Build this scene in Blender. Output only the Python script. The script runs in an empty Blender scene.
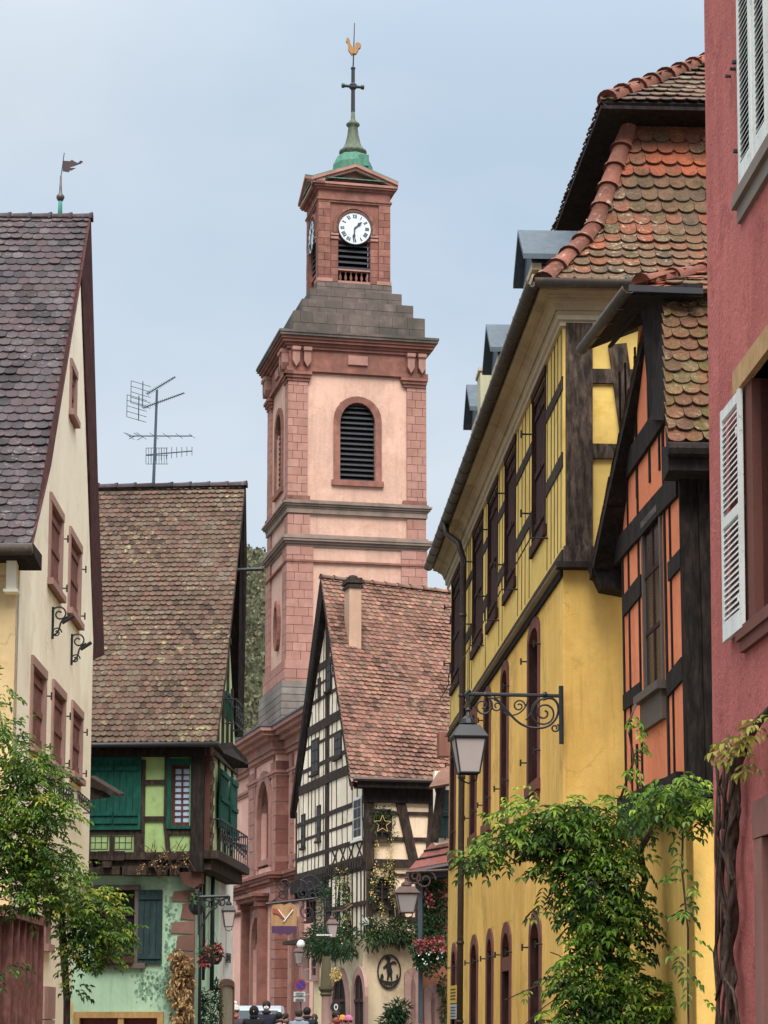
import bpy, math, random
from mathutils import Vector, Matrix, noise
random.seed(7)
R = math.radians
C = bpy.context.scene.collection
FPX, PYC, TAN = 2277.0, 665.0, 0.155
TH = math.atan(TAN)
CAM = Vector((0, 0, 1.6))
_c, _s = math.cos(TH), math.sin(TH)

def ray(px, py):
    u = (px - 384) / FPX; v = -(py - PYC) / FPX
    return Vector((u, _c - v * _s, _s + v * _c))

def at(px, py, Y):
    d = ray(px, py)
    return CAM + d * (Y / d.y)

def hexl(h):
    h = h.lstrip('#')
    o = []
    for i in (0, 2, 4):
        c = int(h[i:i + 2], 16) / 255
        o.append(c / 12.92 if c <= 0.04045 else ((c + 0.055) / 1.055) ** 2.4)
    return o

# ------------------------------------------------------------ mesh builder
class MB:
    def __init__(self):
        self.v = []; self.f = []; self.r = []; self.cur = 0.5; self.cuts = []
    def cut(self):
        """start the next separate piece"""
        self.cuts.append((len(self.v), len(self.f)))
    def add(self, vs, fs, r=None):
        b = len(self.v)
        self.v += [tuple(x) for x in vs]
        for f in fs:
            self.f.append([b + i for i in f]); self.r.append(self.cur if r is None else r)
    def prism(self, pts, off, r=None):
        """closed outline pts (Vectors), extruded by vector off"""
        n = len(pts)
        a = [Vector(p) for p in pts]; bb = [p + off for p in a]
        nrm = Vector()
        for i in range(n):
            nrm += a[i].cross(a[(i + 1) % n])
        fs = [list(range(n)), [n + i for i in range(n)][::-1]]
        for i in range(n):
            j = (i + 1) % n
            fs.append([j, i, n + i, n + j])
        if nrm.dot(off) > 0:
            fs = [f[::-1] for f in fs]
        self.add(a + bb, fs, r)
    def tube(self, path, rad, n=6, r=None, caps=True):
        path = [Vector(p) for p in path]
        if not hasattr(rad, '__len__'): rad = [rad] * len(path)
        vs = []; fs = []; ref = None
        for i, p in enumerate(path):
            t = (path[min(i + 1, len(path) - 1)] - path[max(i - 1, 0)])
            if t.length < 1e-9: t = Vector((0, 0, 1))
            t.normalize()
            if ref is None:
                ref = Vector((0, 0, 1)) if abs(t.z) < .9 else Vector((1, 0, 0))
            a = t.cross(ref).normalized(); b = a.cross(t).normalized(); ref = b
            for k in range(n):
                an = 2 * math.pi * k / n
                vs.append(p + (a * math.cos(an) + b * math.sin(an)) * rad[i])
        for i in range(len(path) - 1):
            for k in range(n):
                k2 = (k + 1) % n
                fs.append([i * n + k, i * n + k2, (i + 1) * n + k2, (i + 1) * n + k])
        if caps:
            fs.append(list(range(n))[::-1]); fs.append([(len(path) - 1) * n + k for k in range(n)])
        self.add(vs, fs, r)
    def lathe(self, c, prof, n=12, r=None, phase=0.0, axis=None):
        """prof: list of (radius, height) above c"""
        c = Vector(c); vs = []; fs = []
        for (ra, h) in prof:
            for k in range(n):
                an = 2 * math.pi * k / n + phase
                vs.append(c + Vector((ra * math.cos(an), ra * math.sin(an), h)))
        for i in range(len(prof) - 1):
            for k in range(n):
                k2 = (k + 1) % n
                fs.append([i * n + k, i * n + k2, (i + 1) * n + k2, (i + 1) * n + k])
        fs.append(list(range(n))[::-1]); fs.append([(len(prof) - 1) * n + k for k in range(n)])
        self.add(vs, fs, r)
    def box(self, c, sx, sy, sz, rz=0.0, r=None):
        m = Matrix.Rotation(rz, 3, 'Z'); c = Vector(c)
        ps = [c + m @ Vector((a * sx / 2, b * sy / 2, -sz / 2)) for a, b in ((-1, -1), (1, -1), (1, 1), (-1, 1))]
        self.prism(ps, Vector((0, 0, sz)), r)
    def quad(self, a, b, c, d, r=None):
        self.add([a, b, c, d], [[0, 1, 2, 3]], r)
    def build(self, name, mat, parent=None, smooth=False, off=None):
        if self.cuts:
            ed = [(0, 0)] + self.cuts + [(len(self.v), len(self.f))]; last = None
            for (v0, f0), (v1, f1) in zip(ed, ed[1:]):
                if f1 == f0: continue
                q = MB(); q.v = self.v[v0:v1]; q.f = [[i - v0 for i in f] for f in self.f[f0:f1]]; q.r = self.r[f0:f1]
                ob = q.build(name, mat, parent, smooth, off); last = last or ob
            return last
        o = bpy.data.objects.new(name, None)
        off = OFF.get(parent.name, Vector()) if parent else (off or Vector())
        bpy.data.objects.remove(o)
        me = bpy.data.meshes.new(name)
        me.from_pydata([(x - off.x, y - off.y, z - off.z) for x, y, z in self.v], [], self.f)
        at_ = me.attributes.new('rnd', 'FLOAT', 'FACE')
        at_.data.foreach_set('value', self.r)
        if smooth:
            me.polygons.foreach_set('use_smooth', [True] * len(me.polygons))
        me.update()
        me.materials.append(mat)
        ob = bpy.data.objects.new(name, me)
        C.objects.link(ob)
        if parent: ob.parent = parent
        OFF[ob.name] = off.copy()
        return ob

OFF = {}

def thing(name, label, cat, loc=(0, 0, 0), group=None):
    o = bpy.data.objects.new(name, None); C.objects.link(o)
    o.location = loc; o['label'] = label; o['category'] = cat
    o.empty_display_size = .3
    if group: o['group'] = group
    OFF[o.name] = Vector(loc)
    return o

def tag(o, label=None, cat=None, group=None, kind=None):
    if label: o['label'] = label
    if cat: o['category'] = cat
    if group: o['group'] = group
    if kind: o['kind'] = kind
    return o

def rr(a, b): return random.uniform(a, b)

# ------------------------------------------------------------ vertical wall frame
class Wall:
    def __init__(self, P, e, toward=(0, 0)):
        self.O = Vector((P[0], P[1], 0)); self.e = Vector((e[0], e[1], 0)).normalized()
        n = Vector((self.e.y, -self.e.x, 0))
        if n.dot(Vector((toward[0], toward[1], 0)) - self.O) < 0: n = -n
        self.n = n
    @staticmethod
    def vp(px, py, Y, vpx, toward=(0, 0)):
        p = at(px, py, Y); d = ray(vpx, 1018)
        return Wall((p.x, p.y), (d.x, d.y), toward)
    def perp(self, s=0.0, o=0.0, sign=1, toward=(0, 0)):
        p = self.P(s, 0, o)
        return Wall((p.x, p.y), (-self.n.x * sign, -self.n.y * sign), toward)
    def P(self, s, z, o=0.0):
        q = self.O + self.e * s + self.n * o
        return Vector((q.x, q.y, z))
    def hit(self, px, py, o=0.0):
        d = ray(px, py)
        t = ((self.O + self.n * o) - CAM).dot(self.n) / Vector((d.x, d.y, 0)).dot(self.n)
        p = CAM + d * t
        return ((p - self.O).dot(self.e), p.z)
    def rect(self, a, b, o=0.0):
        s0, z0 = self.hit(a[0], a[1], o); s1, z1 = self.hit(b[0], b[1], o)
        return (min(s0, s1), max(s0, s1), min(z0, z1), max(z0, z1))
    def poly(self, pts, o=0.0):
        return [self.hit(x, y, o) for x, y in pts]
    def prism(self, m, pts, o0, o1, r=None):
        m.prism([self.P(s, z, o0) for s, z in pts], self.n * (o1 - o0), r)
    def box(self, m, s0, s1, z0, z1, o0, o1, r=None):
        self.prism(m, [(s0, z0), (s1, z0), (s1, z1), (s0, z1)], o0, o1, r)
    def beam(self, m, a, b, w, o0, o1, r=None, jit=0.0):
        a = Vector(a); b = Vector(b); d = (b - a)
        L = d.length; d = d / L; p = Vector((-d.y, d.x)) * w / 2
        n = max(1, int(L / .6)) if jit else 1
        up = []; lo = []
        for i in range(n + 1):
            c = a + d * L * i / n
            up.append(c + p * (1 + rr(-jit, jit))); lo.append(c - p * (1 + rr(-jit, jit)))
        self.prism(m, [tuple(q) for q in up + lo[::-1]], o0, o1, r)

class LeanWall(Wall):
    lean = .013; zref = 4.5; both = False
    def _d(self, z):
        d = z - self.zref
        return d * self.lean if (d > 0 or self.both) else 0.0
    def P(self, s, z, o=0.0):
        q = Wall.P(self, s, z, o); q.x += self._d(z); return q
    def hit(self, px, py, o=0.0):
        s, z = Wall.hit(self, px, py, o)
        for _ in range(3):
            d = self._d(z)
            s, z = Wall.hit(self, px, py, o + d * self.n.x)
            s -= d * self.e.x
        return (s, z)

def archpts(s0, s1, z0, z1, rise, n=8, gothic=False):
    pts = [(s0, z0), (s0, z1 - rise)]
    c = (s0 + s1) / 2; w = (s1 - s0) / 2
    for i in range(1, n):
        t = math.pi * i / n
        if gothic:
            k = 1 - abs(math.cos(t))
            pts.append((c - w * math.cos(t), z1 - rise + rise * (k ** .75)))
        else:
            pts.append((c - w * math.cos(t), z1 - rise + rise * math.sin(t)))
    pts += [(s1, z1 - rise), (s1, z0)]
    return pts

def archring(m, W, s0, s1, z0, z1, rise, th, o0, o1, sill=0.0, n=8, gothic=False, blocks=False):
    a = archpts(s0, s1, z0, z1, rise, n, gothic)
    b = archpts(s0 + th, s1 - th, z0, z1 - th, max(rise - th * .3, .01) if rise > .02 else rise, n, gothic)
    for i in range(len(a) - 1):
        r = rr(0, 1) if blocks else None
        W.prism(m, [a[i], a[i + 1], b[i + 1], b[i]], o0, o1, r)
    if sill: W.box(m, s0 - .05, s1 + .05, z0 - sill, z0, o0, o1 + .05)

def wallholes(m, W, top, z0, holes, o0, o1):
    """wall whose top edge is the polyline `top` [(s,z)...], holes [(s0,s1,za,zb)]"""
    S = sorted(set([round(p[0], 4) for p in top] + [round(h[k], 4) for h in holes for k in (0, 1)]))
    smin, smax = top[0][0], top[-1][0]
    S = [s for s in S if smin - 1e-3 <= s <= smax + 1e-3]
    def T(s):
        for (a, za), (b, zb) in zip(top, top[1:]):
            if a - 1e-3 <= s <= b + 1e-3:
                return za + (zb - za) * (0 if b == a else (s - a) / (b - a))
        return top[-1][1]
    for a, b in zip(S, S[1:]):
        if b - a < 2e-3: continue
        mid = (a + b) / 2; zc = z0
        for h in sorted([h for h in holes if h[0] < mid < h[1]], key=lambda h: h[2]):
            if h[2] > zc: W.prism(m, [(a, zc), (b, zc), (b, h[2]), (a, h[2])], o0, o1)
            zc = h[3]
        W.prism(m, [(a, zc), (b, zc), (b, T(b)), (a, T(a))], o0, o1)

def blocks(m, W, s0, s1, z0, z1, o0, o1, ch=.4, bl=.8, gap=.02, toothed=0.0):
    n = max(1, round((z1 - z0) / ch)); h = (z1 - z0) / n
    for i in range(n):
        a = s0; k = 0
        ext = toothed if i % 2 else 0
        e1 = s1 + ext
        first = bl * (.5 if i % 2 else 1) * rr(.8, 1.15)
        while a < e1 - .01:
            L = (first if k == 0 else bl * rr(.75, 1.2)); b = min(e1, a + L)
            if e1 - b < bl * .3: b = e1
            W.box(m, a, b - (gap if b < e1 else 0), z0 + i * h, z0 + (i + 1) * h - gap, o0, o1 + rr(-.004, .004), rr(0, 1))
            a = b; k += 1

# ------------------------------------------------------------ roof tiles
def lerp(a, b, t): return a + (b - a) * t
def pline(pts):
    pts = [Vector(p) for p in pts]
    L = [0]
    for a, b in zip(pts, pts[1:]): L.append(L[-1] + (b - a).length)
    def f(t):
        d = max(-0.2, min(1.2, t)) * L[-1]
        for i in range(len(pts) - 1):
            if d <= L[i + 1] or i == len(pts) - 2:
                return lerp(pts[i], pts[i + 1], (d - L[i]) / max(1e-9, L[i + 1] - L[i]))
    return f

def tiles(m, Lf, Rf, rows, wid, thick=.018, lift=.03, round_=.45, jit=.008, flip=False, rfun=None):
    """v=0 ridge .. v=1 eave; Lf, Rf give the edges"""
    for i in range(rows):
        v1 = (i + 1) / rows; v0 = i / rows; dv = 1 / rows
        a1, b1 = Lf(v1), Rf(v1); a0, b0 = Lf(v0 - dv * .5), Rf(v0 - dv * .5)
        W_ = (b1 - a1).length
        if W_ < wid * .4: continue
        u = (b1 - a1).normalized(); dn = (a1 - a0)
        if dn.dot(dn) < 1e-9: continue
        dd = ((a1 + b1) / 2 - (a0 + b0) / 2)
        nrm = u.cross(dd).normalized()
        if nrm.z < 0: nrm = -nrm
        dperp = (dd - u * dd.dot(u))
        x = -wid * (.5 if i % 2 else 0) * 1.0 - wid * .02
        while x < W_:
            x0 = max(0, x); x1 = min(W_, x + wid)
            if x1 - x0 > wid * .18:
                g = wid * .015
                j = rr(-jit, jit); li = lift * rr(.75, 1.35) + abs(noise.noise(a1 * .5 + u * x * .5)) * .05 + (.012 if random.random() < .04 else 0); tilt = rr(-.006, .006)
                base = a1 + u * 0
                pts = []
                for k in range(7):
                    t = k / 6
                    xx = x + g + (wid - 2 * g) * t
                    xx_c = min(max(xx, x0), x1)
                    sag = round_ * wid * (1 - math.sqrt(max(0, 1 - (2 * t - 1) ** 2 * .92))) if round_ > 0 else 0
                    pts.append(base + u * xx_c - dperp.normalized() * (sag * .9 + j) + nrm * (li + tilt * (t - .5)))
                Wt = (b0 - a0).length
                tl = base + u * x0 - dperp * 1.0 + nrm * (-.004); tr = base + u * x1 - dperp * 1.0 + nrm * (-.004)
                r = rr(0, 1) if rfun is None else rfun((x0 + x1) / 2 / W_, v1)
                vs = [tl, tr] + pts[::-1] + [p - nrm * thick for p in pts[::-1]]
                fs = [list(range(9))] + [[2 + q, 9 + q, 10 + q, 3 + q] for q in range(6)]
                # underside skirt
                nn = (vs[1] - vs[0]).cross(vs[4] - vs[0])
                if nn.dot(nrm) < 0: fs = [f[::-1] for f in fs]
                m.add(vs, fs, r)
            x += wid

def deck(m, Lf, Rf, n, thick=.08, inset=0.0):
    """solid boarding beneath the tiles"""
    for i in range(n):
        a, b = Lf(i / n), Rf(i / n); c, d = Rf((i + 1) / n), Lf((i + 1) / n)
        nrm = (b - a).cross(d - a)
        if nrm.length < 1e-6: nrm = (c - a).cross(d - a)
        nrm.normalize()
        if nrm.z < 0: nrm = -nrm
        off = nrm * (-.012)
        m.prism([a + off, b + off, c + off, d + off], nrm * -thick)

def ridge(m, pts, rad=.11, seg=.38, up=Vector((0, 0, 1)), r=None, arc=200, wide=1.0):
    """half-round tapered hollow ridge tiles from pts[0] to pts[-1]"""
    f = pline(pts); L = sum((Vector(b) - Vector(a)).length for a, b in zip(pts, pts[1:]))
    n = max(1, round(L / seg))
    for i in range(n):
        p0 = f(i / n); p1 = f((i + 1.12) / n)
        t = (p1 - p0).normalized(); sd = t.cross(up).normalized(); u2 = sd.cross(t).normalized()
        vs = []; K = 8
        rw = rr(0, 1) if r is None else r
        for (p, ra) in ((p0, rad * 1.16 * rr(.96, 1.05)), (lerp(p0, p1, .12), rad * 1.12), (lerp(p0, p1, .16), rad), (p1, rad * .86)):
            for k in range(K + 1):
                an = R(-arc / 2 + arc * k / K)
                vs.append(p + sd * math.sin(an) * ra * wide + u2 * (math.cos(an) * ra - rad * .35))
        fs = []
        for q in range(3):
            for k in range(K):
                b = q * (K + 1) + k
                fs.append([b, b + 1, b + K + 2, b + K + 1])
        fs.append(list(range(K + 1))); fs.append([3 * (K + 1) + k for k in range(K + 1)][::-1])
        m.add(vs, fs, rw)

# ------------------------------------------------------------ ironwork curves
def spiral(c, ax, ay, r0, r1, a0, turns, n=18):
    """points of a spiral in the plane (ax, ay)"""
    out = []
    for i in range(n + 1):
        t = i / n; a = a0 + turns * 2 * math.pi * t; r = r0 + (r1 - r0) * t
        out.append(c + ax * (math.cos(a) * r) + ay * (math.sin(a) * r))
    return out

def bez(p0, p1, p2, p3, n=12):
    o = []
    for i in range(n + 1):
        t = i / n; u = 1 - t
        o.append(p0 * u ** 3 + p1 * 3 * u * u * t + p2 * 3 * u * t * t + p3 * t ** 3)
    return o

# ------------------------------------------------------------ leaves
def leaflet(m, b, d, up, L, w, r):
    d = d.normalized(); s = d.cross(up)
    if s.length < 1e-4: s = d.cross(Vector((1, 0, 0)))
    s.normalize(); n = s.cross(d).normalized()
    f = n * (w * .28)
    droop = -n * L * .12
    t = b + d * L + droop * 1.6
    l1 = b + d * L * .3 + s * w * .5 + f; l2 = b + d * L * .68 + s * w * .4 + f + droop * .7
    r1 = b + d * L * .3 - s * w * .5 + f; r2 = b + d * L * .68 - s * w * .4 + f + droop * .7
    m.add([b, l1, l2, t, r2, r1], [[0, 1, 2, 3], [0, 3, 4, 5]], r)

def compound(m, p, d, L, n, ll, lw, r=None, stem=None):
    d = d.normalized(); p = p.copy(); seg = L / n
    up = Vector((0, 0, 1)); r = rr(0, 1) if r is None else r
    roll = rr(-.5, .5)
    for i in range(n):
        p0 = p.copy(); p = p + d * seg
        d = (d + Vector((0, 0, -.16))).normalized()
        s = d.cross(up)
        if s.length < .05: s = Vector((1, 0, 0))
        s.normalize(); s = (s + up * roll * .4).normalized()
        sc = 1 - .35 * abs(i / n - .45)
        for sg in (-1, 1):
            leaflet(m, p, (s * sg + d * .55 + Vector((rr(-.2, .2), rr(-.2, .2), rr(-.35, .05)))), up + Vector((rr(-.3, .3), rr(-.3, .3), 0)), ll * sc * rr(.8, 1.1), lw * sc, min(1, max(0, r + rr(-.12, .12))))
    leaflet(m, p, d, up, ll, lw, r)

# ------------------------------------------------------------ materials
def nodes(mat):
    mat.use_nodes = True; nt = mat.node_tree; nt.nodes.clear(); return nt
class NT:
    def __init__(s, name):
        s.mat = bpy.data.materials.new(name); s.t = nodes(s.mat); s.L = s.t.links.new
        s.out = s.n('ShaderNodeOutputMaterial'); s.b = s.n('ShaderNodeBsdfPrincipled')
        s.L(s.b.outputs[0], s.out.inputs['Surface'])
        s.tc = s.n('ShaderNodeTexCoord')
    def n(s, k, **kw):
        x = s.t.nodes.new(k)
        for a, b in kw.items(): setattr(x, a, b)
        return x
    def noise(s, scale, detail=4, rough=.55, stretch=None, dist=0.0):
        x = s.n('ShaderNodeTexNoise'); x.inputs['Scale'].default_value = scale
        x.inputs['Detail'].default_value = detail; x.inputs['Roughness'].default_value = rough
        x.inputs['Distortion'].default_value = dist
        if stretch:
            mp = s.n('ShaderNodeMapping'); mp.inputs['Scale'].default_value = stretch
            s.L(s.tc.outputs['Object'], mp.inputs[0]); s.L(mp.outputs[0], x.inputs['Vector'])
        else: s.L(s.tc.outputs['Object'], x.inputs['Vector'])
        return x.outputs['Fac']
    def ramp(s, src, stops, interp='LINEAR'):
        x = s.n('ShaderNodeValToRGB'); cr = x.color_ramp; cr.interpolation = interp
        while len(cr.elements) < len(stops): cr.elements.new(.5)
        for e, (p, c) in zip(cr.elements, stops):
            e.position = p; e.color = (c[0], c[1], c[2], 1) if hasattr(c, '__len__') else (c, c, c, 1)
        s.L(src, x.inputs[0]); return x.outputs[0]
    def mix(s, fac, a, b, blend='MIX'):
        x = s.n('ShaderNodeMix', data_type='RGBA', blend_type=blend)
        for v, i in ((fac, 0), (a, 6), (b, 7)):
            if isinstance(v, (int, float)): x.inputs[i].default_value = v
            elif isinstance(v, (list, tuple)): x.inputs[i].default_value = (v[0], v[1], v[2], 1)
            else: s.L(v, x.inputs[i])
        return x.outputs[2]
    def math(s, op, a, b=0.0):
        x = s.n('ShaderNodeMath', operation=op)
        for v, i in ((a, 0), (b, 1)):
            if isinstance(v, (int, float)): x.inputs[i].default_value = v
            else: s.L(v, x.inputs[i])
        return x.outputs[0]
    def attr(s, name='rnd'):
        x = s.n('ShaderNodeAttribute', attribute_name=name); return x.outputs['Fac']
    def bump(s, h, strength=.3, dist=.02):
        x = s.n('ShaderNodeBump'); x.inputs['Strength'].default_value = strength
        x.inputs['Distance'].default_value = dist
        s.L(h, x.inputs['Height']); s.L(x.outputs[0], s.b.inputs['Normal'])
    def fin(s, col, rough=.85, metal=0.0, spec=.3):
        if isinstance(col, (list, tuple)): s.b.inputs['Base Color'].default_value = (col[0], col[1], col[2], 1)
        else: s.L(col, s.b.inputs['Base Color'])
        s.b.inputs['Roughness'].default_value = rough; s.b.inputs['Metallic'].default_value = metal
        s.b.inputs['Specular IOR Level'].default_value = spec
        return s.mat

def mul(c, k): return [x * k for x in c]

def plaster(name, h, h2=None, bump=.25, dist=.01, bscale=60, streak=.5, dirt=None, dirt_amt=.5, dirt_scale=1.2, mott=.34):
    s = NT(name); c = hexl(h); c2 = hexl(h2) if h2 else mul(c, .82)
    n1 = s.noise(.9, 6, .65)
    col = s.mix(s.ramp(n1, [(.35, 0), (.68, 1)]), c, c2)
    n2 = s.noise(1.0, 5, .6, (5, 5, .35))
    col = s.mix(s.math('MULTIPLY', s.ramp(n2, [(.45, 0), (.75, 1)]), streak), col, s.mix(.5, mul(c2, .75), mul(c2, .9)))
    n4 = s.noise(7, 6, .72)
    col = s.mix(s.math('MULTIPLY', s.ramp(n4, [(.42, 0), (.66, 1)]), mott), col, mul(c, .68))
    n5 = s.noise(.45, 5, .6, (1, 1, .6), .8)
    col = s.mix(s.math('MULTIPLY', s.ramp(n5, [(.5, 0), (.6, 1)]), .42), col, [min(1, x * 1.18) for x in c])
    n6 = s.noise(2.2, 7, .75, (3, 3, .22), .3)
    col = s.mix(s.math('MULTIPLY', s.ramp(n6, [(.56, 0), (.7, 1)]), streak * .8), col, mul(c2, .55))
    if dirt:
        n3 = s.noise(dirt_scale, 8, .72, None, .4)
        col = s.mix(s.math('MULTIPLY', s.ramp(n3, [(.55, 0), (.63, 1)]), dirt_amt), col, hexl(dirt))
    vo = s.n('ShaderNodeTexVoronoi', feature='DISTANCE_TO_EDGE'); vo.inputs['Scale'].default_value = .55
    wob = s.n('ShaderNodeVectorMath', operation='ADD'); nn_ = s.n('ShaderNodeTexNoise'); nn_.inputs['Scale'].default_value = 2.5; nn_.inputs['Detail'].default_value = 6
    s.L(s.tc.outputs['Object'], nn_.inputs['Vector']); s.L(s.tc.outputs['Object'], wob.inputs[0]); s.L(nn_.outputs['Color'], wob.inputs[1]); s.L(wob.outputs[0], vo.inputs['Vector'])
    cm = s.math('MULTIPLY', s.ramp(vo.outputs['Distance'], [(.0, 1), (.006, 0)]), s.ramp(s.noise(.7, 3), [(.48, 0), (.58, 1)]))
    col = s.mix(s.math('MULTIPLY', cm, .55), col, mul(c, .4))
    nb = s.noise(bscale, 6, .7); nc = s.noise(bscale * .12, 4, .6)
    s.bump(s.math('ADD', nb, s.math('MULTIPLY', nc, 1.5)), bump, dist)
    return s.fin(col, .92, 0, .15)

def timber(name, h, h2=None, bump=.5):
    s = NT(name); c = hexl(h); c2 = hexl(h2) if h2 else mul(c, 2.2)
    n = s.noise(14, 7, .7, (1, 1, .22)); n2 = s.noise(4, 5, .6)
    col = s.mix(s.ramp(n, [(.42, 0), (.72, 1)]), c, c2)
    col = s.mix(s.math('MULTIPLY', s.ramp(n2, [(.4, 0), (.7, 1)]), .6), col, mul(c, .6))
    s.bump(n, bump, .015)
    return s.fin(col, .9, 0, .15)

def stone(name, h, h2, var=.35, bump=.35, dirt=None, dirt_amt=.6, dirt_scale=.8):
    s = NT(name); c = hexl(h); c2 = hexl(h2)
    a = s.attr(); n = s.noise(2.2, 7, .68)
    col = s.mix(s.ramp(a, [(.15, 0), (.85, 1)]), c, c2)
    col = s.mix(s.math('MULTIPLY', s.ramp(n, [(.35, 0), (.7, 1)]), var * 1.6), col, mul(c, .62))
    n4 = s.noise(25, 5, .7)
    col = s.mix(s.math('MULTIPLY', n4, .25), col, mul(c2, .6))
    if dirt:
        n3 = s.noise(dirt_scale, 8, .7, (1, 1, .5), .3)
        col = s.mix(s.math('MULTIPLY', s.ramp(n3, [(.45, 0), (.62, 1)]), dirt_amt), col, hexl(dirt))
    s.bump(s.math('ADD', n, s.noise(40, 5, .7)), bump, .012)
    return s.fin(col, .93, 0, .12)

def tilemat(name, stops, lichen='a9a27c', lamt=.5, lscale=7, zone=None, zscale=.5, dark='2a2422', damt=.35):
    s = NT(name)
    a = s.attr()
    zn = s.noise(zscale, 4, .6)
    a2 = s.math('ADD', s.math('MULTIPLY', a, .75), s.math('MULTIPLY', s.math('SUBTRACT', zn, .5), 1.5))
    a2 = s.math('ADD', a2, .12)
    n = len(stops)
    col = s.ramp(a2, [((i + .5) / n, hexl(h)) for i, h in enumerate(stops)])
    f = s.noise(22, 6, .75)
    col = s.mix(s.math('MULTIPLY', s.ramp(f, [(.4, 0), (.75, 1)]), damt), col, hexl(dark))
    l = s.noise(lscale, 7, .75, None, .6); lz = s.noise(.7, 3, .5)
    lf = s.math('MULTIPLY', s.ramp(l, [(.55, 0), (.64, 1)]), s.ramp(lz, [(.38, 0), (.62, 1)]))
    col = s.mix(s.math('MULTIPLY', lf, lamt), col, hexl(lichen))
    m2 = s.noise(2.6, 6, .7); col = s.mix(s.math('MULTIPLY', s.ramp(m2, [(.5, 0), (.68, 1)]), damt), col, hexl(zone or '3d3a26'))
    s.bump(f, .45, .012)
    g_ = s.noise(55, 4, .8); col = s.mix(s.math('MULTIPLY', s.ramp(g_, [(.5, 0), (.62, 1)]), .4), col, hexl('201b18'))
    return s.fin(col, .9, 0, .12)

def leafmat(name, stops, rough=.55, trans=.25):
    s = NT(name); a = s.attr()
    n = len(stops)
    zn = s.noise(1.3, 3, .5)
    a2 = s.math('ADD', s.math('MULTIPLY', a, .7), s.math('MULTIPLY', s.math('SUBTRACT', zn, .35), .9))
    col = s.ramp(a2, [((i + .5) / n, hexl(h)) for i, h in enumerate(stops)])
    s.fin(col, rough, 0, .35)
    tr = s.n('ShaderNodeBsdfTranslucent'); s.L(col, tr.inputs[0])
    mx = s.n('ShaderNodeMixShader'); mx.inputs[0].default_value = trans
    s.L(s.b.outputs[0], mx.inputs[1]); s.L(tr.outputs[0], mx.inputs[2]); s.L(mx.outputs[0], s.out.inputs['Surface'])
    return s.mat

def paint(name, h, rough=.5, var=.25, bump=.15, wear=None, wamt=.4, metal=0.0, stretch=(3, 3, .5), spec=.35):
    s = NT(name); c = hexl(h)
    n = s.noise(3, 6, .65, stretch)
    col = s.mix(s.ramp(n, [(.35, 0), (.7, 1)]), c, mul(c, 1 - var))
    if wear:
        w = s.noise(9, 7, .75, None, .5)
        col = s.mix(s.math('MULTIPLY', s.ramp(w, [(.56, 0), (.64, 1)]), wamt), col, hexl(wear))
    s.bump(s.noise(30, 5, .7), bump, .006)
    return s.fin(col, rough, metal, spec)

def glass(name, h='0f1114', rough=.45):
    s = NT(name); n = s.noise(1.5, 3)
    col = s.mix(n, hexl(h), mul(hexl(h), 1.8))
    s.bump(s.noise(3, 2), .08, .02)
    return s.fin(col, rough, 0, .3)

M = {}
M['dark_timber'] = timber('dark_timber', '2c2522', '55483f')
M['black_timber'] = timber('black_timber', '1f1b1a', '3a3330')
M['brown_timber'] = timber('brown_timber', '4a2c28', '6b443c')
M['iron'] = paint('iron', '23252a', .5, .3, .1, spec=.4)
M['pipe'] = paint('dark_pipe', '3a2d2a', .5, .3, .1, wear='6a5a50', spec=.4)
M['gutter'] = paint('gutter_metal', '4a433d', .55, .35, .2, wear='6d6459', wamt=.5)
M['zinc'] = paint('zinc', '44525d', .6, .3, .1, wear='5f6f7a')
M['glass'] = glass('dark_glass', '0b0c0e', .5)
M['glass_sky'] = glass('sky_glass', '7c8ea0', .15)
M['white_paint'] = paint('white_paint', 'd8d8d2', .55, .15, .1, wear='b0aea4', wamt=.25)
M['lamp_glass'] = glass('frosted_glass', '8f8886', .4)
SKYK, EXPO, ZEN = 0.45, 1.45, 5.0
# =================================================================== CREAM HOUSE (left)
M['cream'] = plaster('cream_plaster', 'f3ecd9', 'ebe2cb', .2, .008, 45, .28, dirt='c9bd9f', dirt_amt=.35, dirt_scale=.5, mott=.12)
M['pink_stone'] = stone('pink_window_stone', 'b3938a', '9c7c74', .45)
M['maroon'] = timber('maroon_shutter_paint', '6b4640', '96706a', .3)
M['maroon_board'] = timber('maroon_verge_board', '3f2626', '5c3a38', .35)
M['violet_tiles'] = tilemat('violet_tiles', ['343134', '423e42', '504a4e', '4e4246', '454246', '5f585b'], 'a39c92', .4, 9, zone='4d3a36', damt=.35)
M['violet_tiles_light'] = M['violet_tiles']

WL = Wall.vp(91, 717, 40.3, 346)
RL = random.Random(3)
cream = thing('cream_house', 'tall cream rendered house with steep violet tiled roof and red brown shutters', 'house', tuple(WL.P(0, 0, 0)))
sN, _ = WL.hit(15, 640); sF, _ = WL.hit(92, 700)
apex = WL.hit(80, 272)
vlow = WL.hit(33, 560); flow = (sF, WL.hit(93, 640)[1])
wins = [WL.rect((70, 358), (75, 430)), WL.rect((49.5, 492), (60.5, 605)), WL.rect((69, 526), (79, 632)),
        WL.rect((31, 655), (43.5, 765)), WL.rect((52, 679), (63, 780)), WL.rect((71, 700), (80.5, 788)),
        WL.rect((58, 905), (62.5, 950)), ]
zarch = WL.hit(80, 876)[1]
m = MB(); top = sorted([(sN, vlow[1] + .1), (vlow[0] + .2, vlow[1] + .5), apex, flow])
topU = top
wallholes(m, WL, topU, zarch, wins[:6], -.35, 0)
m.build('wall', M['cream'], cream)
m = MB(); wallholes(m, WL, [(sN, zarch), (sF - .3, zarch)], 0, [wins[6]], -.6, -.22); m.build('lower_wall', M['cream'], cream)
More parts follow.
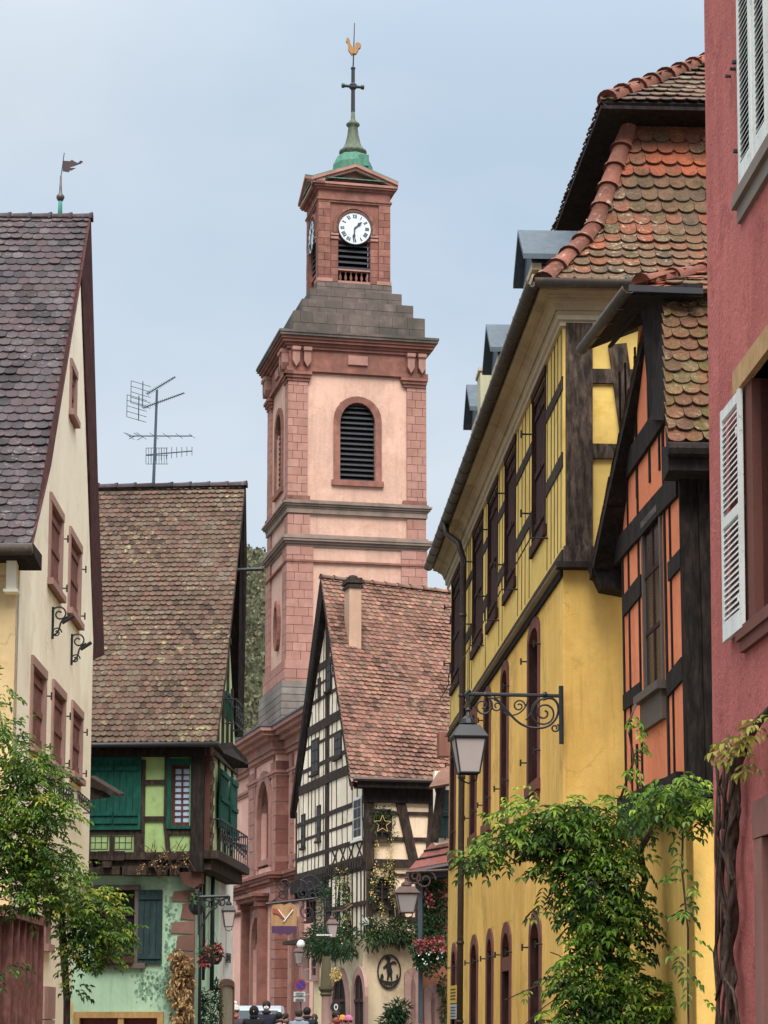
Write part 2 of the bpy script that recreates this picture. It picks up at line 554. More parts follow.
# corbel arches under the overhanging upper wall
m = MB(); m2 = MB()
aw = .95
k = 0
s = sF - .25
while s - aw > sN + 4.0 and k < 4:
    W = WL
    ar = archpts(s - aw + .09, s - .09, zarch - .55, zarch - .04, .36, 8)
    for (a, b) in zip(ar[1:-1], ar[2:-1]):
        W.prism(m, [a, b, (b[0], zarch), (a[0], zarch)], -.22, .0)
    W.prism(m, [(s - aw, zarch), (s - aw + .09, zarch), (s - aw + .09, zarch - .5), (s - aw + .04, zarch - .6), (s - aw, zarch - .6)], -.22, 0)
    W.prism(m, [(s - .09, zarch), (s, zarch), (s, zarch - .6), (s - .05, zarch - .6), (s - .09, zarch - .42)], -.22, 0)
    s -= aw; k += 1
m.build('corbel_arches', M['cream'], cream)
# side wall facing the camera
WLn = WL.perp(sN, 0)
sgn = -1 if (WLn.P(1, 0) - WLn.P(0, 0)).x > 0 else 1
zev = vlow[1]
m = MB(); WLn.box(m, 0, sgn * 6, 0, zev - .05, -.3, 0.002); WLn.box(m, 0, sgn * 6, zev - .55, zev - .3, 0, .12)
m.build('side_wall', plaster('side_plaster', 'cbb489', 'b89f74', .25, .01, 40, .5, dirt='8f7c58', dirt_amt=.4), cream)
m = MB(); a = WLn.hit(9, 558); b = WLn.hit(18, 592)
WLn.box(m, min(a[0], b[0]), max(a[0], b[0]), b[1], a[1], .0, .22); WLn.box(m, min(a[0], b[0]) - .03, max(a[0], b[0]) + .03, b[1] - .04, b[1], .0, .25)
m.build('eaves_box', M['cream'], cream)
# roof
pe = at(31, 545, 30.4); pm = at(50.5, 460, 32.6); pr = at(90, 217, 38.6)
Rf = pline([pr, pm, pe]); wv = Vector((-7.5, -.12, 0))
Lf = pline([pr + wv, pm + wv, pe + wv])
m = MB(); tiles(m, Lf, Rf, 46, .185, .014, .022, .34); rt = m.build('roof_tiles', M['violet_tiles'], cream)
m = MB(); deck(m, Lf, Rf, 40, .1)
far_e = at(104, 652, 41.6)
Rb = pline([pr, at(97, 480, 40.0), far_e]); Lb = pline([pr + wv, at(97, 480, 40.0) + wv, far_e + wv])
deck(m, Lb, Rb, 3, .1); m.build('roof_deck', M['black_timber'], cream)
m = MB(); ridge(m, [pr + Vector((.05, 0, .0)), pr + wv], .1, .36); m.build('ridge_tiles', M['violet_tiles'], cream, True)
# verge boards
m = MB()
o_ = Vector((-.5, -.0, 0))
def vb(m, px, Y, th):
    pts = [at(x, y, Y_) for (x, y), Y_ in zip(px, Y)]
    m.prism(pts, th)
vb(m, [(91, 215), (98, 478), (104.5, 655), (93, 660), (90, 480), (81, 262)], [38.6, 40.0, 41.5, 40.6, 39.4, 38.2], Vector((-.25, .15, 0)))
m.build('verge_board', M['maroon_board'], cream)
m = MB(); vb(m, [(91, 217), (52, 459), (33, 545), (29.5, 549), (49, 462), (88, 222)], [38.55, 32.55, 30.4, 30.4, 32.5, 38.4], Vector((-.1, 0, -.03)))
m.build('verge_board', M['maroon_board'], cream)
m = MB()
g0 = at(32, 549, 30.2); m.tube([g0, g0 + Vector((-7.5, -.12, 0))], .085, 8); m.build('gutter', M['gutter'], cream, True)
m = MB(); m.prism([g0 + Vector((0, .1, -.02)), g0 + Vector((0, .1, .1)), g0 + Vector((0, .9, .1)), g0 + Vector((0, .9, -.12))], Vector((-7.5, -.1, 0)))
m.build('soffit', M['black_timber'], cream)
# windows
def shutter_window(W, w, par, kind, fr=.16, o=0.0, fmat='pink_stone', smat='maroon', sill=.12, n=2):
    s0, s1, z0, z1 = w
    m = MB(); 
    W.box(m, s0 - fr, s0, z0 - .02, z1 + .02, o - .2, o + .03); W.box(m, s1, s1 + fr, z0 - .02, z1 + .02, o - .2, o + .03)
    W.box(m, s0 - fr, s1 + fr, z1 + .0205, z1 + fr * 1.1, o - .2, o + .04); W.box(m, s0 - fr - .03, s1 + fr + .03, z0 - sill - .02, z0 - .0205, o - .2, o + .09)
    f = m.build('window', M[fmat], par)
    m = MB(); W.box(m, s0, s1, z0, z1, o - .22, o - .17); m.build('pane', M['glass'], f)
    m = MB(); 
    if kind == 'closed':
        wd = (s1 - s0) / n
        for i in range(n):
            a = s0 + i * wd + .01; b = a + wd - .02
            W.box(m, a, b, z0, z1, o - .09, o - .05)
            k = a
            while k < b - .02:
                W.box(m, k + .006, min(b, k + .13) - .006, z0, z1, o - .05, o - .035 + rr(0, .006)); k += .13
            for t in (.12, .5, .88):
                W.box(m, a, b, z0 + (z1 - z0) * t - .05, z0 + (z1 - z0) * t + .05, o - .035, o - .012)
        m.build('shutter', M[smat], f)
    return f
WLh = wins
for w in wins[:6]:
    s0, s1, z0, z1 = w; d = min(.14, (s1 - s0) * .2)
    shutter_window(WL, (s0 + d, s1 - d, z0 + .15, z1 - .15), cream, 'closed', d, sill=.1)
shutter_window(WL, (wins[6][0] + .1, wins[6][1] - .1, wins[6][2] + .1, wins[6][3] - .1), cream, 'open', .12, o=-.22)
for w in wins[1:6]:   # small iron shutter dogs beside the windows
    m = MB()
    for t in (.2, .75):
        p = WL.P(w[1] + .12, w[2] + (w[3] - w[2]) * t, 0.0)
        p2 = WL.P(w[1] + .12, w[2] + (w[3] - w[2]) * t, .08)
        m.tube([p, p2], .012, 5); m.tube([p2 - Vector((0, 0, .06)), p2 + Vector((0, 0, .06))], .014, 5); m.cut()
    m.build('shutter_hook', M['iron'], cream)
# iron rails under first floor windows
for w in wins[3:6]:
    m = MB(); s0, s1, z0 = w[0] - .1, w[1] + .1, w[2] - .22
    for dz in (0, -.2):
        pts = [WL.P(s0, z0 + dz, 0), WL.P(s0, z0 + dz, .16), WL.P(s1, z0 + dz, .16), WL.P(s1, z0 + dz, 0)]
        for a, b in zip(pts, pts[1:]): m.tube([a, b], .013, 5)
    n = 6
    for i in range(n + 1):
        s = s0 + (s1 - s0) * i / n
        m.tube([WL.P(s, z0, .16), WL.P(s, z0 - .2, .16)], .01, 4)
        if i < n:
            sc = s + (s1 - s0) / n / 2
            m.tube(spiral(WL.P(sc, z0 - .1, .17), WL.e, Vector((0, 0, 1)), .08, .02, rr(0, 3), 1.3, 12), .008, 4)
    m.build('window_rail', M['iron'], cream)
# big wooden gate with ribs at street level
m = MB(); g = WL.rect((-8, 905), (26, 1060))
s0, s1 = g[0], g[1]; z1 = g[3]
WL.box(m, s0, s1, 0, z1, -.2, .02)
s = s0
i = 0
while s < s1 - .2:
    WL.box(m, s, s + .42, 0, z1 - .15, .02, .07 + .05 * (i % 2), rr(0, 1)); WL.box(m, s + .48, s + .56, 0, z1 - .1, .02, .2, rr(0, 1)); s += .62; i += 1
WL.box(m, s0, s1, z1 - .14, z1, .02, .24)
m.build('gate', M['maroon'], cream)
m = MB(); w = WL.rect((27, 960), (31, 1100)); blocks(m, WL, w[0], w[1], 0, w[3], -.22, -.1, .6, .9); m.cut()
w = WL.rect((57, 985), (64, 1100)); blocks(m, WL, w[0] - .1, w[1], 0, w[3], -.22, -.17, .5, .7)
m.build('stone_quoin', M['pink_stone'], cream)
m = MB(); w = WL.rect((39.5, 968), (47, 1100)); archring(m, WL, w[0], w[1], 0, w[3], 1.2, .16, -.25, -.15, gothic=True)
f = m.build('pointed_doorway', M['pink_stone'], cream)
m = MB(); WL.prism(m, archpts(w[0] + .1, w[1] - .1, 0, w[3] - .1, 1.1, 8, True), -.24, -.21); m.build('door', M['maroon'], f)

# two wrought iron flag brackets
def scroll_bracket(px, py, h, name, label):
    s, z = WL.hit(px, py)
    t = thing(name, label, 'bracket', tuple(WL.P(s, z - h, 0)), 'wrought iron flag brackets on the cream gable')
    n = WL.n; u = Vector((0, 0, 1))
    m = MB(); m.tube([WL.P(s, z, .02), WL.P(s, z - h, .02)], .02, 6); m.build('back_bar', M['iron'], t)
    m = MB()
    c1 = WL.P(s, z - h * .22, .12)
    m.tube(spiral(c1, n, u, .13, .03, math.pi, -1.4, 24), .014, 5)
    m.tube(bez(WL.P(s, z - h * .9, .03), WL.P(s, z - h * .7, .2), WL.P(s, z - h * .5, .05), WL.P(s, z - h * .3, .25)), .015, 5)
    c2 = WL.P(s, z - h * .8, .08)
    m.tube(spiral(c2, n, u, .08, .02, 0, 1.4, 18), .012, 5)
    m.build('scroll', M['iron'], t)
    m = MB(); m.tube([WL.P(s, z - h * .5, .16), WL.P(s, z - h * .27, .34)], .03, 8); m.build('flag_socket', M['iron'], t)
scroll_bracket(52, 607, .5, 'flag_bracket', 'wrought iron scroll bracket on the cream wall, the higher and nearer of the pair')
scroll_bracket(71, 634, .52, 'flag_bracket', 'wrought iron scroll bracket on the cream wall, the lower and farther of the pair')

# pennant weather vane on the ridge
vb_ = at(60, 215, 38.6)
t = thing('weather_vane', 'dark pennant weather vane on a verdigris foot, on the ridge of the violet roof', 'weather vane', tuple(vb_))
def mpx(Y): return Y / FPX
k = mpx(38.6)
m = MB(); m.lathe(vb_ + Vector((0, 0, -.15)), [(2.6 * k, 0), (2.0 * k, 15 * k + .15), (1.9 * k, 16 * k + .15)], 10); m.build('foot', paint('verdigris', '4f9e8c', .7, .3, .2, wear='2f6a5f'), t, True)
m = MB(); c = vb_ + Vector((0, 0, 19 * k)); m.lathe(c, [(.2 * k, -5 * k), (3 * k, -3.2 * k), (4.4 * k, 0), (4 * k, 2 * k), (1.8 * k, 4.5 * k), (1.4 * k, 9 * k), (.9 * k, 24 * k)], 12)
m.build('ball_and_spike', paint('old_copper', '57504a', .5, .4, .2, wear='6a8a78', metal=.4), t, True)
m = MB(); m.tube([c + Vector((0, 0, 22 * k)), c + Vector((.05, 0, 49 * k))], .5 * k, 5); m.build('rod', M['iron'], t)
m = MB(); x0 = c.x + .02; zb = c.z + 29 * k
P = lambda x, z: Vector((x0 + x * k, c.y, zb + z * k))
out = [P(.5, 0), P(7, -1), P(8, 1), P(9.5, .8), P(14, 3.5), P(9, 3.6), P(8, 4.5), P(12, 5.5), P(17, 7.5), P(20, 9), P(20.5, 10.5), P(19, 10.7), P(16, 9), P(13, 10.5), P(10, 12.5), P(8, 11), P(.5, 11.5)]
m.prism(out, Vector((0, .015, 0))); 
m.tube(spiral(P(19.3, 9.3), Vector((1, 0, 0)), Vector((0, 0, 1)), 2 * k, 1 * k, 0, .8, 10), .5 * k, 4)
m.build('pennant', paint('vane_iron', '3a2a30', .6, .3), t)

# =================================================================== GREEN HOUSE
M['mint'] = plaster('mint_plaster', 'a5c2a6', '95b398', .3, .01, 40, .45, dirt='5f7f6b', dirt_amt=.45, dirt_scale=1.0)
M['lime'] = plaster('lime_plaster', '95ae76', '86a069', .3, .01, 40, .5, dirt='67784f', dirt_amt=.4)
M['green_shutter'] = timber('green_shutter', '17423a', '1f5a4d', .25)
M['teal_shutter'] = timber('teal_shutter', '2a3a3b', '36494a', .3)
M['brown_tiles'] = tilemat('mottled_brown_tiles', ['463b36', '5d4b43', '6d594f', '584c43', '70554b', '665b4f', '71655a'], 'aca67c', .75, 6, zone='4c4632', damt=.5)
Yg = 48.0
WS = Wall.vp(203, 850, Yg, 520)            # upper side wall
WG = WS.perp(0, 0)                          # upper front
if (WG.P(1, 0) - WG.P(0, 0)).x < 0: WG = Wall((WG.O.x, WG.O.y), (-WG.e.x, -WG.e.y))
green = thing('green_house', 'green half timbered corner house with dark green shutters under a steep mottled brown roof', 'house', tuple(WG.P(0, 0)))
G = lambda x, y: WG.hit(x, y)
LX = WG.hit(62, 900)[0]
z_eave = WG.hit(150, 744)[1]; z_j = WG.hit(150, 853)[1]; z_j2 = WG.hit(150, 874)[1]
# lower storey (set back)
WG2 = Wall((WG.P(-.25, 0, -.28).x, WG.P(-.25, 0, -.28).y), (WG.e.x, WG.e.y))
sc2 = WG2.hit(193.5, 940)[0]
h1 = WG2.rect((100, 890), (134, 963)); h2 = WG2.rect((80, 1018), (157, 1060))
h2 = (h2[0], h2[1], .35, h2[3])
m = MB(); wallholes(m, WG2, [(LX, z_j + .1), (sc2, z_j + .1)], 0, [h1, h2], -.35, 0); m.build('lower_wall', M['mint'], green)
WS2 = Wall((WG2.P(sc2, 0).x, WG2.P(sc2, 0).y), (WS.e.x, WS.e.y))
sA = WS2.hit(218, 950)[0]; sB = WS2.hit(232.5, 950)[0]
m = MB(); wallholes(m, WS2, [(0, z_j + .1), (sA, z_j + .1)], 0, [], -.35, 0); m.build('lower_wall', M['mint'], green)
m = MB(); WS2.box(m, sA, sB, 0, z_j + .1, -.3, .003)
m.build('white_wall', plaster('dirty_white_plaster', 'cfccc2', 'b5b1a5', .3, .01, 40, .6, dirt='6f6a60', dirt_amt=.6, dirt_scale=.8), green)
# upper walls
m = MB(); win = WG.rect((172, 765), (190.5, 826))
wallholes(m, WG, [(LX, z_eave + .3), (0, z_eave + .3)], z_j, [win], -.3, 0); m.build('upper_wall', M['lime'], green)
sE = WS.hit(236, 760)[0]
m = MB(); peakz = WG.hit(150, 486)[1] - .4
wallholes(m, WS, [(0, z_eave + .1), (sE / 2, peakz + .2), (sE, z_eave + .1)], z_j, [], -.3, 0); m.build('gable_wall', plaster('pale_lime', 'b0c297', 'a0b485', .3, .01, 40, .6, dirt='7a8a5e', dirt_amt=.4), green)
# roof
rR = at(245, 485, 50.9); eR = at(216.5, 742, 47.45); mR = at(226, 672, 48.15)
wv = WG.e * -7.2
Rf = pline([rR, mR, eR]); Lf = pline([rR + wv, mR + wv, eR + wv])
m = MB(); tiles(m, Lf, Rf, 52, .135, .014, .024, .42, jit=.012); m.build('roof_tiles', M['brown_tiles'], green)
m = MB(); deck(m, Lf, Rf, 40, .12)
bR = at(243, 735, 53.8); Rb = pline([rR, bR]); Lb = pline([rR + wv, bR + wv]); deck(m, Lb, Rb, 2, .12)
m.build('roof_deck', M['black_timber'], green)
m = MB(); ridge(m, [rR + Vector((.05, 0, .02)), rR + wv], .1, .42, wide=1.3); m.build('ridge_tiles', M['violet_tiles'], green, True)
m = MB(); m.prism([at(246, 486, 50.9), at(247, 560, 51.8), at(243.5, 736, 53.7), at(237.5, 736, 53.4), at(240, 560, 51.5), at(243, 500, 50.8)], Vector((-.12, .25, 0)))
m.build('verge_board', M['black_timber'], green)
m = MB(); m.prism([rR + Vector((.02, 0, 0)), mR + Vector((.02, 0, 0)), eR + Vector((.02, 0, 0)), eR + Vector((.0, 0, -.16)), mR + Vector((0, .05, -.2)), rR + Vector((-.02, 0, -.25))], Vector((-.05, .02, 0)))
m.build('verge_board', M['dark_timber'], green)
m = MB(); e1 = eR + Vector((.05, -.03, -.05)); m.tube([e1, e1 + wv], .06, 8); m.build('gutter', M['iron'], green, True)
m = MB(); z = z_eave
WG.box(m, LX, .12, z - .02, z + .12, 0.0, .42); WG.box(m, LX, .05, z - .28, z - .02, 0, .22)
s = LX
while s < 0: WG.box(m, s, s + .12, z - .16, z - .021, .221, .42); s += .7
m.build('eaves_timber', M['black_timber'], green)
# front timbers
tf = MB()
def gb(a, b, o1=.05, o0=0.0, mm=None):
    s0, s1, z0, z1 = WG.rect(a, b); WG.box(mm or tf, s0, s1, z0, z1, o0, o1)
for a, b in [((88, 829), (143, 834)), ((141, 760), (144.5, 853)), ((144, 780), (165, 784.5)), ((144, 816.5), (165, 821)),
             ((110, 834), (114.5, 853)), ((134.5, 834), (140, 853)), ((190.5, 834), (193, 853)), ((165, 757), (167.5, 830)), ((166, 829.5), (193, 834.5)), ((86, 834), (90.5, 853))]: gb(a, b)
WG.beam(tf, G(165.5, 820), G(168.5, 853), .1, 0, .055, jit=.15)
tf.build('timber_frame', M['dark_timber'], green)
m = MB(); gb((193, 752), (203.5, 872), .16, -.05, m); m.build('corner_post', M['black_timber'], green)
m = MB(); WS.box(m, .02, .5, z_j, z_eave, 0, .13)
for i in range(7): WS.prism(m, [(.05, z_j + .15 + i * .3), (.45, z_j + .35 + i * .3), (.45, z_j + .45 + i * .3), (.05, z_j + .25 + i * .3)], .13, .17, rr(0, 1))
m.build('carved_post', stone('carved_wood', '5c4038', '4a3a34', .5), green)
m = MB()
for (y0, y1, x1, o) in [(852, 860, 196, .12), (860, 867, 200, .03), (867, 875, 180, .1)]:
    x = 75
    while x < x1:
        gb((x, y0 + rr(-.8, .8)), (min(x + rr(18, 30), x1), y1 + rr(-.8, .8)), o + rr(-.03, .03), -.28, m); x += 24
for x in (104, 150): gb((x, 862), (x + 9, 868), .22, -.1, m)
WS.box(m, -.02, sE + .2, z_j - .12, z_j + .05, -.3, .32); WS.box(m, .1, sE + .1, z_j - .35, z_j - .121, -.3, .16)
m.build('jetty_beams', M['dark_timber'], green)
# shutters on the front
def panel_shutter(W, w, par, mat, o=.05, rails=(.1, .9), th=.04):
    s0, s1, z0, z1 = w; m = MB()
    W.box(m, s0, s1, z0, z1, o, o + th * .5); n = max(2, round((s1 - s0) / .14)); d = (s1 - s0) / n
    for i in range(n): W.box(m, s0 + i * d + .006, s0 + (i + 1) * d - .006, z0, z1, o + th * .5, o + th, rr(0, 1))
    for t in rails: W.box(m, s0 + .02, s1 - .02, z0 + (z1 - z0) * t - .05, z0 + (z1 - z0) * t + .05, o + th, o + th + .03)
    return m.build('shutter', mat, par)
panel_shutter(WG, WG.rect((89, 761), (113.6, 827)), green, M['green_shutter'], rails=(.08, .2, .88))
panel_shutter(WG, WG.rect((114.6, 761), (139.5, 827)), green, M['green_shutter'], rails=(.08, .2, .88))
m = MB()
for a, b in [((86, 757), (141, 761)), ((86, 827.3), (141, 830))]: gb(a, b, .1, .0, m)
gb((139.7, 761.1), (141.2, 827.2), .1, 0, m)
m.build('shutter_frame', M['green_shutter'], green)
# lattice window
m = MB(); a = WG.rect((168, 759), (192, 829)); b = win
for (q, w_) in ((a, b),):
    WG.box(m, q[0], w_[0], q[2], q[3], 0, .09); WG.box(m, w_[1], q[1], q[2], q[3], 0, .09)
    WG.box(m, w_[0] + .001, w_[1] - .001, q[2], w_[2], 0, .1); WG.box(m, w_[0] + .001, w_[1] - .001, w_[3], q[3], 0, .09)
wf = m.build('window', M['green_shutter'], green)
m = MB(); inn = WG.rect((175, 768.5), (188.5, 822)); s0, s1, z0, z1 = inn
WG.box(m, b[0], s0, b[2], b[3], -.1, -.04); WG.box(m, s1, b[1], b[2], b[3], -.1, -.04); WG.box(m, s0 + .001, s1 - .001, b[2], z0, -.1, -.04); WG.box(m, s0 + .001, s1 - .001, z1, b[3], -.1, -.04)
m.build('sash', M['brown_timber'], wf)
m = MB(); WG.box(m, s0, s1, z0, z1, -.14, -.09)
m.build('pane', glass('pale_glass', '8ea0b4', .25), wf)
m = MB(); sm = (s0 + s1) / 2; WG.box(m, sm - .02, sm + .02, z0, z1, -.09, -.06)
for i in range(1, 9): WG.box(m, s0, s1, z0 + (z1 - z0) * i / 9 - .012, z0 + (z1 - z0) * i / 9 + .012, -.089, -.065)
m.build('glazing_bars', M['brown_timber'], wf)
# thin planters rails under shutters
m = MB()
for xa, xb in ((91, 109), (115, 133)):
    a = WG.rect((xa, 837), (xb, 850)); 
    for zz in (a[2], (a[2] + a[3]) / 2, a[3]): m.tube([WG.P(a[0], zz, .2), WG.P(a[1], zz, .2)], .012, 5)
    for i in range(4): m.tube([WG.P(a[0] + (a[1] - a[0]) * i / 3, a[2], .2), WG.P(a[0] + (a[1] - a[0]) * i / 3, a[3], .2)], .01, 5)
    for ss in (a[0], a[1]): m.tube([WG.P(ss, a[3], .2), WG.P(ss, a[3], .04)], .012, 5)
m.build('flower_box_rail', M['iron'], green)
# lower window
s0, s1, z0, z1 = h1; fr = .09
m = MB(); q = .1
WG2.box(m, s0 - .25, s1 + q, z1, z1 + .1, -.2, .07); WG2.box(m, s1, s1 + q, z0, z1 - .001, -.2, .05); WG2.box(m, s0 - q, s0, z0, z1 - .001, -.2, .05); WG2.box(m, s0 - .2, s1 + .25, z0 - .11, z0 - .001, -.2, .12)
wf = m.build('window', stone('grey_window_stone', '6f625c', '5d524e'), green)
m = MB(); WG2.box(m, s0, s1, z0, z1, -.3, -.25); m.build('pane', M['glass'], wf)
m = MB(); WG2.box(m, (s0 + s1) / 2 - .03, (s0 + s1) / 2 + .03, z0, z1, -.25, -.19)
for t in (.33, .66): WG2.box(m, s0, s1, z0 + (z1 - z0) * t - .015, z0 + (z1 - z0) * t + .015, -.249, -.2)
m.build('glazing_bars', M['brown_timber'], wf)
panel_shutter(WG2, WG2.rect((139, 890), (162, 964)), green, M['teal_shutter'], .03)
# dried creeper marks on plaster
s_ = random.Random(5); m = MB()
for i in range(420):
    x = s_.gauss(163, 9) if i % 2 else s_.gauss(155, 12); y = s_.uniform(895, 1000)
    if i % 2 and x < 164: x = 328 - x
    if i % 2 == 0: y = s_.gauss(985, 9)
    if 139 < x < 163 and y < 966: continue
    if x > 188 or x < 130: continue
    a, z = WG2.hit(x, y); w_ = s_.uniform(.025, .07)
    WG2.prism(m, [(a, z), (a + w_, z + w_ * s_.uniform(-.4, .4)), (a + w_ * .8, z - w_ * 1.2), (a + w_ * .1, z - w_)], .0, .004)
tag(m.build('creeper_marks', paint('creeper_marks', '7a9c82', .9, .3), green), kind='stuff')
# quoins
m = MB()
for a, b in [((172, 890), (193, 902)), ((181, 902.5), (193, 920)), ((171, 921), (193, 934)), ((176, 934.5), (193, 951)), ((170, 952), (193, 971)), ((177, 971.5), (193, 1005))]:
    q = WG2.rect(a, b); q = (q[0], sc2 + .02, q[2], q[3]); s0, s1, z0, z1 = q
    WG2.prism(m, [(s0, z0 + .02), (s0 + .04, z1 - .03), (s1, z1), (s1, z0)], -.1, .025 + rr(0, .01), rr(0, 1))
WG2.box(m, sc2 - .35, sc2 + .02, 0, WG2.hit(190, 1005)[1] - .01, -.1, .03, .4)
m.build('corner_stones', stone('rose_quoins', '87695f', '6f5249', .6), green)
m = MB(); WG2.prism(m, WG2.poly([(180, 873), (203, 873), (203, 884), (196, 889), (186, 885)]), -.2, .3); m.build('stone_corbel', stone('corbel_stone', '6b4a42', '5a423c', .5), green)
# shop front
s0, s1, z0, z1 = h2; m = MB(); q = .13
WG2.box(m, s0 - q, s0, 0, z1 + q, -.1, .07); WG2.box(m, s1, s1 + q, 0, z1 + q, -.1, .07); WG2.box(m, s0 + .001, s1 - .001, z1, z1 + q, -.1, .07); WG2.box(m, s0, s1, 0, z0, -.1, .06)
sm = (s0 + s1) / 2 + .05; WG2.box(m, sm - .06, sm + .06, z0, z1, -.1, .05)
wf = m.build('shop_window', timber('ochre_wood', '9c7c50', 'b0905f', .2), green)
m = MB(); WG2.box(m, s0, s1, z0, z1, -.3, -.12); m.build('pane', paint('red_display', '7a2a24', .3, .6, stretch=(4, 4, 4)), wf)
# side wall: shutters, railings, windows, timbers
for a, b in [((215.5, 768), (223, 833)), ((226.5, 777), (232, 842))]:
    panel_shutter(WS, WS.rect(a, b), green, M['green_shutter'], .08, rails=(.06, .14, .5, .93))
m = MB()
for y0 in (700, 640, 590): 
    a = WS.hit(228, y0)
    WS.beam(m, (0.9 + (744 - y0) * .006, a[1]), (sE - .8 - (744 - y0) * .006, a[1]), .14, 0, .05)
for s in (1.2, 2.0, 2.8, 3.6, 4.4):
    zt = z_eave + (peakz - z_eave) * (1 - abs(s / (sE / 2) - 1)) - .2
    WS.beam(m, (s, z_eave), (s, zt), .12, 0, .055)
for s in (1.1, 2.25, 3.4, 4.6): WS.beam(m, (s, z_j), (s, z_eave), .12, 0, .05)
WS.beam(m, (0, z_eave), (sE, z_eave), .2, 0, .06)
m.build('timber_frame', M['dark_timber'], green)
m = MB(); w = WS.rect((224, 690), (229, 722)); 
archring(m, WS, w[0], w[1], w[2], w[3], .02, .08, 0, .07); wf = m.build('window', M['green_shutter'], green)
m = MB(); WS.box(m, w[0] + .08, w[1] - .08, w[2], w[3] - .08, 0, .02); m.build('pane', M['glass'], wf)
def railing(W, s0, s1, z0, z1, o, par, n=9):
    m = MB()
    for z in (z0, z1): m.tube([W.P(s0, z, .05), W.P(s0, z, o), W.P(s1, z, o), W.P(s1, z, .05)], .02, 5)
    for i in range(n + 1):
        s = s0 + (s1 - s0) * i / n; m.tube([W.P(s, z0, o), W.P(s, z1, o)], .012, 4)
    for i in range(n):
        s = s0 + (s1 - s0) * (i + .5) / n
        m.tube(spiral(W.P(s, (z0 + z1) / 2, o), W.e, Vector((0, 0, 1)), (s1 - s0) / n * .5, .02, i, 1.5, 12), .01, 4)
    return m.build('iron_railing', M['iron'], par)
w = WS.rect((213.5, 838), (234, 872)); railing(WS, .5, sE - .1, z_j + .06, z_j + .75, .3, green, 12)
w = WS.rect((223, 700), (230, 722)); railing(WS, w[0], w[1], w[2] - .2, w[2] + .35, .3, green, 4)
# lean-to weather roof along the side
m = MB(); a = at(204, 742, 47.5); b = at(247, 764, 50.5); 
m.prism([at(213, 744, 47.7), at(236, 764, 50), at(248, 764, 50.2), at(248, 760, 50.3), at(232, 742, 50)], Vector((0, .1, -.08)))
m.prism([at(211, 744, 47.5), at(215, 742, 47.5), at(235, 765, 50), at(232, 768, 50)], Vector((.02, .2, -.02)))
m.build('side_weather_board', M['black_timber'], green)
m = MB(); m.tube([at(237, 570, 51.3), at(262, 569, 51.4)], .045, 6); m.build('projecting_beam', M['iron'], green)
# side street level: pipes, doorway
m = MB()
for x in (197, 200.5): 
    s, z = WS2.hit(x, 905); m.tube([WS2.P(s, z_j, .08), WS2.P(s, .1 if x < 198 else 2.4, .08)], .035, 7)
s, z = WS2.hit(209, 905); m.tube([WS2.P(s, z_j, .08), WS2.P(s, 2.2, .08)], .05, 7)
m.build('downpipe', M['iron'], green, True)
m = MB(); w = WS2.rect((219.5, 978), (231.5, 1060)); archring(m, WS2, w[0], w[1], 0, w[3], .1, .15, 0, .06)
wf = m.build('doorway', stone('brown_door_stone', '6e5648', '5c463a', .5), green)
m = MB(); WS2.box(m, w[0] + .15, w[1] - .15, 0, w[3] - .15, .003, .03); m.build('door', plaster('stained_door', '8f8470', '6f6450', .3, .01, 30, .8), wf)

# pentice roof at the far end of the cream house
pt = thing('pentice_roof', 'small weathered shingle canopy jutting out at the far corner of the cream house', 'canopy', tuple(at(90, 800, 41.5)))
m = MB(); m.prism([at(89, 776, 41.2), at(119, 794, 41.2), at(119, 797, 41.2), at(89, 786, 41.2)], Vector((0, .9, .1))); m.build('boards', M['dark_timber'], pt)
m = MB(); m.prism([at(90, 783, 41.3), at(110, 795, 41.3), at(110, 797, 41.3), at(90, 799, 41.3)], Vector((0, .1, .0))); m.build('brace', M['dark_timber'], pt)
# =================================================================== CHURCH TOWER
M['sandstone'] = stone('rose_sandstone', 'ad857a', '9e756a', .5, .3, dirt='5d4a44', dirt_amt=.3, dirt_scale=.5)
M['sandstone_dark'] = stone('dark_sandstone', '80564d', '9c6f63', .5, .3, dirt='4c3c38', dirt_amt=.4, dirt_scale=.7)
M['weathered_stone'] = stone('weathered_stone', '756a65', '5c544f', .8, .4, dirt='3f403a', dirt_amt=.7, dirt_scale=.5)
M['grey_stone'] = stone('grey_lichen_stone', '8b8681', '77706b', .5, .4, dirt='4d4a45', dirt_amt=.6, dirt_scale=.5)
M['tower_plaster'] = plaster('peach_plaster', 'c4a292', 'b59485', .4, .02, 12, .55, dirt='b08a74', dirt_amt=.5, dirt_scale=1.1, mott=.5)
M['ledge'] = stone('ledge_stone', '97857b', '80726a', .6, .35, dirt='55504a', dirt_amt=.6, dirt_scale=.6)
M['louvre'] = paint('louvre_boards', '3c3d42', .8, .4, .3)
M['void'] = paint('dark_interior', '0e0e10', .95, .2, 0)
M['copper'] = paint('copper_patina', '4a7d6c', .8, .5, .25, wear='6b7a50', wamt=.8)
M['bronze'] = paint('brown_copper', '4f5a48', .65, .5, .25, wear='5f8068', wamt=.7)
M['gold'] = paint('gilding', '8f6a42', .5, .3, .1, metal=.3)
YT = 110.0
PT = at(290, 440, YT)
dF = ray(11000, 1018); dL = ray(-200, 1018)
TF = Wall((PT.x, PT.y), (dF.x, dF.y))
gdir = Vector((dL.x, dL.y, 0)).normalized(); gdir = (gdir - TF.e * gdir.dot(TF.e)).normalized()
TL = Wall((PT.x, PT.y), (gdir.x, gdir.y), toward=(-60, 100))
tower = thing('church_tower', 'tall rose sandstone and peach plaster church tower with clock stage and green copper cap', 'church tower', (PT.x, PT.y, 0))
wd = TF.hit(423.5, 440)[0]; dp = TL.hit(270, 440)[0]
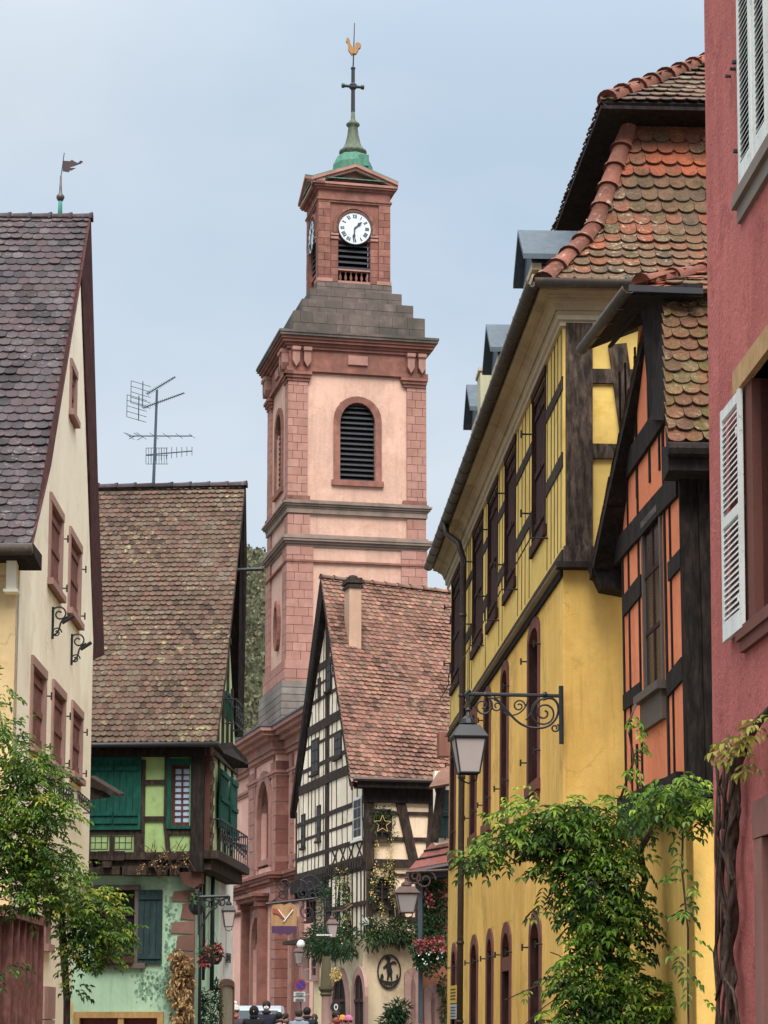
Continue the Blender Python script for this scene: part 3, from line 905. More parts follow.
Z = lambda y: TF.hit(356, y)[1]
def slabbox(m, e, z0, z1, r=None, f=0.0):
    """box over the tower footprint enlarged by e"""
    ps = [TF.P(-e, z0, e), TF.P(wd + e, z0, e), TF.P(wd + e, z0, -dp - e), TF.P(-e, z0, -dp - e)]
    m.prism(ps, Vector((0, 0, z1 - z0)), r)
def moulding(m, e, z0, z1, steps):
    n = len(steps); h = (z1 - z0) / n
    for i, k in enumerate(steps): slabbox(m, e * k, z0 + i * h + (.002 if i else 0), z0 + (i + 1) * h, rr(0, 1))
# --- wall core with openings
win = TF.rect((340, 402), (375, 482)); 
m = MB()
wallholes(m, TF, [(0, Z(372)), (wd, Z(372))], Z(503), [win], -.6, 0)
wl = TL.rect((275.5, 408), (284, 492)); wl = ((dp - 1.75) / 2, (dp + 1.75) / 2, win[2], win[3])
wallholes(m, TL, [(0, Z(372)), (dp, Z(372))], Z(503), [wl], -.6, 0)
slab = [TF.P(.5, 0, -.6), TF.P(wd, 0, -.6), TF.P(wd, 0, -dp), TF.P(.5, 0, -dp)]
m.build('belfry_wall', M['tower_plaster'], tower)
m = MB(); m.prism([TF.P(wd, Z(503), -.0), TF.P(wd, Z(503), -dp), TF.P(wd - .4, Z(503), -dp), TF.P(wd - .4, Z(503), 0)], Vector((0, 0, Z(372) - Z(503))))
m.prism([TF.P(0.4, Z(503), -dp + .4), TF.P(wd, Z(503), -dp + .4), TF.P(wd, Z(503), -dp), TF.P(0.4, Z(503), -dp)], Vector((0, 0, Z(372) - Z(503))))
m.build('belfry_wall', M['tower_plaster'], tower)
m = MB(); slabbox(m, 0.0, Z(548), Z(503)); slabbox(m, .05, Z(662), Z(548)); m.build('shaft_wall', M['tower_plaster'], tower)
# louvred windows
def louvre_window(W, w, rise, th, par, nl, sill=True, ring='sandstone_dark'):
    s0, s1, z0, z1 = w
    m = MB(); archring(m, W, s0 - th, s1 + th, z0, z1 + th, (s1 - s0) / 2 + th, th, -.05, .1, n=12, blocks=True)
    if sill: W.box(m, s0 - th - .1, s1 + th + .1, z0 - .28, z0 - .002, -.05, .16)
    f = m.build('window', M[ring], par)
    # fill the corners outside the arch
    m = MB(); a = archpts(s0, s1, z0, z1, (s1 - s0) / 2, 12)
    for p, q in zip(a[1:-1], a[2:-1]):
        if p[0] < q[0]: W.prism(m, [p, q, (q[0], z1 + .02), (p[0], z1 + .02)], -.3, -.01)
    m.build('spandrel', M[ring], f)
    m = MB(); W.box(m, s0 - .05, s1 + .05, z0 - .05, z1 + .05, -.62, -.5); m.build('belfry_interior', M['void'], f)
    m = MB(); n = nl; h = (z1 - z0) / n
    for i in range(n):
        zc = z0 + h * i
        m.prism([W.P(s0, zc, -.12), W.P(s1, zc, -.12), W.P(s1, zc + .03, -.12), W.P(s0, zc + .03, -.12)], -W.n * .02 + Vector((0, 0, .0)), rr(0, 1))
        m.prism([W.P(s0, zc + .0, -.10), W.P(s1, zc + .0, -.10), W.P(s1, zc + h * .75, -.36), W.P(s0, zc + h * .75, -.36)], Vector((0, 0, .035)), rr(0, 1))
    m.build('louvres', M['louvre'], f)
    return f
louvre_window(TF, win, .9, .32, tower, 15)
louvre_window(TL, wl, .9, .32, tower, 15)
# pilasters with stone courses
pw = TF.rect((290, 400), (307.5, 401))[1]
for W, L in ((TF, wd), (TL, dp)):
    for a in (0, L - pw):
        m = MB()
        blocks(m, W, a - (.12 if a == 0 else 0), a + pw + (.12 if a else 0), Z(503), Z(381), -.1, .12, .42, .5); m.cut()
        # lower stages
        blocks(m, W, a - (.1 if a == 0 else 0) - (0), a + pw * 1.15 + (.1 if a else 0) - (pw * .15 if a else 0), Z(537), Z(517), -.1, .1, .5, .6); m.cut()
        blocks(m, W, a - (.15 if a == 0 else 0) - (pw * .35 if a else 0), a + pw * 1.35 + (.15 if a else 0) - (pw * .35 if a else 0), Z(662), Z(549), -.1, .15, .45, .7)
        m.build('pilaster', M['sandstone'], tower)
for W, L in ((TF, wd), (TL, dp)):
    for a in (0, L - pw):
        m = MB()
        for k, (e, za, zb) in enumerate(((.18, 385, 382), (.26, 382, 379), (.34, 379, 376))):
            W.box(m, a - e, a + pw + e * .5, Z(za), Z(zb) - .003, -.1, e)
        m.cut(); W.box(m, a - .22, a + pw + .12, Z(503), Z(499), -.1, .22)
        m.build('capital', M['sandstone_dark'], tower)
# bands
m = MB(); moulding(m, .36, Z(511), Z(503), [.55, .8, 1, .6]); slabbox(m, .16, Z(516), Z(511) - .003); m.build('string_course', M['ledge'], tower)
m = MB(); moulding(m, .38, Z(549), Z(537), [.35, .6, .9, 1, .5]); m.build('string_course', M['ledge'], tower)
m = MB(); slabbox(m, .2, Z(564.5), Z(562.5)); m.build('string_course', M['sandstone_dark'], tower)
# frieze and cornice
m = MB(); slabbox(m, .1, Z(376), Z(352)); slabbox(m, .2, Z(376) + .05, Z(371)); m.build('frieze', M['sandstone_dark'], tower)
m = MB(); moulding(m, .62, Z(353), Z(342), [.35, .5, .72, .85]); m.build('cornice', M['sandstone_dark'], tower)
m = MB(); moulding(m, .66, Z(342) + .003, Z(337), [.95, 1.02]); m.build('cornice_slab', M['weathered_stone'], tower)
for W, L in ((TF, wd), (TL, dp)):
    for a in (.05, .62, L - .9, L - .33):
        m = MB()
        W.prism(m, [(a, Z(353)), (a + .36, Z(353)), (a + .36, Z(366)), (a + .18, Z(372)), (a, Z(366))], .1, .42, rr(0, 1))
        W.box(m, a - .03, a + .39, Z(356), Z(352.5), .1, .5)
        m.build('corbel', M['sandstone'], tower)
    m = MB(); W.box(m, L / 2 - .5, L / 2 + .5, Z(366), Z(357), .1, .2); m.build('frieze_block', M['sandstone'], tower)
# raised plaster panel edge
# plinth stones below the shaft
m = MB()
for W, L in ((TF, wd), (TL, dp)): blocks(m, W, -.2, L + .2, Z(690), Z(662), -.3, .25, .42, 1.3)
m.build('plinth', M['sandstone'], tower)
m = MB(); slabbox(m, .4, Z(690), Z(684), .5)
for i in range(7):
    za, zb = 690 + i * 7, 697 + i * 7
    slabbox(m, .42 + .0 * i, Z(zb), Z(za) - .03, rr(0, 1))
slabbox(m, .36, 0, Z(690) - .05); m.build('grey_base', M['grey_stone'], tower)
# oval window on left face
m = MB(); c = (dp * .45, (Z(594) + Z(645)) / 2); rz_ = (Z(594) - Z(645)) / 2; rs = rz_ * .55
for i in range(20):
    a0, a1 = 2 * math.pi * i / 20, 2 * math.pi * (i + 1) / 20
    TL.prism(m, [(c[0] + math.cos(a0) * rs, c[1] + math.sin(a0) * rz_), (c[0] + math.cos(a1) * rs, c[1] + math.sin(a1) * rz_), (c[0] + math.cos(a1) * rs * .7, c[1] + math.sin(a1) * rz_ * .78), (c[0] + math.cos(a0) * rs * .7, c[1] + math.sin(a0) * rz_ * .78)], 0, .22, rr(0, 1))
wf = m.build('oval_window', M['sandstone_dark'], tower)
m = MB(); TL.prism(m, [(c[0] + math.cos(2 * math.pi * i / 20) * rs * .7, c[1] + math.sin(2 * math.pi * i / 20) * rz_ * .78) for i in range(20)], .05, .07); m.build('pane', M['void'], wf)
# --- stepped transition
cF = wd / 2 + .12; cD = dp / 2
_TC = Wall((TF.P(cF, 0, -cD + 1.8).x, TF.P(cF, 0, -cD + 1.8).y), (TF.e.x, TF.e.y))
ZC = lambda y: _TC.hit(356, y)[1]
ZS = lambda y: Z(337) + (ZC(283) - Z(337)) * (337 - y) / 54
def cbox(m, hw, hd, z0, z1, r=None):
    ps = [TF.P(cF - hw, z0, -cD + hd), TF.P(cF + hw, z0, -cD + hd), TF.P(cF + hw, z0, -cD - hd), TF.P(cF - hw, z0, -cD - hd)]
    m.prism(ps, Vector((0, 0, z1 - z0)), r)
kx = YT / FPX
lv = [(337, 317, 3.38), (317, 304, 2.88), (304, 292, 2.38), (292, 283, 1.95)]
m = MB()
for i, (ya, yb, hw) in enumerate(lv):
    hd = hw * dp / wd
    zz0, zz1 = ZS(ya) + .002, ZS(yb)
    n = 2; 
    for W_, a in ((TF, hw), (TL, hd)): pass
    cbox(m, hw - .03, hd - .03, zz0, zz1, .3)
    for W_, L_, h_, o_ in ((TF, cF, hw, -cD + hd), (TL, cD, hd, -cF + hw)):
        blocks(m, W_, L_ - h_, L_ + h_, zz0, zz1, o_ - .1, o_, (zz1 - zz0) / 2 + .001, .8)
# sloping flank on the left side
for sgn in (-1, 1):
    a = TF.P(cF - 3.2, ZS(320), -cD + 3.0 * dp / wd); 
m.build('stepped_base', M['weathered_stone'], tower)
m = MB()
hw, hd = 3.2, 3.2 * dp / wd
m.prism([TF.P(cF - 3.25, ZS(335), -cD - hd * .9), TF.P(cF - 1.8, ZS(289), -cD - hd * .55), TF.P(cF - 1.8, ZS(289), -cD + hd * .55), TF.P(cF - 3.25, ZS(335), -cD + hd * .93)], TF.e * .6)
m.build('sloping_flank', M['weathered_stone'], tower)
# --- clock stage
hwc = 1.8; hdc = 1.62
def cwall(face):
    if face == 'F':
        p = TF.P(cF - hwc, 0, -cD + hdc); return Wall((p.x, p.y), (TF.e.x, TF.e.y)), 2 * hwc
    p = TF.P(cF - hwc, 0, -cD + hdc); return Wall((p.x, p.y), (TL.e.x, TL.e.y), toward=(-60, 100)), 2 * hdc
zc0, zc1 = ZC(283), ZC(203)
m = MB()
for fc in 'FL':
    W, L = cwall(fc)
    ow = L * .232
    a, b = L / 2 - ow, L / 2 + ow
    hole = (a, b, zc0 + .15, ZC(240))
    wallholes(m, W, [(0.2, ZC(199)), (L - .2, ZC(199))], zc0, [hole], -.4, -.001)
p = [TF.P(cF + hwc - .4, zc0, -cD + hdc), TF.P(cF + hwc, zc0, -cD + hdc), TF.P(cF + hwc, zc0, -cD - hdc), TF.P(cF + hwc - .4, zc0, -cD - hdc)]
m.prism(p, Vector((0, 0, ZC(199) - zc0)))
m.build('clock_stage_wall', M['sandstone_dark'], tower)
OWF = .232
m = MB(); m2 = MB(); m3 = MB(); m4 = MB(); m5 = MB()
clockc = []
for fc in 'FL':
    W, L = cwall(fc)
    for a, b in ((0, .52), (L - .52, L)):
        blocks(m, W, a - .08 * (a == 0), b + .08 * (a > 0), zc0, ZC(203), -.1, .09, .4, .6)
        W.box(m2, a - .12, b + .12, zc0, ZC(279.5), -.1, .16)
    ow = L * .232; a, b = L / 2 - ow, L / 2 + ow
    for q in ((.56, a), (b, L - .56)):
        W.box(m2, q[0], q[1], ZC(236), ZC(234) , 0, .14); W.box(m2, q[0], q[1], ZC(239.5), ZC(237), 0, .1)
        blocks(m, W, q[0] + .03, q[1] - .02, zc0 + .05, ZC(240), 0, .04, .35, .5)
    archring(m, W, a - .26, b + .26, ZC(233), ZC(206), ow + .26, .14, 0, .12, n=14, blocks=True)
    archring(m, W, a - .12, b + .12, ZC(233), ZC(209), ow + .12, .1, 0, .07, n=14, blocks=True)
    # louvres + balusters
    W.box(m5, a - .1, b + .1, zc0, ZC(215), -1.2, -1.1)
    zt, zb = ZC(240), ZC(268)
    for i in range(6):
        z = zb + (zt - zb) * i / 5
        m3.prism([W.P(a, z, -.05), W.P(b, z, -.05), W.P(b, z + .2, -.32), W.P(a, z + .2, -.32)], Vector((0, 0, .05)), rr(0, 1))
    W.box(m2, a, b, ZC(270), ZC(268.5), -.3, 0); W.box(m2, a, b, zc0, ZC(280.5), -.3, .0)
    n = 6
    for i in range(n):
        c = W.P(a + (b - a) * (i + .5) / n, ZC(280.5), -.15); h = ZC(270) - ZC(280.5)
        m4.cut(); m4.lathe(c, [(.07, 0), (.07, h * .08), (.035, h * .16), (.085, h * .38), (.04, h * .62), (.035, h * .8), (.07, h * .92), (.07, h)], 8)
    clockc.append((W, L))
m.build('clock_stage_pilasters', M['sandstone_dark'], tower); m2.build('ledges', M['sandstone'], tower)
m3.build('louvres', M['louvre'], tower); m4.build('baluster', M['sandstone_dark'], tower, True); m5.build('bell_chamber', M['void'], tower)
# entablature and pediments
def ebox(m, e, z0, z1): cbox(m, hwc + e, hdc + e, z0, z1, rr(0, 1))
m = MB(); ebox(m, .1, ZC(203), ZC(201)); ebox(m, .16, ZC(201) + .002, ZC(199.5)); ebox(m, .08, ZC(199.5) + .002, ZC(191)); ebox(m, .2, ZC(191) + .002, ZC(189)); ebox(m, .34, ZC(189) + .002, ZC(187)); 
m.build('entablature', M['sandstone_dark'], tower)
m = MB(); mt = MB(); mr = MB()
for fc in 'FL':
    W, L = cwall(fc); zb, za = ZC(187), ZC(166.5)
    e = .42
    for (o0, o1, t0, t1) in ((-.2, .38, 0, .14), (-.2, .5, .145, .3)):
        H = za - zb
        k = H / (L / 2 + e)
        for sg in (0, 1):
            A = (-e if sg == 0 else L + e, zb + t0 - .0); Bp = (L / 2, za + t0 - .28)
            W.prism(m, [A, Bp, (Bp[0], Bp[1] + (t1 - t0)), (A[0], A[1] + (t1 - t0))], o0, o1, rr(0, 1))
    W.prism(mt, [(-e + .3, zb + .01), (L + e - .3, zb + .01), (L / 2, za - .3)], -.3, .1)
    W.box(m, -e, L + e, zb + .002, zb + .12, -.2, .4)
    if fc == 'F': P0 = [(-e, zb + .3), (L / 2, za + .03), (L + e, zb + .3)]
m.build('pediment_cornice', M['sandstone'], tower); mt.build('tympanum', M['sandstone_dark'], tower)
# copper cross-gabled roof
m = MB(); zb, za = ZC(187), ZC(166.5)
for W, L in clockc:
    e = .42
    A, B_, Cc = (-e, zb + .305), (L / 2, za + .03), (L + e, zb + .305)
    for a, b in ((A, B_), (Cc, B_)):
        m.prism([W.P(a[0], a[1], .48), W.P(b[0], b[1], .48), W.P(b[0], b[1] + .05, .48), W.P(a[0], a[1] + .05, .48)], -W.n * (L + .9))
    m.prism([W.P(.1, zb + .1, -.3), W.P(L / 2, za - .2, -.3), W.P(L - .1, zb + .1, -.3)], -W.n * (L - .6))
m.build('copper_roof', M['copper'], tower)
ctr = TF.P(cF + .25, 0, -cD)
kc = (ctr - CAM).length / FPX
def zc(y): return at(352, y, ctr.y).z
m = MB(); m.lathe(Vector((ctr.x - .0, ctr.y, zc(176))), [(1.12, -.3), (1.05, zc(166) - zc(176)), (.8, zc(157) - zc(176))], 8, phase=R(12)); m.box((ctr.x + .55, ctr.y - .6, zc(166)), .5, .5, zc(160) - zc(171), .2)
m.build('copper_cap', M['copper'], tower)
m = MB(); m.lathe(Vector((ctr.x, ctr.y, zc(159))), [(13.5 * kc, 0), (13.5 * kc, 5 * kc), (14.5 * kc, 6 * kc), (14.5 * kc, 8 * kc), (11 * kc, 11 * kc), (8 * kc, 17 * kc), (6 * kc, 26 * kc), (5 * kc, 34 * kc), (5.2 * kc, 35 * kc), (7.2 * kc, 37 * kc), (7 * kc, 38.5 * kc), (4 * kc, 41 * kc), (2.3 * kc, 44 * kc), (1.9 * kc, 52 * kc)], 16)
m.build('copper_spirelet', M['bronze'], tower, True)
m = MB(); zx = zc(86.5)
m.tube([(ctr.x, ctr.y, zc(112)), (ctr.x, ctr.y, zc(68))], [2.2 * kc, 1.9 * kc], 8)
for sg in (-1, 1):
    m.tube([Vector((ctr.x, ctr.y, zx)) + TF.e * 1.5 * kc * sg, Vector((ctr.x, ctr.y, zx)) + TF.e * 9.5 * kc * sg], 1.7 * kc, 8)
    c = Vector((ctr.x, ctr.y, zx)) + TF.e * 10.5 * kc * sg
    m.tube([c - TF.e * 1.6 * kc, c + TF.e * 1.2 * kc], 2.6 * kc, 8)
m.lathe((ctr.x, ctr.y, zx - 4 * kc), [(2 * kc, 0), (4 * kc, 2 * kc), (4 * kc, 6 * kc), (2 * kc, 8 * kc)], 8)
m.lathe((ctr.x, ctr.y, zc(70)), [(1.5 * kc, 0), (2.5 * kc, 1 * kc), (2.5 * kc, 2.5 * kc), (1 * kc, 4 * kc)], 8)
m.build('cross', M['iron'], tower)
m = MB(); m.tube([(ctr.x, ctr.y, zc(70)), (ctr.x + .07, ctr.y, zc(23))], [.9 * kc, .45 * kc], 6); m.build('rod', M['iron'], tower)
cock = MB()
q = lambda x, y: at(x, y, ctr.y - .05)
pts = [q(346.3, 39), (q(347.2, 37.5)), q(348.8, 37.8), q(350, 40.5), q(350.5, 44), q(353, 47.5), q(355, 47), q(355.5, 43), q(358, 42), q(361, 44), q(360.5, 47), q(358.8, 48), q(357.5, 51), q(356, 53.5), q(353, 53.3), q(351.5, 54.2), q(349.5, 51.5), q(348, 49), q(347.8, 45), q(347.3, 42), q(346, 41)]
cock.prism(pts, Vector((0, .22, 0)))
cock.tube([q(352, 53), q(352, 56)], .04, 5)
cock.build('weathercock', M['gold'], tower)
# clock faces
def clockface(W, L, par):
    c = (L / 2, ZC(228.3)); r = 17 * kc * .985
    n = 40
    m = MB(); W.prism(m, [(c[0] + math.cos(2 * math.pi * i / n) * r, c[1] + math.sin(2 * math.pi * i / n) * r) for i in range(n)], .0, .14)
    f = m.build('clock_face', paint('clock_enamel', 'c3ced8', .35, .06, .02), par)
    m = MB()
    for i in range(n):
        a0, a1 = 2 * math.pi * i / n, 2 * math.pi * (i + 1) / n
        W.prism(m, [(c[0] + math.cos(a) * q_, c[1] + math.sin(a) * q_) for a, q_ in ((a0, r), (a1, r), (a1, r * 1.05), (a0, r * 1.05))], .0, .17)
    m.build('clock_rim', M['iron'], f)
    left = W is not clockc[0][0]
    hs = -1 if left else 1      # s axis runs away from the viewer's right on the left face
    def pt(u, v): return (c[0] + hs * u, c[1] + v)
    m = MB()
    num = ['XII', 'I', 'II', 'III', 'IIII', 'V', 'VI', 'VII', 'VIII', 'IX', 'X', 'XI']
    for k, tx in enumerate(num):
        a = R(90 - 30 * k); ur = Vector((math.cos(a), math.sin(a))); tr = Vector((math.sin(a), -math.cos(a)))
        hh = r * .12; ws = {'I': r * .075, 'V': r * .12, 'X': r * .13}
        tot = sum(ws[ch] for ch in tx); x = -tot / 2; cc = ur * r * .77
        for ch in tx:
            w_ = ws[ch]; xc = x + w_ / 2
            st = {'I': [((0, -1), (0, 1), 1)], 'V': [((-.8, 1), (0, -1), 1), ((.8, 1), (0, -1), .5)], 'X': [((-.8, 1), (.8, -1), 1), ((.8, 1), (-.8, -1), .5)]}[ch]
            for (pa, pb, tk) in st:
                A = cc + tr * (xc + pa[0] * w_ * .4) + ur * pa[1] * hh; B = cc + tr * (xc + pb[0] * w_ * .4) + ur * pb[1] * hh
                W.beam(m, pt(A.x, A.y), pt(B.x, B.y), r * .038 * (tk + .3), .14, .15)
            x += w_
    m.build('numerals', M['iron'], f)
    m = MB()
    def hand(ang, L_, w0):
        d = Vector((math.sin(R(ang)), math.cos(R(ang)))); s = Vector((d.y, -d.x))
        P_ = [(-.12, .5), (.45, .7), (.62, 1.9), (.75, 1.0), (1, .15)]
        o = [d * L_ * t + s * w0 * k for t, k in P_] + [d * L_ * t - s * w0 * k for t, k in P_[::-1]]
        W.prism(m, [pt(p.x, p.y) for p in o], .16, .2)
    hand(45, r * .62, r * .055); hand(186, r * .8, r * .05)
    m.build('hands', M['iron'], f)
for W, L in clockc: clockface(W, L, tower)

# =================================================================== CHURCH NAVE
M['nave_plaster'] = plaster('salmon_plaster', 'dbb0a2', 'cfa093', .3, .02, 10, .5, dirt='a4756a', dirt_amt=.4, dirt_scale=.4)
YN = 100.0
PN = at(277, 800, YN)
NL = Wall((PN.x, PN.y), (dL.x, dL.y), toward=(-60, 100))
nave = thing('church_nave', 'rose sandstone church nave with tall arched window, rusticated corner and portal, below the tower', 'church', (PN.x, PN.y, 0))
NF = Wall((PN.x, PN.y), (TF.e.x, TF.e.y))
zk = NL.hit(277, 742)[1]; zm = NL.hit(277, 882)[1]
sB_ = NL.hit(249, 850)[0]
# projecting bay: side face from 277 to 249, near face 277..289
NB = NF.hit(288.5, 800)[0]
wn = NL.rect((259.5, 784), (270.5, 866)); dr = NL.rect((253.5, 918), (262.5, 1060)); dr = (dr[0], dr[1], 0, dr[3])
m = MB(); wallholes(m, NL, [(0, zk), (sB_, zk)], 0, [wn, dr], -.5, 0); m.build('bay_wall', M['nave_plaster'], nave)
m = MB(); NF.box(m, 0.0, NB, 0, zk, -.4, 0.0); m.build('bay_return', M['nave_plaster'], nave)
# recessed walls
NR = Wall((NF.P(NB, 0, 0).x, NF.P(NB, 0, 0).y), (NL.e.x, NL.e.y), toward=(-60, 100))   # plane beyond, runs back
NR2 = NR
m = MB(); NR.box(m, -12, 0, 0, zk, -.4, 0); m.build('near_wall', M['nave_plaster'], nave)
pf = NL.P(sB_, 0, -.55); NQ = Wall((pf.x, pf.y), (NL.e.x, NL.e.y), toward=(-60, 100))
m = MB(); NQ.box(m, -.3, 14, 0, zk, -.4, 0); m.build('far_wall', M['nave_plaster'], nave)
# rustication
m = MB()
blocks(m, NL, 0.0, NL.hit(271.5, 850)[0], 0, zm, 0, .05, .42, 2, gap=.035); m.cut()
blocks(m, NL, 0.0, NL.hit(272.5, 850)[0], zm + .5, zk - .8, 0, .05, .62, 2, gap=.04, toothed=.3); m.cut()
s1 = NL.hit(254, 850)[0]
blocks(m, NL, s1, sB_, zm + .5, zk - .8, 0, .05, .62, 2, gap=.04); m.cut()
blocks(m, NL, s1 + .2, sB_, 0, zm - .3, 0, .05, .42, 2, gap=.035)
m.build('rusticated_quoin', M['sandstone'], nave)
m = MB()
blocks(m, NF, -.06, NB, 0, zm, 0, .05, .42, 9, gap=.035); m.cut()
blocks(m, NF, -.06, NB, zm + .5, zk - .8, 0, .05, .62, 9, gap=.04)
m.build('rusticated_return', M['sandstone_dark'], nave)
def cornice(name, steps, z0, z1, mat, s_end=.0):
    m = MB(); n = len(steps); h = (z1 - z0) / n
    for i, e in enumerate(steps):
        a, b = z0 + i * h + (.003 if i else 0), z0 + (i + 1) * h; r = rr(0, 1)
        # bay
        m.prism([NL.P(-e, a, e), NL.P(sB_ + e, a, e), NL.P(sB_ + e, a, -.3), NL.P(-e, a, -.3)], Vector((0, 0, b - a)), r)
        m.prism([NF.P(0, a, e), NF.P(NB + e * 0 + .02, a, e), NF.P(NB + .02, a, -.3), NF.P(0, a, -.3)], Vector((0, 0, b - a - .001)), r)
        NR.box(m, -12, -e * 0, a, b - .002, -.2, e, r); NQ.box(m, -.2, 14, a, b - .0015, -.2, e, r)
    return m.build(name, mat, nave)
cornice('main_cornice', [.2, .3, .3, .55, .8, .95], zk - .55, zk + .55, M['sandstone'])
cornice('lead_flashing', [1.0], zk + .553, zk + .63, M['zinc'])
cornice('architrave', [.08, .14], zk - 1.5, zk - 1.25, M['sandstone'])
cornice('string_course', [.1, .2, .35, .42], zm - .1, zm + .45, M['sandstone_dark'])
cornice('lower_string', [.08, .16], zm - 1.0, zm - .8, M['sandstone_dark'])
cornice('sill_band', [.06], zm + .9, zm + 1.15, M['sandstone'])
# window surround
def archwin(W, w, th, par, name='window', o=.12, deep=-.45):
    s0, s1, z0, z1 = w; m = MB()
    archring(m, W, s0 - th, s1 + th, z0, z1 + th, (s1 - s0) / 2 + th, th, -.1, o, n=10, blocks=True)
    f = m.build(name, M['sandstone'], par)
    m = MB(); a = archpts(s0, s1, z0, z1, (s1 - s0) / 2, 10)
    for p, q in zip(a[1:-1], a[2:-1]):
        if p[0] < q[0]: W.prism(m, [p, q, (q[0], z1 + .02), (p[0], z1 + .02)], -.4, -.01)
    m.build('spandrel', M['sandstone'], f)
    m = MB(); W.box(m, s0 - .02, s1 + .02, z0 - .02, z1 + .05, deep - .1, deep + .1); m.build('pane', paint('dim_recess', '7a4a45', .8, .4), f)
    return f
archwin(NL, wn, .45, nave)
f = archwin(NL, dr, .35, nave, 'portal')
m = MB(); q0, q1 = dr[0] - 1.0, dr[1] + 1.0
for a in (q0, q1 - .45):
    NL.box(m, a, a + .45, 0, 1.0, 0, .5); NL.box(m, a + .06, a + .39, 1.0, NL.hit(260, 908)[1], 0, .42); NL.box(m, a - .05, a + .5, NL.hit(260, 908)[1], NL.hit(260, 902)[1], 0, .55)
NL.box(m, q0 - .15, q1 + .15, NL.hit(262, 902)[1] + .003, NL.hit(262, 898)[1], 0, .6); NL.box(m, q0 - .3, q1 + .3, NL.hit(262, 898)[1] + .003, NL.hit(262, 895)[1], 0, .75)
m.build('portal_columns', M['sandstone_dark'], f)
wn2 = NL.rect((257, 766), (273, 775)); m = MB(); archring(m, NL, wn[0] - .9, wn[1] + .9, wn[2] - .5, wn[3] + 1.0, .02, .16, 0, .08); NL.box(m, wn[0] - 1, wn[1] + 1, wn[2] - .75, wn[2] - .5, 0, .25)
m.build('window_frame_moulding', M['sandstone'], nave)
# near wall details
m = MB(); w = NR.rect((294.5, 917), (300.5, 1060)); archring(m, NR, w[0], w[1], 0, w[3], (w[1] - w[0]) / 2, .25, 0, .12); f = m.build('doorway', M['sandstone_dark'], nave)
m = MB(); NR.box(m, w[0] + .2, w[1] - .2, 0, w[3] - .4, .01, .05); m.build('door', M['maroon'], f)
for a in (-9, -6.2, -3.4, -1.2): m = MB(); blocks(m, NR, a, a + .45, 0, zk - .6, 0, .12, .62, 2); m.build('wall_pier', M['sandstone'], nave)
# nave roof rising behind cornice
m = MB()
for W_, a_, b_ in ((NQ, .2, 14), (NR, -12, 3)):
    m.prism([W_.P(a_, zk + .66, .3), W_.P(b_, zk + .66, .3), W_.P(b_, zk + 2.0, -2.6), W_.P(a_, zk + 2.0, -2.6)], Vector((0, 0, -.2)))
m.build('nave_roof', tilemat('plain_red_tiles', ['8a4a3c', '9a5a4a', '7a4438'], 'a59a80', .4), nave)

# =================================================================== HILL
def hillh(x, y):
    return 118 * math.exp(-((x + 60) / 150) ** 2) * (1 / (1 + math.exp(-(y - 440) / 34))) + noise.noise(Vector((x / 60, y / 60, 0))) * 5 * (y > 380)
m = MB(); nx, ny = 60, 40; vs = []; fs = []
for j in range(ny):
    for i in range(nx):
        x = -420 + 840 * i / (nx - 1); y = 330 + 420 * j / (ny - 1); vs.append((x, y, hillh(x, y) - 1.0 if j else -2))
for j in range(ny - 1):
    for i in range(nx - 1): fs.append([j * nx + i, j * nx + i + 1, (j + 1) * nx + i + 1, (j + 1) * nx + i])
m.add(vs, fs); tag(m.build('hill', plaster('hillside_scrub', '4a4f3a', '5d5748', .5, .2, 2, .2), None, True), kind='structure')
# wooded hillside (a mass of far small trees)
hw_ = random.Random(11); m = MB()
for i in range(1700):
    y = hw_.uniform(400, 545); x0 = at(250, 600, y).x; x = x0 + hw_.gauss(0, 1) * 9
    h = hillh(x, y) - 1; H = hw_.uniform(4, 8); c = Vector((x, y, h))
    col = hw_.random()
    m.tube([c, c + Vector((hw_.uniform(-.3, .3), 0, H * .8))], [.14, .04], 3, r=col)
    for k in range(26):
        a = hw_.uniform(0, 6.28); rad = hw_.uniform(.2, 1) * H * .28
        p = c + Vector((math.cos(a) * rad, math.sin(a) * rad, H * hw_.uniform(.35, 1)))
        if hw_.random() < .5:
            d = Vector((hw_.uniform(-1, 1), hw_.uniform(-1, 1), hw_.uniform(-.2, 1))).normalized() * hw_.uniform(.7, 1.5); s_ = d.cross(Vector((0, 1, 0))).normalized() * .1
            m.add([p, p + d * .5 + s_ * 3, p + d, p + d * .5 - s_ * 3], [[0, 1, 2, 3]], col)
        else:
            m.add([c + Vector((0, 0, H * .4)), p + Vector((.05, 0, 0)), p + Vector((-.05, 0, .05))], [[0, 1, 2]], col * .3)
tag(m.build('hillside_wood', leafmat('bare_wood_leaves', ['4e4a3c', '5b5b40', '47523a', '6a6450', '3c4a34'], .8, .1)), 'mixed bare and green wood covering the far hillside', 'wood', kind='stuff')
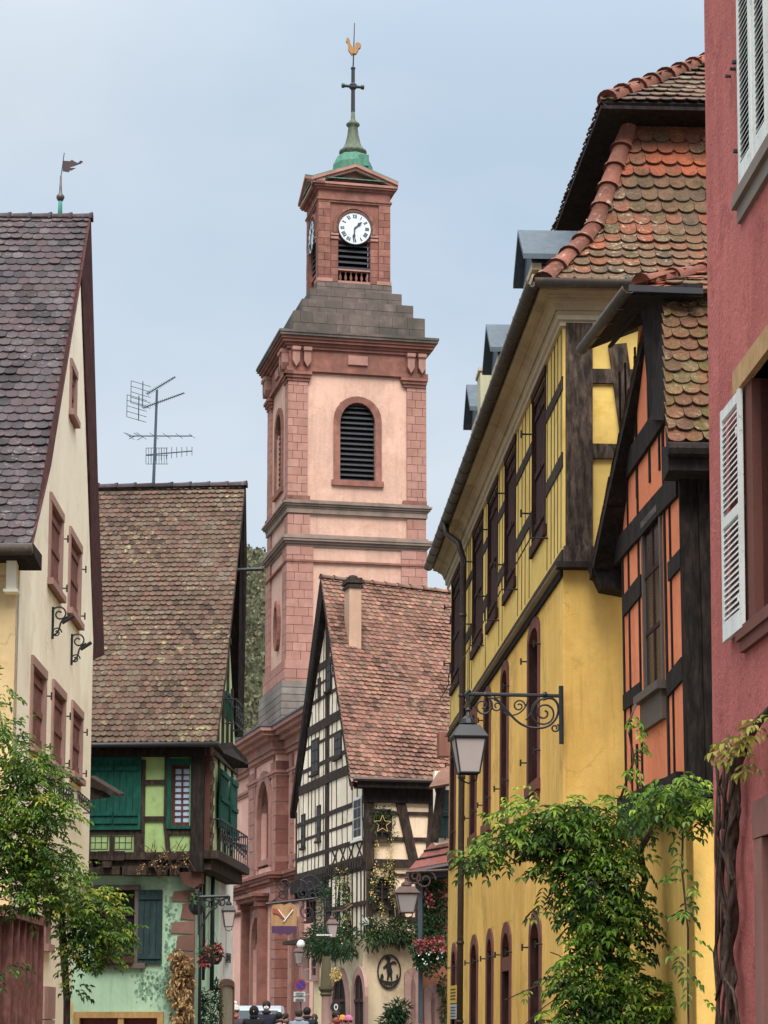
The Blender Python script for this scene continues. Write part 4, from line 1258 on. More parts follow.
# =================================================================== HALF TIMBERED HOUSE (middle)
M['infill'] = plaster('cream_infill', 'eadfcb', 'dccfb8', .25, .01, 40, .4, dirt='a39880', dirt_amt=.4)
M['infill_warm'] = plaster('buff_infill', 'e2cdb3', 'd6bfa2', .25, .01, 40, .35, dirt='b09a80', dirt_amt=.3)
M['rose_tiles'] = tilemat('rose_brown_tiles', ['513c35', '735549', '89655a', '7e564b', '665248', '99705f', '726153'], 'a39a82', .6, 7, zone='574a38', damt=.42)
YH = 62.0
c0 = at(366, 850, YH)
dG = ray(-200, 1018)
WH = Wall((c0.x, c0.y), (dG.x, dG.y), toward=(-40, 0))       # gable side, s runs back to the left
WF = Wall((c0.x, c0.y), (-WH.n.x, -WH.n.y))                     # front side, s runs right
ht = thing('half_timbered_house', 'half timbered house with dense black frame and steep rose brown roof before the church', 'house', (c0.x, c0.y, 0))
SG = WH.hit(296, 850)[0]; SW = 9.0
zE = WF.hit(400, 788)[1]
rp0 = at(321, 577, YH + SG / 2 * .97)
zR = rp0.z
zb2 = WH.hit(350, 872)[1]; zg = WH.hit(350, 940)[1]
m = MB(); wallholes(m, WH, [(0, zE), (SG / 2, zR - .5), (SG, zE)], zb2, [], -.3, 0)
m.build('gable_wall', M['infill'], ht)
s27 = WH.hit(327, 880)[0]
m = MB(); WH.box(m, 0, s27, 0, zb2, -.3, 0.001); m.build('lower_gable_wall', M['infill'], ht)
m = MB(); WH.box(m, s27, SG - .4, 0, zb2, -.9, -.5); m.build('recessed_wall', plaster('cream_yellow', 'd9c9a0', 'cdbb90', .25, .01, 40, .4), ht)
m = MB(); WF.box(m, 0, SW, 0, zE, -.3, 0.0); m.build('front_wall', M['infill_warm'], ht)
# roof
ef = at(351, 783, YH - .55)
wv = WF.e * 6.2
Lf = pline([rp0, ef]); wvt = (at(452, 592, (rp0 + wv).y) - rp0)
Rf = pline([rp0 + wvt * 1.25, ef + wvt * 1.25])
m = MB(); tiles(m, Lf, Rf, 50, .17, .014, .026, .42, jit=.012); m.build('roof_tiles', M['rose_tiles'], ht)
m = MB(); deck(m, Lf, Rf, 10, .12)
bk = at(289.5, 816, YH + SG + .35); Lb = pline([rp0, bk]); Rb = pline([rp0 + wvt * 1.25, bk + wvt * 1.25]); deck(m, Lb, Rb, 2, .12)
m.build('roof_deck', M['black_timber'], ht)
m = MB(); ridge(m, [rp0 - WF.e * .02 + Vector((0, 0, .02)), rp0 + wvt * 1.25], .1, .42, wide=1.3); m.build('ridge_tiles', M['rose_tiles'], ht, True)
m = MB(); m.prism([at(319.5, 582, rp0.y), at(322, 600, rp0.y - .1), at(296.5, 812, bk.y - .3), at(289.5, 814, bk.y)], WH.n * -.3 + Vector((0, -.05, 0)))
m.build('verge_board', M['black_timber'], ht)
m = MB(); m.prism([rp0 + Vector((0, 0, -.03)), ef + Vector((0, 0, -.03)), ef + Vector((0, 0, -.2)), rp0 + Vector((0, .0, -.3))], WF.e * .06)
m.build('verge_board', M['brown_timber'], ht)
m = MB(); WF.box(m, -.35, SW, zE - .05, zE + .12, 0, .5); WF.box(m, -.1, SW, zE - .42, zE - .051, 0, .14)
m.build('eaves_beam', M['black_timber'], ht)
m = MB(); g0 = WF.P(-.5, zE + .16, .58); m.tube([g0, g0 + WF.e * 8], .06, 7); m.build('gutter', M['pipe'], ht)
# chimney
k = rp0.y / FPX
cc = at(353, 600, rp0.y - .9)
m = MB(); zt, zb = at(353, 591, cc.y).z, at(353, 662, cc.y - 1.5).z
ch = MB()
ang = math.atan2(WF.e.y, WF.e.x)
ch.box((cc.x, cc.y - .3, (zt + zb) / 2), .36, .62, zt - zb, ang); cho = ch.build('chimney', plaster('chimney_render', 'b79a86', 'a58873', .3, .01, 20, .5), ht)
ch = MB()
for i, (a, b_, z) in enumerate(((.46, .72, 0), (.38, .64, .1), (.5, .76, .2), (.42, .66, .3))): ch.box((cc.x, cc.y - .3, zt + z * .7 + .03), a, b_, .09, ang)
ch.lathe((cc.x, cc.y - .3, zt + .26), [(.14, 0), (.16, .05), (.13, .12), (.06, .15)], 10)
ch.build('chimney_cap', M['dark_timber'], cho)
ch = MB(); c_ = Vector((cc.x, cc.y - .68, at(353, 657, cc.y - .9).z)); ch.prism([c_ + Vector((-.28, 0, .2)), c_ + Vector((.28, .07, .2)), c_ + Vector((.32, .0, -.12)), c_ + Vector((-.24, -.07, -.12))], Vector((0, .3, .35))); ch.build('chimney_flashing', M['zinc'], cho)
# ---- gable timbers
m = MB()
def T(s):   # roofline above s
    t = 1 - abs(s / (SG / 2) - 1); return zE + (zR - .5 - zE) * t
def hbeam(z, w, o=.07, s0=None, s1=None, mm=None, j=.06):
    w *= .66; o *= .3
    t = (z - zE) / (zR - .5 - zE)
    a = max(0, t) * SG / 2 + (.02 if z > zE else 0); b = SG - a
    if s0 is not None: a = max(a, s0)
    if s1 is not None: b = min(b, s1)
    if b - a > .2: WH.beam(mm or m, (a, z), (b, z), w, 0, o, rr(0, 1), j)
zl = lambda y: WH.hit(345, y)[1]
ys = [(599 + 14, .16, .07), (651, .34, .1), (668, .12, .05), (684, .16, .07), (712, .42, .13), (729, .14, .05), (752, .18, .07), (771, .42, .14)]
levels = [zl(y) for y, _, _ in ys]
for (y, w, o), z in zip(ys, levels): hbeam(z, w, o)
below = [(805, .2, .09), (823, .14, .05), (843, .18, .07), (862, .3, .12)]
for y, w, o in below: hbeam(WH.hit(352, y)[1], w, o)
hbeam(WH.hit(352, 872)[1], .12, .08, 0, s27 + .1)
# studs
lv_ = sorted(levels + [WH.hit(352, y)[1] for y, _, _ in below])
sd = random.Random(4)
s = .35
while s < SG - .2:
    zt = T(s) - .1
    za = zb2
    edges = [za] + [z for z in lv_ if za + .2 < z < zt - .2] + [zt]
    for a, b in zip(edges, edges[1:]):
        if sd.random() < .93: WH.beam(m, (s + sd.uniform(-.05, .05), a), (s + sd.uniform(-.05, .05), b), sd.choice([.05, .065, .08]), 0, .012, rr(0, 1), .1)
    s += sd.choice([.5, .62, .7])
# strong posts
for s in (.12, s27, s27 + .16, SG - .1): WH.beam(m, (s, 0 if s < s27 + .05 else zb2), (s, T(s) - .05), .15, 0, .025, None, .08)
WH.beam(m, (SG / 2, zb2), (SG / 2, T(SG / 2)), .14, 0, .02)
# saint andrew crosses along the near part
z0, z1 = WH.hit(352, 862)[1] , WH.hit(352, 843)[1]
for i in range(4):
    a = .3 + i * 1.0
    if a + .9 > s27: break
    WH.beam(m, (a, z0), (a + .85, z1), .07, 0, .015); WH.beam(m, (a, z1), (a + .85, z0), .07, 0, .017)
# lower story studs near part
for i in range(9):
    s = .5 + i * .52
    if s < s27 - .1: WH.beam(m, (s, zg), (s + sd.uniform(-.1, .1), zb2), .1, 0, .02, None, .1)
WH.beam(m, (1.6, zg), (2.3, zb2 - .3), .12, 0, .055); WH.beam(m, (3.6, zg), (3.0, zb2 - .3), .12, 0, .055)
WH.beam(m, (0, (zg + zb2) / 2), (s27, (zg + zb2) / 2), .12, 0, .06)
for i in range(16):
    s = .2 + i * .3
    if s < s27 - .1: WH.box(m, s, s + .14, zb2 + .03, zb2 + .28, 0, .1)
m.build('timber_frame', M['dark_timber'], ht)
m = MB(); WH.box(m, s27 - .05, SG + .1, zb2 - .25, zb2 + .12, -.5, .16)
s = s27
while s < SG: WH.box(m, s, s + .2, zb2 - .42, zb2 - .251, -.5, .12); s += .55
m.build('jetty_beam', M['black_timber'], ht)
# gable windows
def darkwin(W, a, b, par, fr=.07, mull=1, mat='dark_timber', o=.09, glassm='glass', trans=2):
    if W is WH: o = .035
    s0, s1, z0, z1 = W.rect(a, b); m = MB()
    W.box(m, s0, s0 + fr, z0, z1, 0, o); W.box(m, s1 - fr, s1, z0, z1, 0, o); W.box(m, s0 + fr, s1 - fr, z0, z0 + fr, 0, o); W.box(m, s0 + fr, s1 - fr, z1 - fr, z1, 0, o)
    W.box(m, s0 - .05, s1 + .05, z0 - .07, z0 - .001, 0, o + .06)
    for i in range(mull): c = s0 + (s1 - s0) * (i + 1) / (mull + 1); W.box(m, c - .025, c + .025, z0 + fr, z1 - fr, .03, o - .01)
    for i in range(trans): c = z0 + (z1 - z0) * (i + 1) / (trans + 1); W.box(m, s0 + fr, s1 - fr, c - .02, c + .02, .03, o - .015)
    f = m.build('window', M[mat], par)
    m = MB(); W.box(m, s0 + fr * .5, s1 - fr * .5, z0 + fr * .5, z1 - fr * .5, .0, .03); m.build('pane', M[glassm], f)
    return f
for a, b in [((312, 741), (319, 772)), ((335, 733), (342, 756)), ((327, 664), (331.5, 689)), ((318.5, 679), (321, 698)), ((302, 815), (305.5, 847)), ((317.5, 806), (321, 840))]: darkwin(WH, a, b, ht)
darkwin(WH, (354, 799), (362.5, 838), ht, mat='white_paint', mull=1, trans=3)
darkwin(WH, (344, 888), (350, 935), ht); darkwin(WH, (327.5, 888), (331, 925), ht)
# ---- front timbers
m = MB()
def fb(a, b, o1=.06, mm=None): s0, s1, z0, z1 = WF.rect(a, b); WF.box(mm or m, s0, s1, z0, z1, 0, o1, rr(0, 1))
fb((365.5, 786), (373.5, 870), .1); fb((370, 811), (440, 816)); fb((389.5, 816.3), (391.5, 842)); fb((391, 837), (440, 842)); fb((370, 859), (440, 868), .09)
fb((366, 870.3), (372, 935), .08); fb((372, 809), (391, 814.5), .065); fb((389, 868.5), (394, 934), .07); fb((394, 873.5), (440, 877)); fb((393, 917), (440, 922)); fb((415, 870), (419, 935), .065)
fb((432, 790), (441, 815.5), .05)
WF.beam(m, WF.hit(397, 789), WF.hit(414, 864), .26, 0, .075, None, .06); WF.beam(m, WF.hit(434, 790), WF.hit(429, 860), .22, 0, .07, None, .06)
m.build('front_frame', M['dark_timber'], ht)
darkwin(WF, (373.5, 816), (389.5, 840), ht, mull=1); darkwin(WF, (373.5, 877), (389.5, 908), ht, mull=1); darkwin(WF, (396, 895), (404, 917), ht)
# small enamel box on the wall
m = MB(); fb((363, 918), (367.5, 925), .2, m); m.build('alarm_box', M['white_paint'], ht)
# street-level plaster base and arches
m = MB(); WH.box(m, -.08, s27 + .1, 0, zg, 0, .12); WF.box(m, -.12, SW, 0, zg, 0, .12); m.build('ground_floor_wall', plaster('stained_cream', 'd6c7aa', 'c2b294', .3, .015, 25, .5, dirt='9a8b70', dirt_amt=.5), ht)
WHb = Wall((WH.P(0, 0, .12).x, WH.P(0, 0, .12).y), (WH.e.x, WH.e.y), toward=(-40, 0)); WFb = Wall((WF.P(0, 0, .12).x, WF.P(0, 0, .12).y), (WF.e.x, WF.e.y))
def archdoor(W, a, b, par, th=.22, mat='pink_stone', rise=None, inner='void', name='doorway'):
    s0, s1, z0, z1 = W.rect(a, b); m = MB(); z0 = 0
    archring(m, W, s0, s1, z0, z1, rise or (s1 - s0) / 2, th, 0, .08, n=10, blocks=True)
    f = m.build(name, M[mat], par)
    m = MB(); W.prism(m, archpts(s0 + th, s1 - th, z0, z1 - th, (rise or (s1 - s0) / 2) - th * .5, 10), .004, .02); m.build('opening', M[inner], f)
    m = MB(); c = (s0 + s1) / 2; W.box(m, c - .04, c + .04, 0, z1 - th - .05, .021, .05); W.box(m, s0 + th, s1 - th, z1 - (z1) * .32, z1 - z1 * .32 + .08, .021, .05); m.build('door_bars', M['brown_timber'], f)
archdoor(WHb, (354, 967), (368, 1060), ht); archdoor(WHb, (333, 968), (350, 1060), ht, .2)
archdoor(WFb, (404, 968), (421, 1060), ht, .3, 'brown_stone' if 'brown_stone' in M else 'pink_stone')
# recessed cream wall details
WHr = Wall((WH.P(0, 0, -.5).x, WH.P(0, 0, -.5).y), (WH.e.x, WH.e.y), toward=(-40, 0))
darkwin(WHr, (314, 956), (319.5, 979), ht, fr=.12, mat='pink_stone', mull=0, trans=1); darkwin(WHr, (309, 882), (316, 920), ht, fr=.1, mat='brown_timber', mull=1, trans=2)
m = MB(); q = WHr.rect((304.5, 944), (309, 1060)); blocks(m, WHr, q[0], q[1], 0, q[3], 0, .06, .4, .5); m.build('corner_stones', M['pink_stone'], ht)
m = MB(); z = WHr.hit(315, 943)[1]; WHr.box(m, WHr.hit(324, 945)[0], WHr.hit(298, 945)[0], z, z + .12, 0, .5); m.build('canopy_board', M['dark_timber'], ht)
# black oval sign plate with a walking figure
sc_ = WFb.hit(388.8, 971.5); rz_ = 17 * YH / FPX; rs = 12.2 * YH / FPX
em = thing('oval_wall_emblem', 'black oval ring emblem with a small figure, above the potted bush', 'sign', tuple(WFb.P(sc_[0], sc_[1], .05)))
m = MB(); n = 32
for i in range(n):
    a0, a1 = 2 * math.pi * i / n, 2 * math.pi * (i + 1) / n
    WFb.prism(m, [(sc_[0] + math.cos(a) * rs * q_, sc_[1] + math.sin(a) * rz_ * q_) for a, q_ in ((a0, 1), (a1, 1), (a1, .9), (a0, .9))], .02, .06)
m.build('ring', M['iron'], em)
m = MB()
E_ = lambda u, v: (sc_[0] + u * rs, sc_[1] + v * rz_)
def blob(pts): WFb.prism(m, [E_(*p) for p in pts], .02, .05)
blob([(-.2, .05), (-.25, .45), (-.1, .55), (.1, .5), (.2, .2), (.3, -.05), (.05, -.2), (-.15, -.15)])       # coat
blob([(-.15, .55), (-.22, .68), (-.12, .82), (.05, .8), (.08, .62), (0, .54)])                             # head
blob([(-.35, .74), (-.1, .9), (.2, .78), (.1, .74)])                                                         # hat
blob([(.05, .5), (.4, .62), (.62, .5), (.6, .42), (.35, .5), (.1, .35)])                                     # arm
blob([(-.18, .3), (-.45, .18), (-.5, .24), (-.2, .45)])
blob([(-.12, -.1), (-.2, -.5), (-.1, -.52), (.02, -.15)]); blob([(.05, -.12), (.18, -.55), (.28, -.52), (.2, -.1)])
blob([(-.8, -.42), (-.5, -.5), (-.2, -.55), (.3, -.58), (.8, -.42), (.75, -.5), (.4, -.68), (0, -.72), (-.4, -.68), (-.75, -.52)])
for i, u in enumerate((-.55, -.38, -.2, .0, .2, .38, .55)): blob([(u - .03, -.68 - .07 * (1 - u * u)), (u - .03, -.82 - .04 * (1 - u * u)), (u + .04, -.82 - .04 * (1 - u * u)), (u + .04, -.68 - .07 * (1 - u * u))])
blob([(-.75, -.42), (-.7, -.2), (-.55, -.1), (-.45, -.3), (-.5, -.45)]); blob([(.6, -.4), (.62, -.2), (.72, -.15), (.78, -.4)])
m.build('figure', M['iron'], em)

# =================================================================== SMALL TERRACOTTA HOUSE
sh = thing('terracotta_house', 'small terracotta rendered house with red pent roof, wedged between the timbered and the yellow house', 'house', tuple(WF.P(2.0, 0, 1.5)))
p = at(421, 1000, 58.0); WT_ = Wall((p.x, p.y), (1, .12))
M['terracotta'] = plaster('terracotta_plaster', 'a8735a', '97634c', .3, .015, 25, .5, dirt='6f4a3c', dirt_amt=.5)
zt = WT_.hit(430, 868)[1]
m = MB(); WT_.box(m, 0, 3.5, 0, zt, -.4, 0); m.build('ground_floor_wall', M['terracotta'], sh)
m = MB(); WT_.box(m, WT_.hit(436, 830)[0], 3.5, zt, WT_.hit(436, 770)[1], -.5, -.2); m.build('upper_wall', M['infill'], sh)
m = MB(); q = [at(409, 869, 57.2), at(452, 861, 57.2), at(452, 840, 58.4), at(431, 843.5, 58.4)]
m.prism(q, Vector((0, 0, -.08))); pr_ = m.build('pent_roof', paint('red_tin', '7a443b', .75, .4, .2, wear='5a3a34', wamt=.7), sh)
m = MB()
for t in (.33, .66):
    a = lerp(q[0], q[3], t) + Vector((0, 0, .03)); b = lerp(q[1], q[2], t) + Vector((0, 0, .03)); m.tube([a, b], .025, 4)
m.build('roof_battens', M['dark_timber'], pr_)
m = MB(); m.tube([q[0] + Vector((0, -.05, -.1)), q[1] + Vector((0, -.05, -.1))], .07, 7); m.prism([q[0] + Vector((0, .1, -.12)), q[1] + Vector((0, .1, -.12)), q[1] + Vector((0, .1, -.35)), q[0] + Vector((0, .1, -.35))], Vector((0, .8, 0)))
m.build('gutter', M['iron'], sh)
q = WT_.rect((438.5, 790), (450, 839)); WT2 = Wall((WT_.P(0, 0, -.2).x, WT_.P(0, 0, -.2).y), (WT_.e.x, WT_.e.y))
panel_shutter(WT2, WT2.rect((438.5, 812), (451, 838)), sh, M['teal_shutter'], .05); 
m = MB(); a = WT2.rect((438.5, 790), (451, 811)); WT2.box(m, *a, 0, .05); m.build('window', M['teal_shutter'], sh)
m = MB(); m.tube([at(441.5, 786, 57.5), at(434, 842, 57.8)], .13, 6); m.tube([at(436, 783, 57.6), at(440, 796, 57.6)], .09, 6); m.build('timber_post', M['dark_timber'], sh)
m = MB(); q = [at(429, 787, 57), at(452, 783, 57), at(452, 765, 58.5), at(440, 769, 58.5)]; m.prism(q, Vector((0, .05, -.06)))
m.build('upper_roof', tilemat('old_small_tiles', ['6a4f45', '7d5a4c', '5a463c'], 'a09a80', .5), sh)
m = MB(); a = at(445, 745, 59); m.box(a, .36, .5, .62, .1); m.build('chimney', paint('brown_flue', '7a4f42', .8, .3, .2), sh)
m = MB(); m.tube([at(420.3, 866, 57.6), at(420.3, 935, 57.6), at(420.6, 1023, 57.6)], .06, 7); m.build('downpipe', M['zinc'], sh)
archdoor(WT_, (424, 984), (441, 1060), sh, .26, 'pink_stone')
# =================================================================== garlands, plants
M['fir'] = leafmat('fir_needles', ['1f3a26', '2a4a2c', '35552f', '1a3022'], .6, .1)
M['ivy_dark'] = leafmat('dark_leaves', ['22402a', '2f5230', '3c6138', '273f2a'], .5, .15)
M['red_bloom'] = leafmat('red_petals', ['7a2a30', '9c3f44', 'b87a78', '8a2c32'], .5, .1)
M['lights'] = leafmat('gold_sparkle', ['b9a25a', 'd8c68a', 'cbb26a'], .4, .1)
M['dry'] = leafmat('dried_blooms', ['8a6a44', 'a3845a', 'b59a6e', '75583a'], .8, .1)
def clump(m, pts, n, L=.12, w=.03, spread=.3, rg=random, dn=-.2):
    """pts: list of (center, rx, ry, rz)"""
    for c, rx, ry, rz in pts:
        c = Vector(c)
        for i in range(n):
            d = Vector((rg.gauss(0, 1), rg.gauss(0, 1), rg.gauss(0, 1))).normalized() * rg.random() ** .4
            p = c + Vector((d.x * rx, d.y * ry, d.z * rz))
            dd = (d + Vector((rg.uniform(-.6, .6), rg.uniform(-.6, .6), rg.uniform(-.6, .6) + dn))).normalized()
            leaflet(m, p, dd, Vector((rg.uniform(-.5, .5), rg.uniform(-.5, .5), 1)), L * rg.uniform(.6, 1.2), w, rg.random())
g1 = thing('fir_garland', 'thick fir garland hung along the timbered house above its arches', 'garland', tuple(WHb.P(2, zg, .1)))
m = MB(); P_ = []
for i in range(16):
    s = s27 * (1 - i / 16) * 1.05; P_.append((WH.P(s, zg + rr(-.15, .15), .4), .3, .3, rr(.3, .55)))
for i in range(8):
    P_.append((WF.P(i * .19, zg + .1 + rr(-.1, .1), .35), .22, .25, rr(.25, .5)))
clump(m, P_, 110, .2, .04); m.build('needles', M['fir'], g1)
m = MB(); clump(m, P_[12:], 22, .05, .04); tag(m.build('light_string', M['lights'], g1), kind='stuff')
g2 = thing('lit_garland', 'string of gold lights and greenery around the upper windows of the timbered front', 'garland', tuple(WF.P(.6, zg + 2, .2)))
m = MB(); P_ = []
for (x, y) in [(374, 812), (380, 814), (387, 812), (391, 820), (391, 835), (373, 826), (372, 880), (372, 895), (391, 880), (391, 895), (380, 910), (376, 872), (386, 872), (394, 905), (392, 925), (390, 935)]:
    s, z = WF.hit(x, y); P_.append((WF.P(s, z, .2), .13, .1, .2))
clump(m, P_, 24, .12, .04); gm = m.build('greenery', M['fir'], g2)
m = MB(); clump(m, P_[6:], 26, .05, .045)
P2 = []
for i in range(14):
    s, z = WF.hit(rr(372, 392), rr(840, 876)); P2.append((WF.P(s, z, .15), .06, .05, .3))
clump(m, P2, 14, .05, .04); tag(m.build('light_string', M['lights'], g2), kind='stuff')
g3 = thing('window_wreath', 'lit ivy trails framing the middle window on the gable side of the timbered house', 'garland', tuple(WH.P(1.5, zg + 1, .2)))
m = MB(); P_ = []
for (x, y) in [(343, 880), (346, 884), (351, 880), (352, 895), (352, 910), (351, 925), (343, 900), (342, 915), (328, 890), (331, 885), (332, 900), (328, 910)]:
    s, z = WH.hit(x, y); P_.append((WH.P(s, z, .15), .12, .2, .35))
clump(m, P_, 26, .13, .045); m.build('leaves', M['ivy_dark'], g3)
m = MB(); clump(m, P_[:6], 30, .05, .045); tag(m.build('light_string', M['lights'], g3), kind='stuff')
s, z = WF.hit(380, 825)
st = thing('lit_star', 'five pointed wire star of gold lights in the upper window of the timbered front', 'star', tuple(WF.P(s, z, .25)))
m = MB(); pts = []
for i in range(10):
    a = R(90 + 36 * i); r_ = .25 if i % 2 == 0 else .11; pts.append(WF.P(s + math.cos(a) * r_, z + math.sin(a) * r_, .28))
for i in range(10): m.tube([pts[i], pts[(i + 1) % 10]], .011, 5)
m.build('frame', paint('gold_wire', 'a8905c', .4, .1, .02), st)
# flower box with red blooms on the terracotta house
fb_ = thing('flower_box', 'overflowing flower box with red and pale blooms on the terracotta house', 'flower box', tuple(at(432, 962, 57.4)))
m = MB(); P_ = [(at(x, y, 57.3), .18, .2, .22) for x, y in [(417, 952), (423, 958), (430, 960), (437, 957), (444, 950), (425, 948), (435, 945), (430, 968), (446, 960), (420, 962)]]
clump(m, P_, 90, .11, .05); m.build('foliage', M['ivy_dark'], fb_)
m = MB(); clump(m, [(at(x, y, 57.0), .09, .08, .09) for x, y in [(418, 943), (425, 942), (433, 941), (441, 940), (435, 947), (443, 948), (421, 949)]], 30, .08, .07); m.build('blooms', M['red_bloom'], fb_)
m = MB(); clump(m, [(at(x, y, 56.9), .12, .08, .1) for x, y in [(422, 955), (432, 952), (438, 956), (428, 962)]], 5, .06, .05); m.build('pale_blooms', M['white_paint'], fb_)
m = MB(); m.box(at(431, 958, 57.5), .75, .22, .18); m.build('trough', M['brown_timber'], fb_)
ivy = thing('wall_creeper', 'dark creeper with pink blooms hanging beneath the red pent roof', 'creeper', tuple(at(434, 905, 57.9)))
m = MB(); P_ = [(at(x, y, 57.8), .17, .12, .25) for x in (424, 431, 438, 445) for y in (885, 900, 915, 930)]
P_ += [(at(x, y, 57.9), .15, .1, .3) for x, y in [(444, 985), (447, 1000), (445, 1012)]]
clump(m, P_, 70, .12, .05); m.build('foliage', M['ivy_dark'], ivy)
m = MB(); clump(m, [(at(x, y, 57.6), .12, .1, .12) for x, y in [(427, 893), (431, 905), (444, 892), (430, 898)]], 16, .08, .06); m.build('blooms', M['red_bloom'], ivy)
pb = at(393.5, 1035, 60.2); pb.z = 0
bush = thing('potted_fir_bush', 'dark clipped fir bush in a pot in front of the oval emblem wall', 'bush', tuple(pb))
m = MB(); m.lathe(pb, [(.22, 0), (.3, .5), (.32, .55), (.28, .55)], 14); m.build('pot', M['terracotta'], bush, True)
m = MB(); clump(m, [(pb + Vector((rr(-.15, .15), rr(-.1, .1), .6 + i * .14)), .3, .3, .2) for i in range(10)], 170, .18, .04); m.build('foliage', M['fir'], bush)
# =================================================================== lamps
def lantern(m_fr, m_gl, c, W_, H_, ang=0.0):
    """six.. four-sided tapered lantern, c = bottom centre of the glass, W_ = top width of glass"""
    b = W_ * .32; t = W_ * .5; hg = H_ * .5
    cs = [(math.cos(R(45 + 90 * k) + ang), math.sin(R(45 + 90 * k) + ang)) for k in range(4)]
    q2 = math.sqrt(2)
    for k in range(4):
        k2 = (k + 1) % 4
        B0 = c + Vector((cs[k][0] * b * q2, cs[k][1] * b * q2, 0)); B1 = c + Vector((cs[k2][0] * b * q2, cs[k2][1] * b * q2, 0))
        T0 = c + Vector((cs[k][0] * t * q2, cs[k][1] * t * q2, hg)); T1 = c + Vector((cs[k2][0] * t * q2, cs[k2][1] * t * q2, hg))
        m_fr.tube([B0, T0], W_ * .03, 5); m_fr.tube([B0, B1], W_ * .035, 5); m_fr.tube([T0, T1], W_ * .045, 5)
        inn = (c + Vector((0, 0, hg / 2)))
        f = .96
        m_gl.prism([lerp(inn, p, f) for p in (B0, B1, T1, T0)], Vector((0, 0, .002)))
    ph = R(45) + ang
    m_fr.lathe(c + Vector((0, 0, hg)), [(t * q2 * 1.12, 0), (t * q2 * 1.15, H_ * .02), (t * q2 * .72, H_ * .17), (t * q2 * .66, H_ * .19)], 4, phase=ph)
    m_fr.lathe(c + Vector((0, 0, hg + H_ * .19)), [(W_ * .2, 0), (W_ * .26, H_ * .03), (W_ * .22, H_ * .1), (W_ * .1, H_ * .14), (W_ * .06, H_ * .2), (W_ * .1, H_ * .23), (W_ * .03, H_ * .27)], 10)
    m_fr.tube([c + Vector((-b * .9, 0, 0)), c + Vector((-b * .8, 0, -H_ * .1)), c + Vector((0, 0, -H_ * .15)), c + Vector((b * .8, 0, -H_ * .1)), c + Vector((b * .9, 0, 0))], W_ * .03, 5)
def lamp(name, label, px, pyt, pyb, wpx, Y, arm, fmat='iron', group='wall lanterns on scroll brackets', gm='lamp_glass', ang=.15):
    k = Y / FPX; c = at(px, pyb, Y); H_ = (pyb - pyt) * k; W_ = wpx * k
    t = thing(name, label, 'street lamp', tuple(c), group)
    a, b = MB(), MB(); lantern(a, b, c + Vector((0, 0, H_ * .14)), W_ * .86, H_ * .98, ang)
    a.build('lamp_frame', M[fmat], t); b.build('lamp_glass', M[gm], t)
    if arm:
        m = MB(); arm(m); m.build('bracket', M[fmat], t)
    return t
M['rust_iron'] = paint('rusty_copper', '5a3d35', .5, .4, .2, wear='7d5a4c')
def arm_mid(m):
    top = at(406.5, 872, 54); m.tube([at(406.5, 883, 54), top], .03, 6); m.tube([top, at(450, 870, 54)], .035, 6)
    u = Vector((0, 0, 1)); ax = Vector((1, 0, 0))
    m.tube(spiral(at(415, 877, 54), ax, u, .2, .04, 2, 1.5), .018, 5); m.tube(spiral(at(425, 880, 54), ax, u, .26, .05, 0, 1.5), .018, 5)
lamp('wall_lantern', 'large copper lantern hanging before the timbered front beside the pent roof', 406.5, 880, 918, 25, 54, arm_mid, 'rust_iron', ang=.1)
def arm_green(m):
    Y = 46.8; u = Vector((0, 0, 1)); ax = Vector((1, 0, 0))
    m.tube([at(199, 897, Y), at(229, 896, Y)], .035, 6); m.tube([at(229, 896, Y), at(229, 902, Y)], .03, 6)
    for (x, y, r_, a) in ((222, 902, .09, 2), (214, 905, .14, 0), (206, 903, .12, 1)): m.tube(spiral(at(x, y, Y), ax, u, r_, .03, a, 1.4), .015, 5)
    m.tube(bez(at(228, 898, Y), at(215, 899, Y), at(208, 915, Y), at(199, 930, Y)), .02, 5); m.tube([at(199, 890, Y), at(199, 935, Y)], .03, 6)
lamp('wall_lantern', 'black lantern on a scroll arm at the corner of the green house', 228.5, 900, 931, 14, 46.8, arm_green)
def arm_c(m): m.tube([at(332, 916, 58), at(332, 912, 58), at(345, 910, 58), at(352, 905, 58.5)], .025, 5)
lamp('wall_lantern', 'dull rose lantern above the fir garland on the gable side of the timbered house', 332, 915, 941, 12, 58, arm_c, 'rust_iron')
def arm_d(m): m.tube([at(298.5, 944, 66), at(298.5, 939, 66), at(312, 938, 66)], .025, 5)
lamp('wall_lantern', 'small rose brown lantern hanging in front of the nave above the round traffic sign', 298.5, 944, 967, 10, 66, arm_d, 'rust_iron')
# bulb
bt = thing('white_globe_lamp', 'small white globe bulb on the canopy beside the rose brown lantern', 'lamp', tuple(at(301, 947, 65.5)))
m = MB(); m.lathe(at(301, 949, 65.5), [(.03, 0), (.11, .06), (.13, .13), (.09, .22), (.04, .26)], 12); m.build('globe', M['white_paint'], bt, True)
m = MB(); m.tube([at(301, 943, 65.5), at(306, 942, 65.5)], .02, 5); m.build('holder', M['iron'], bt)
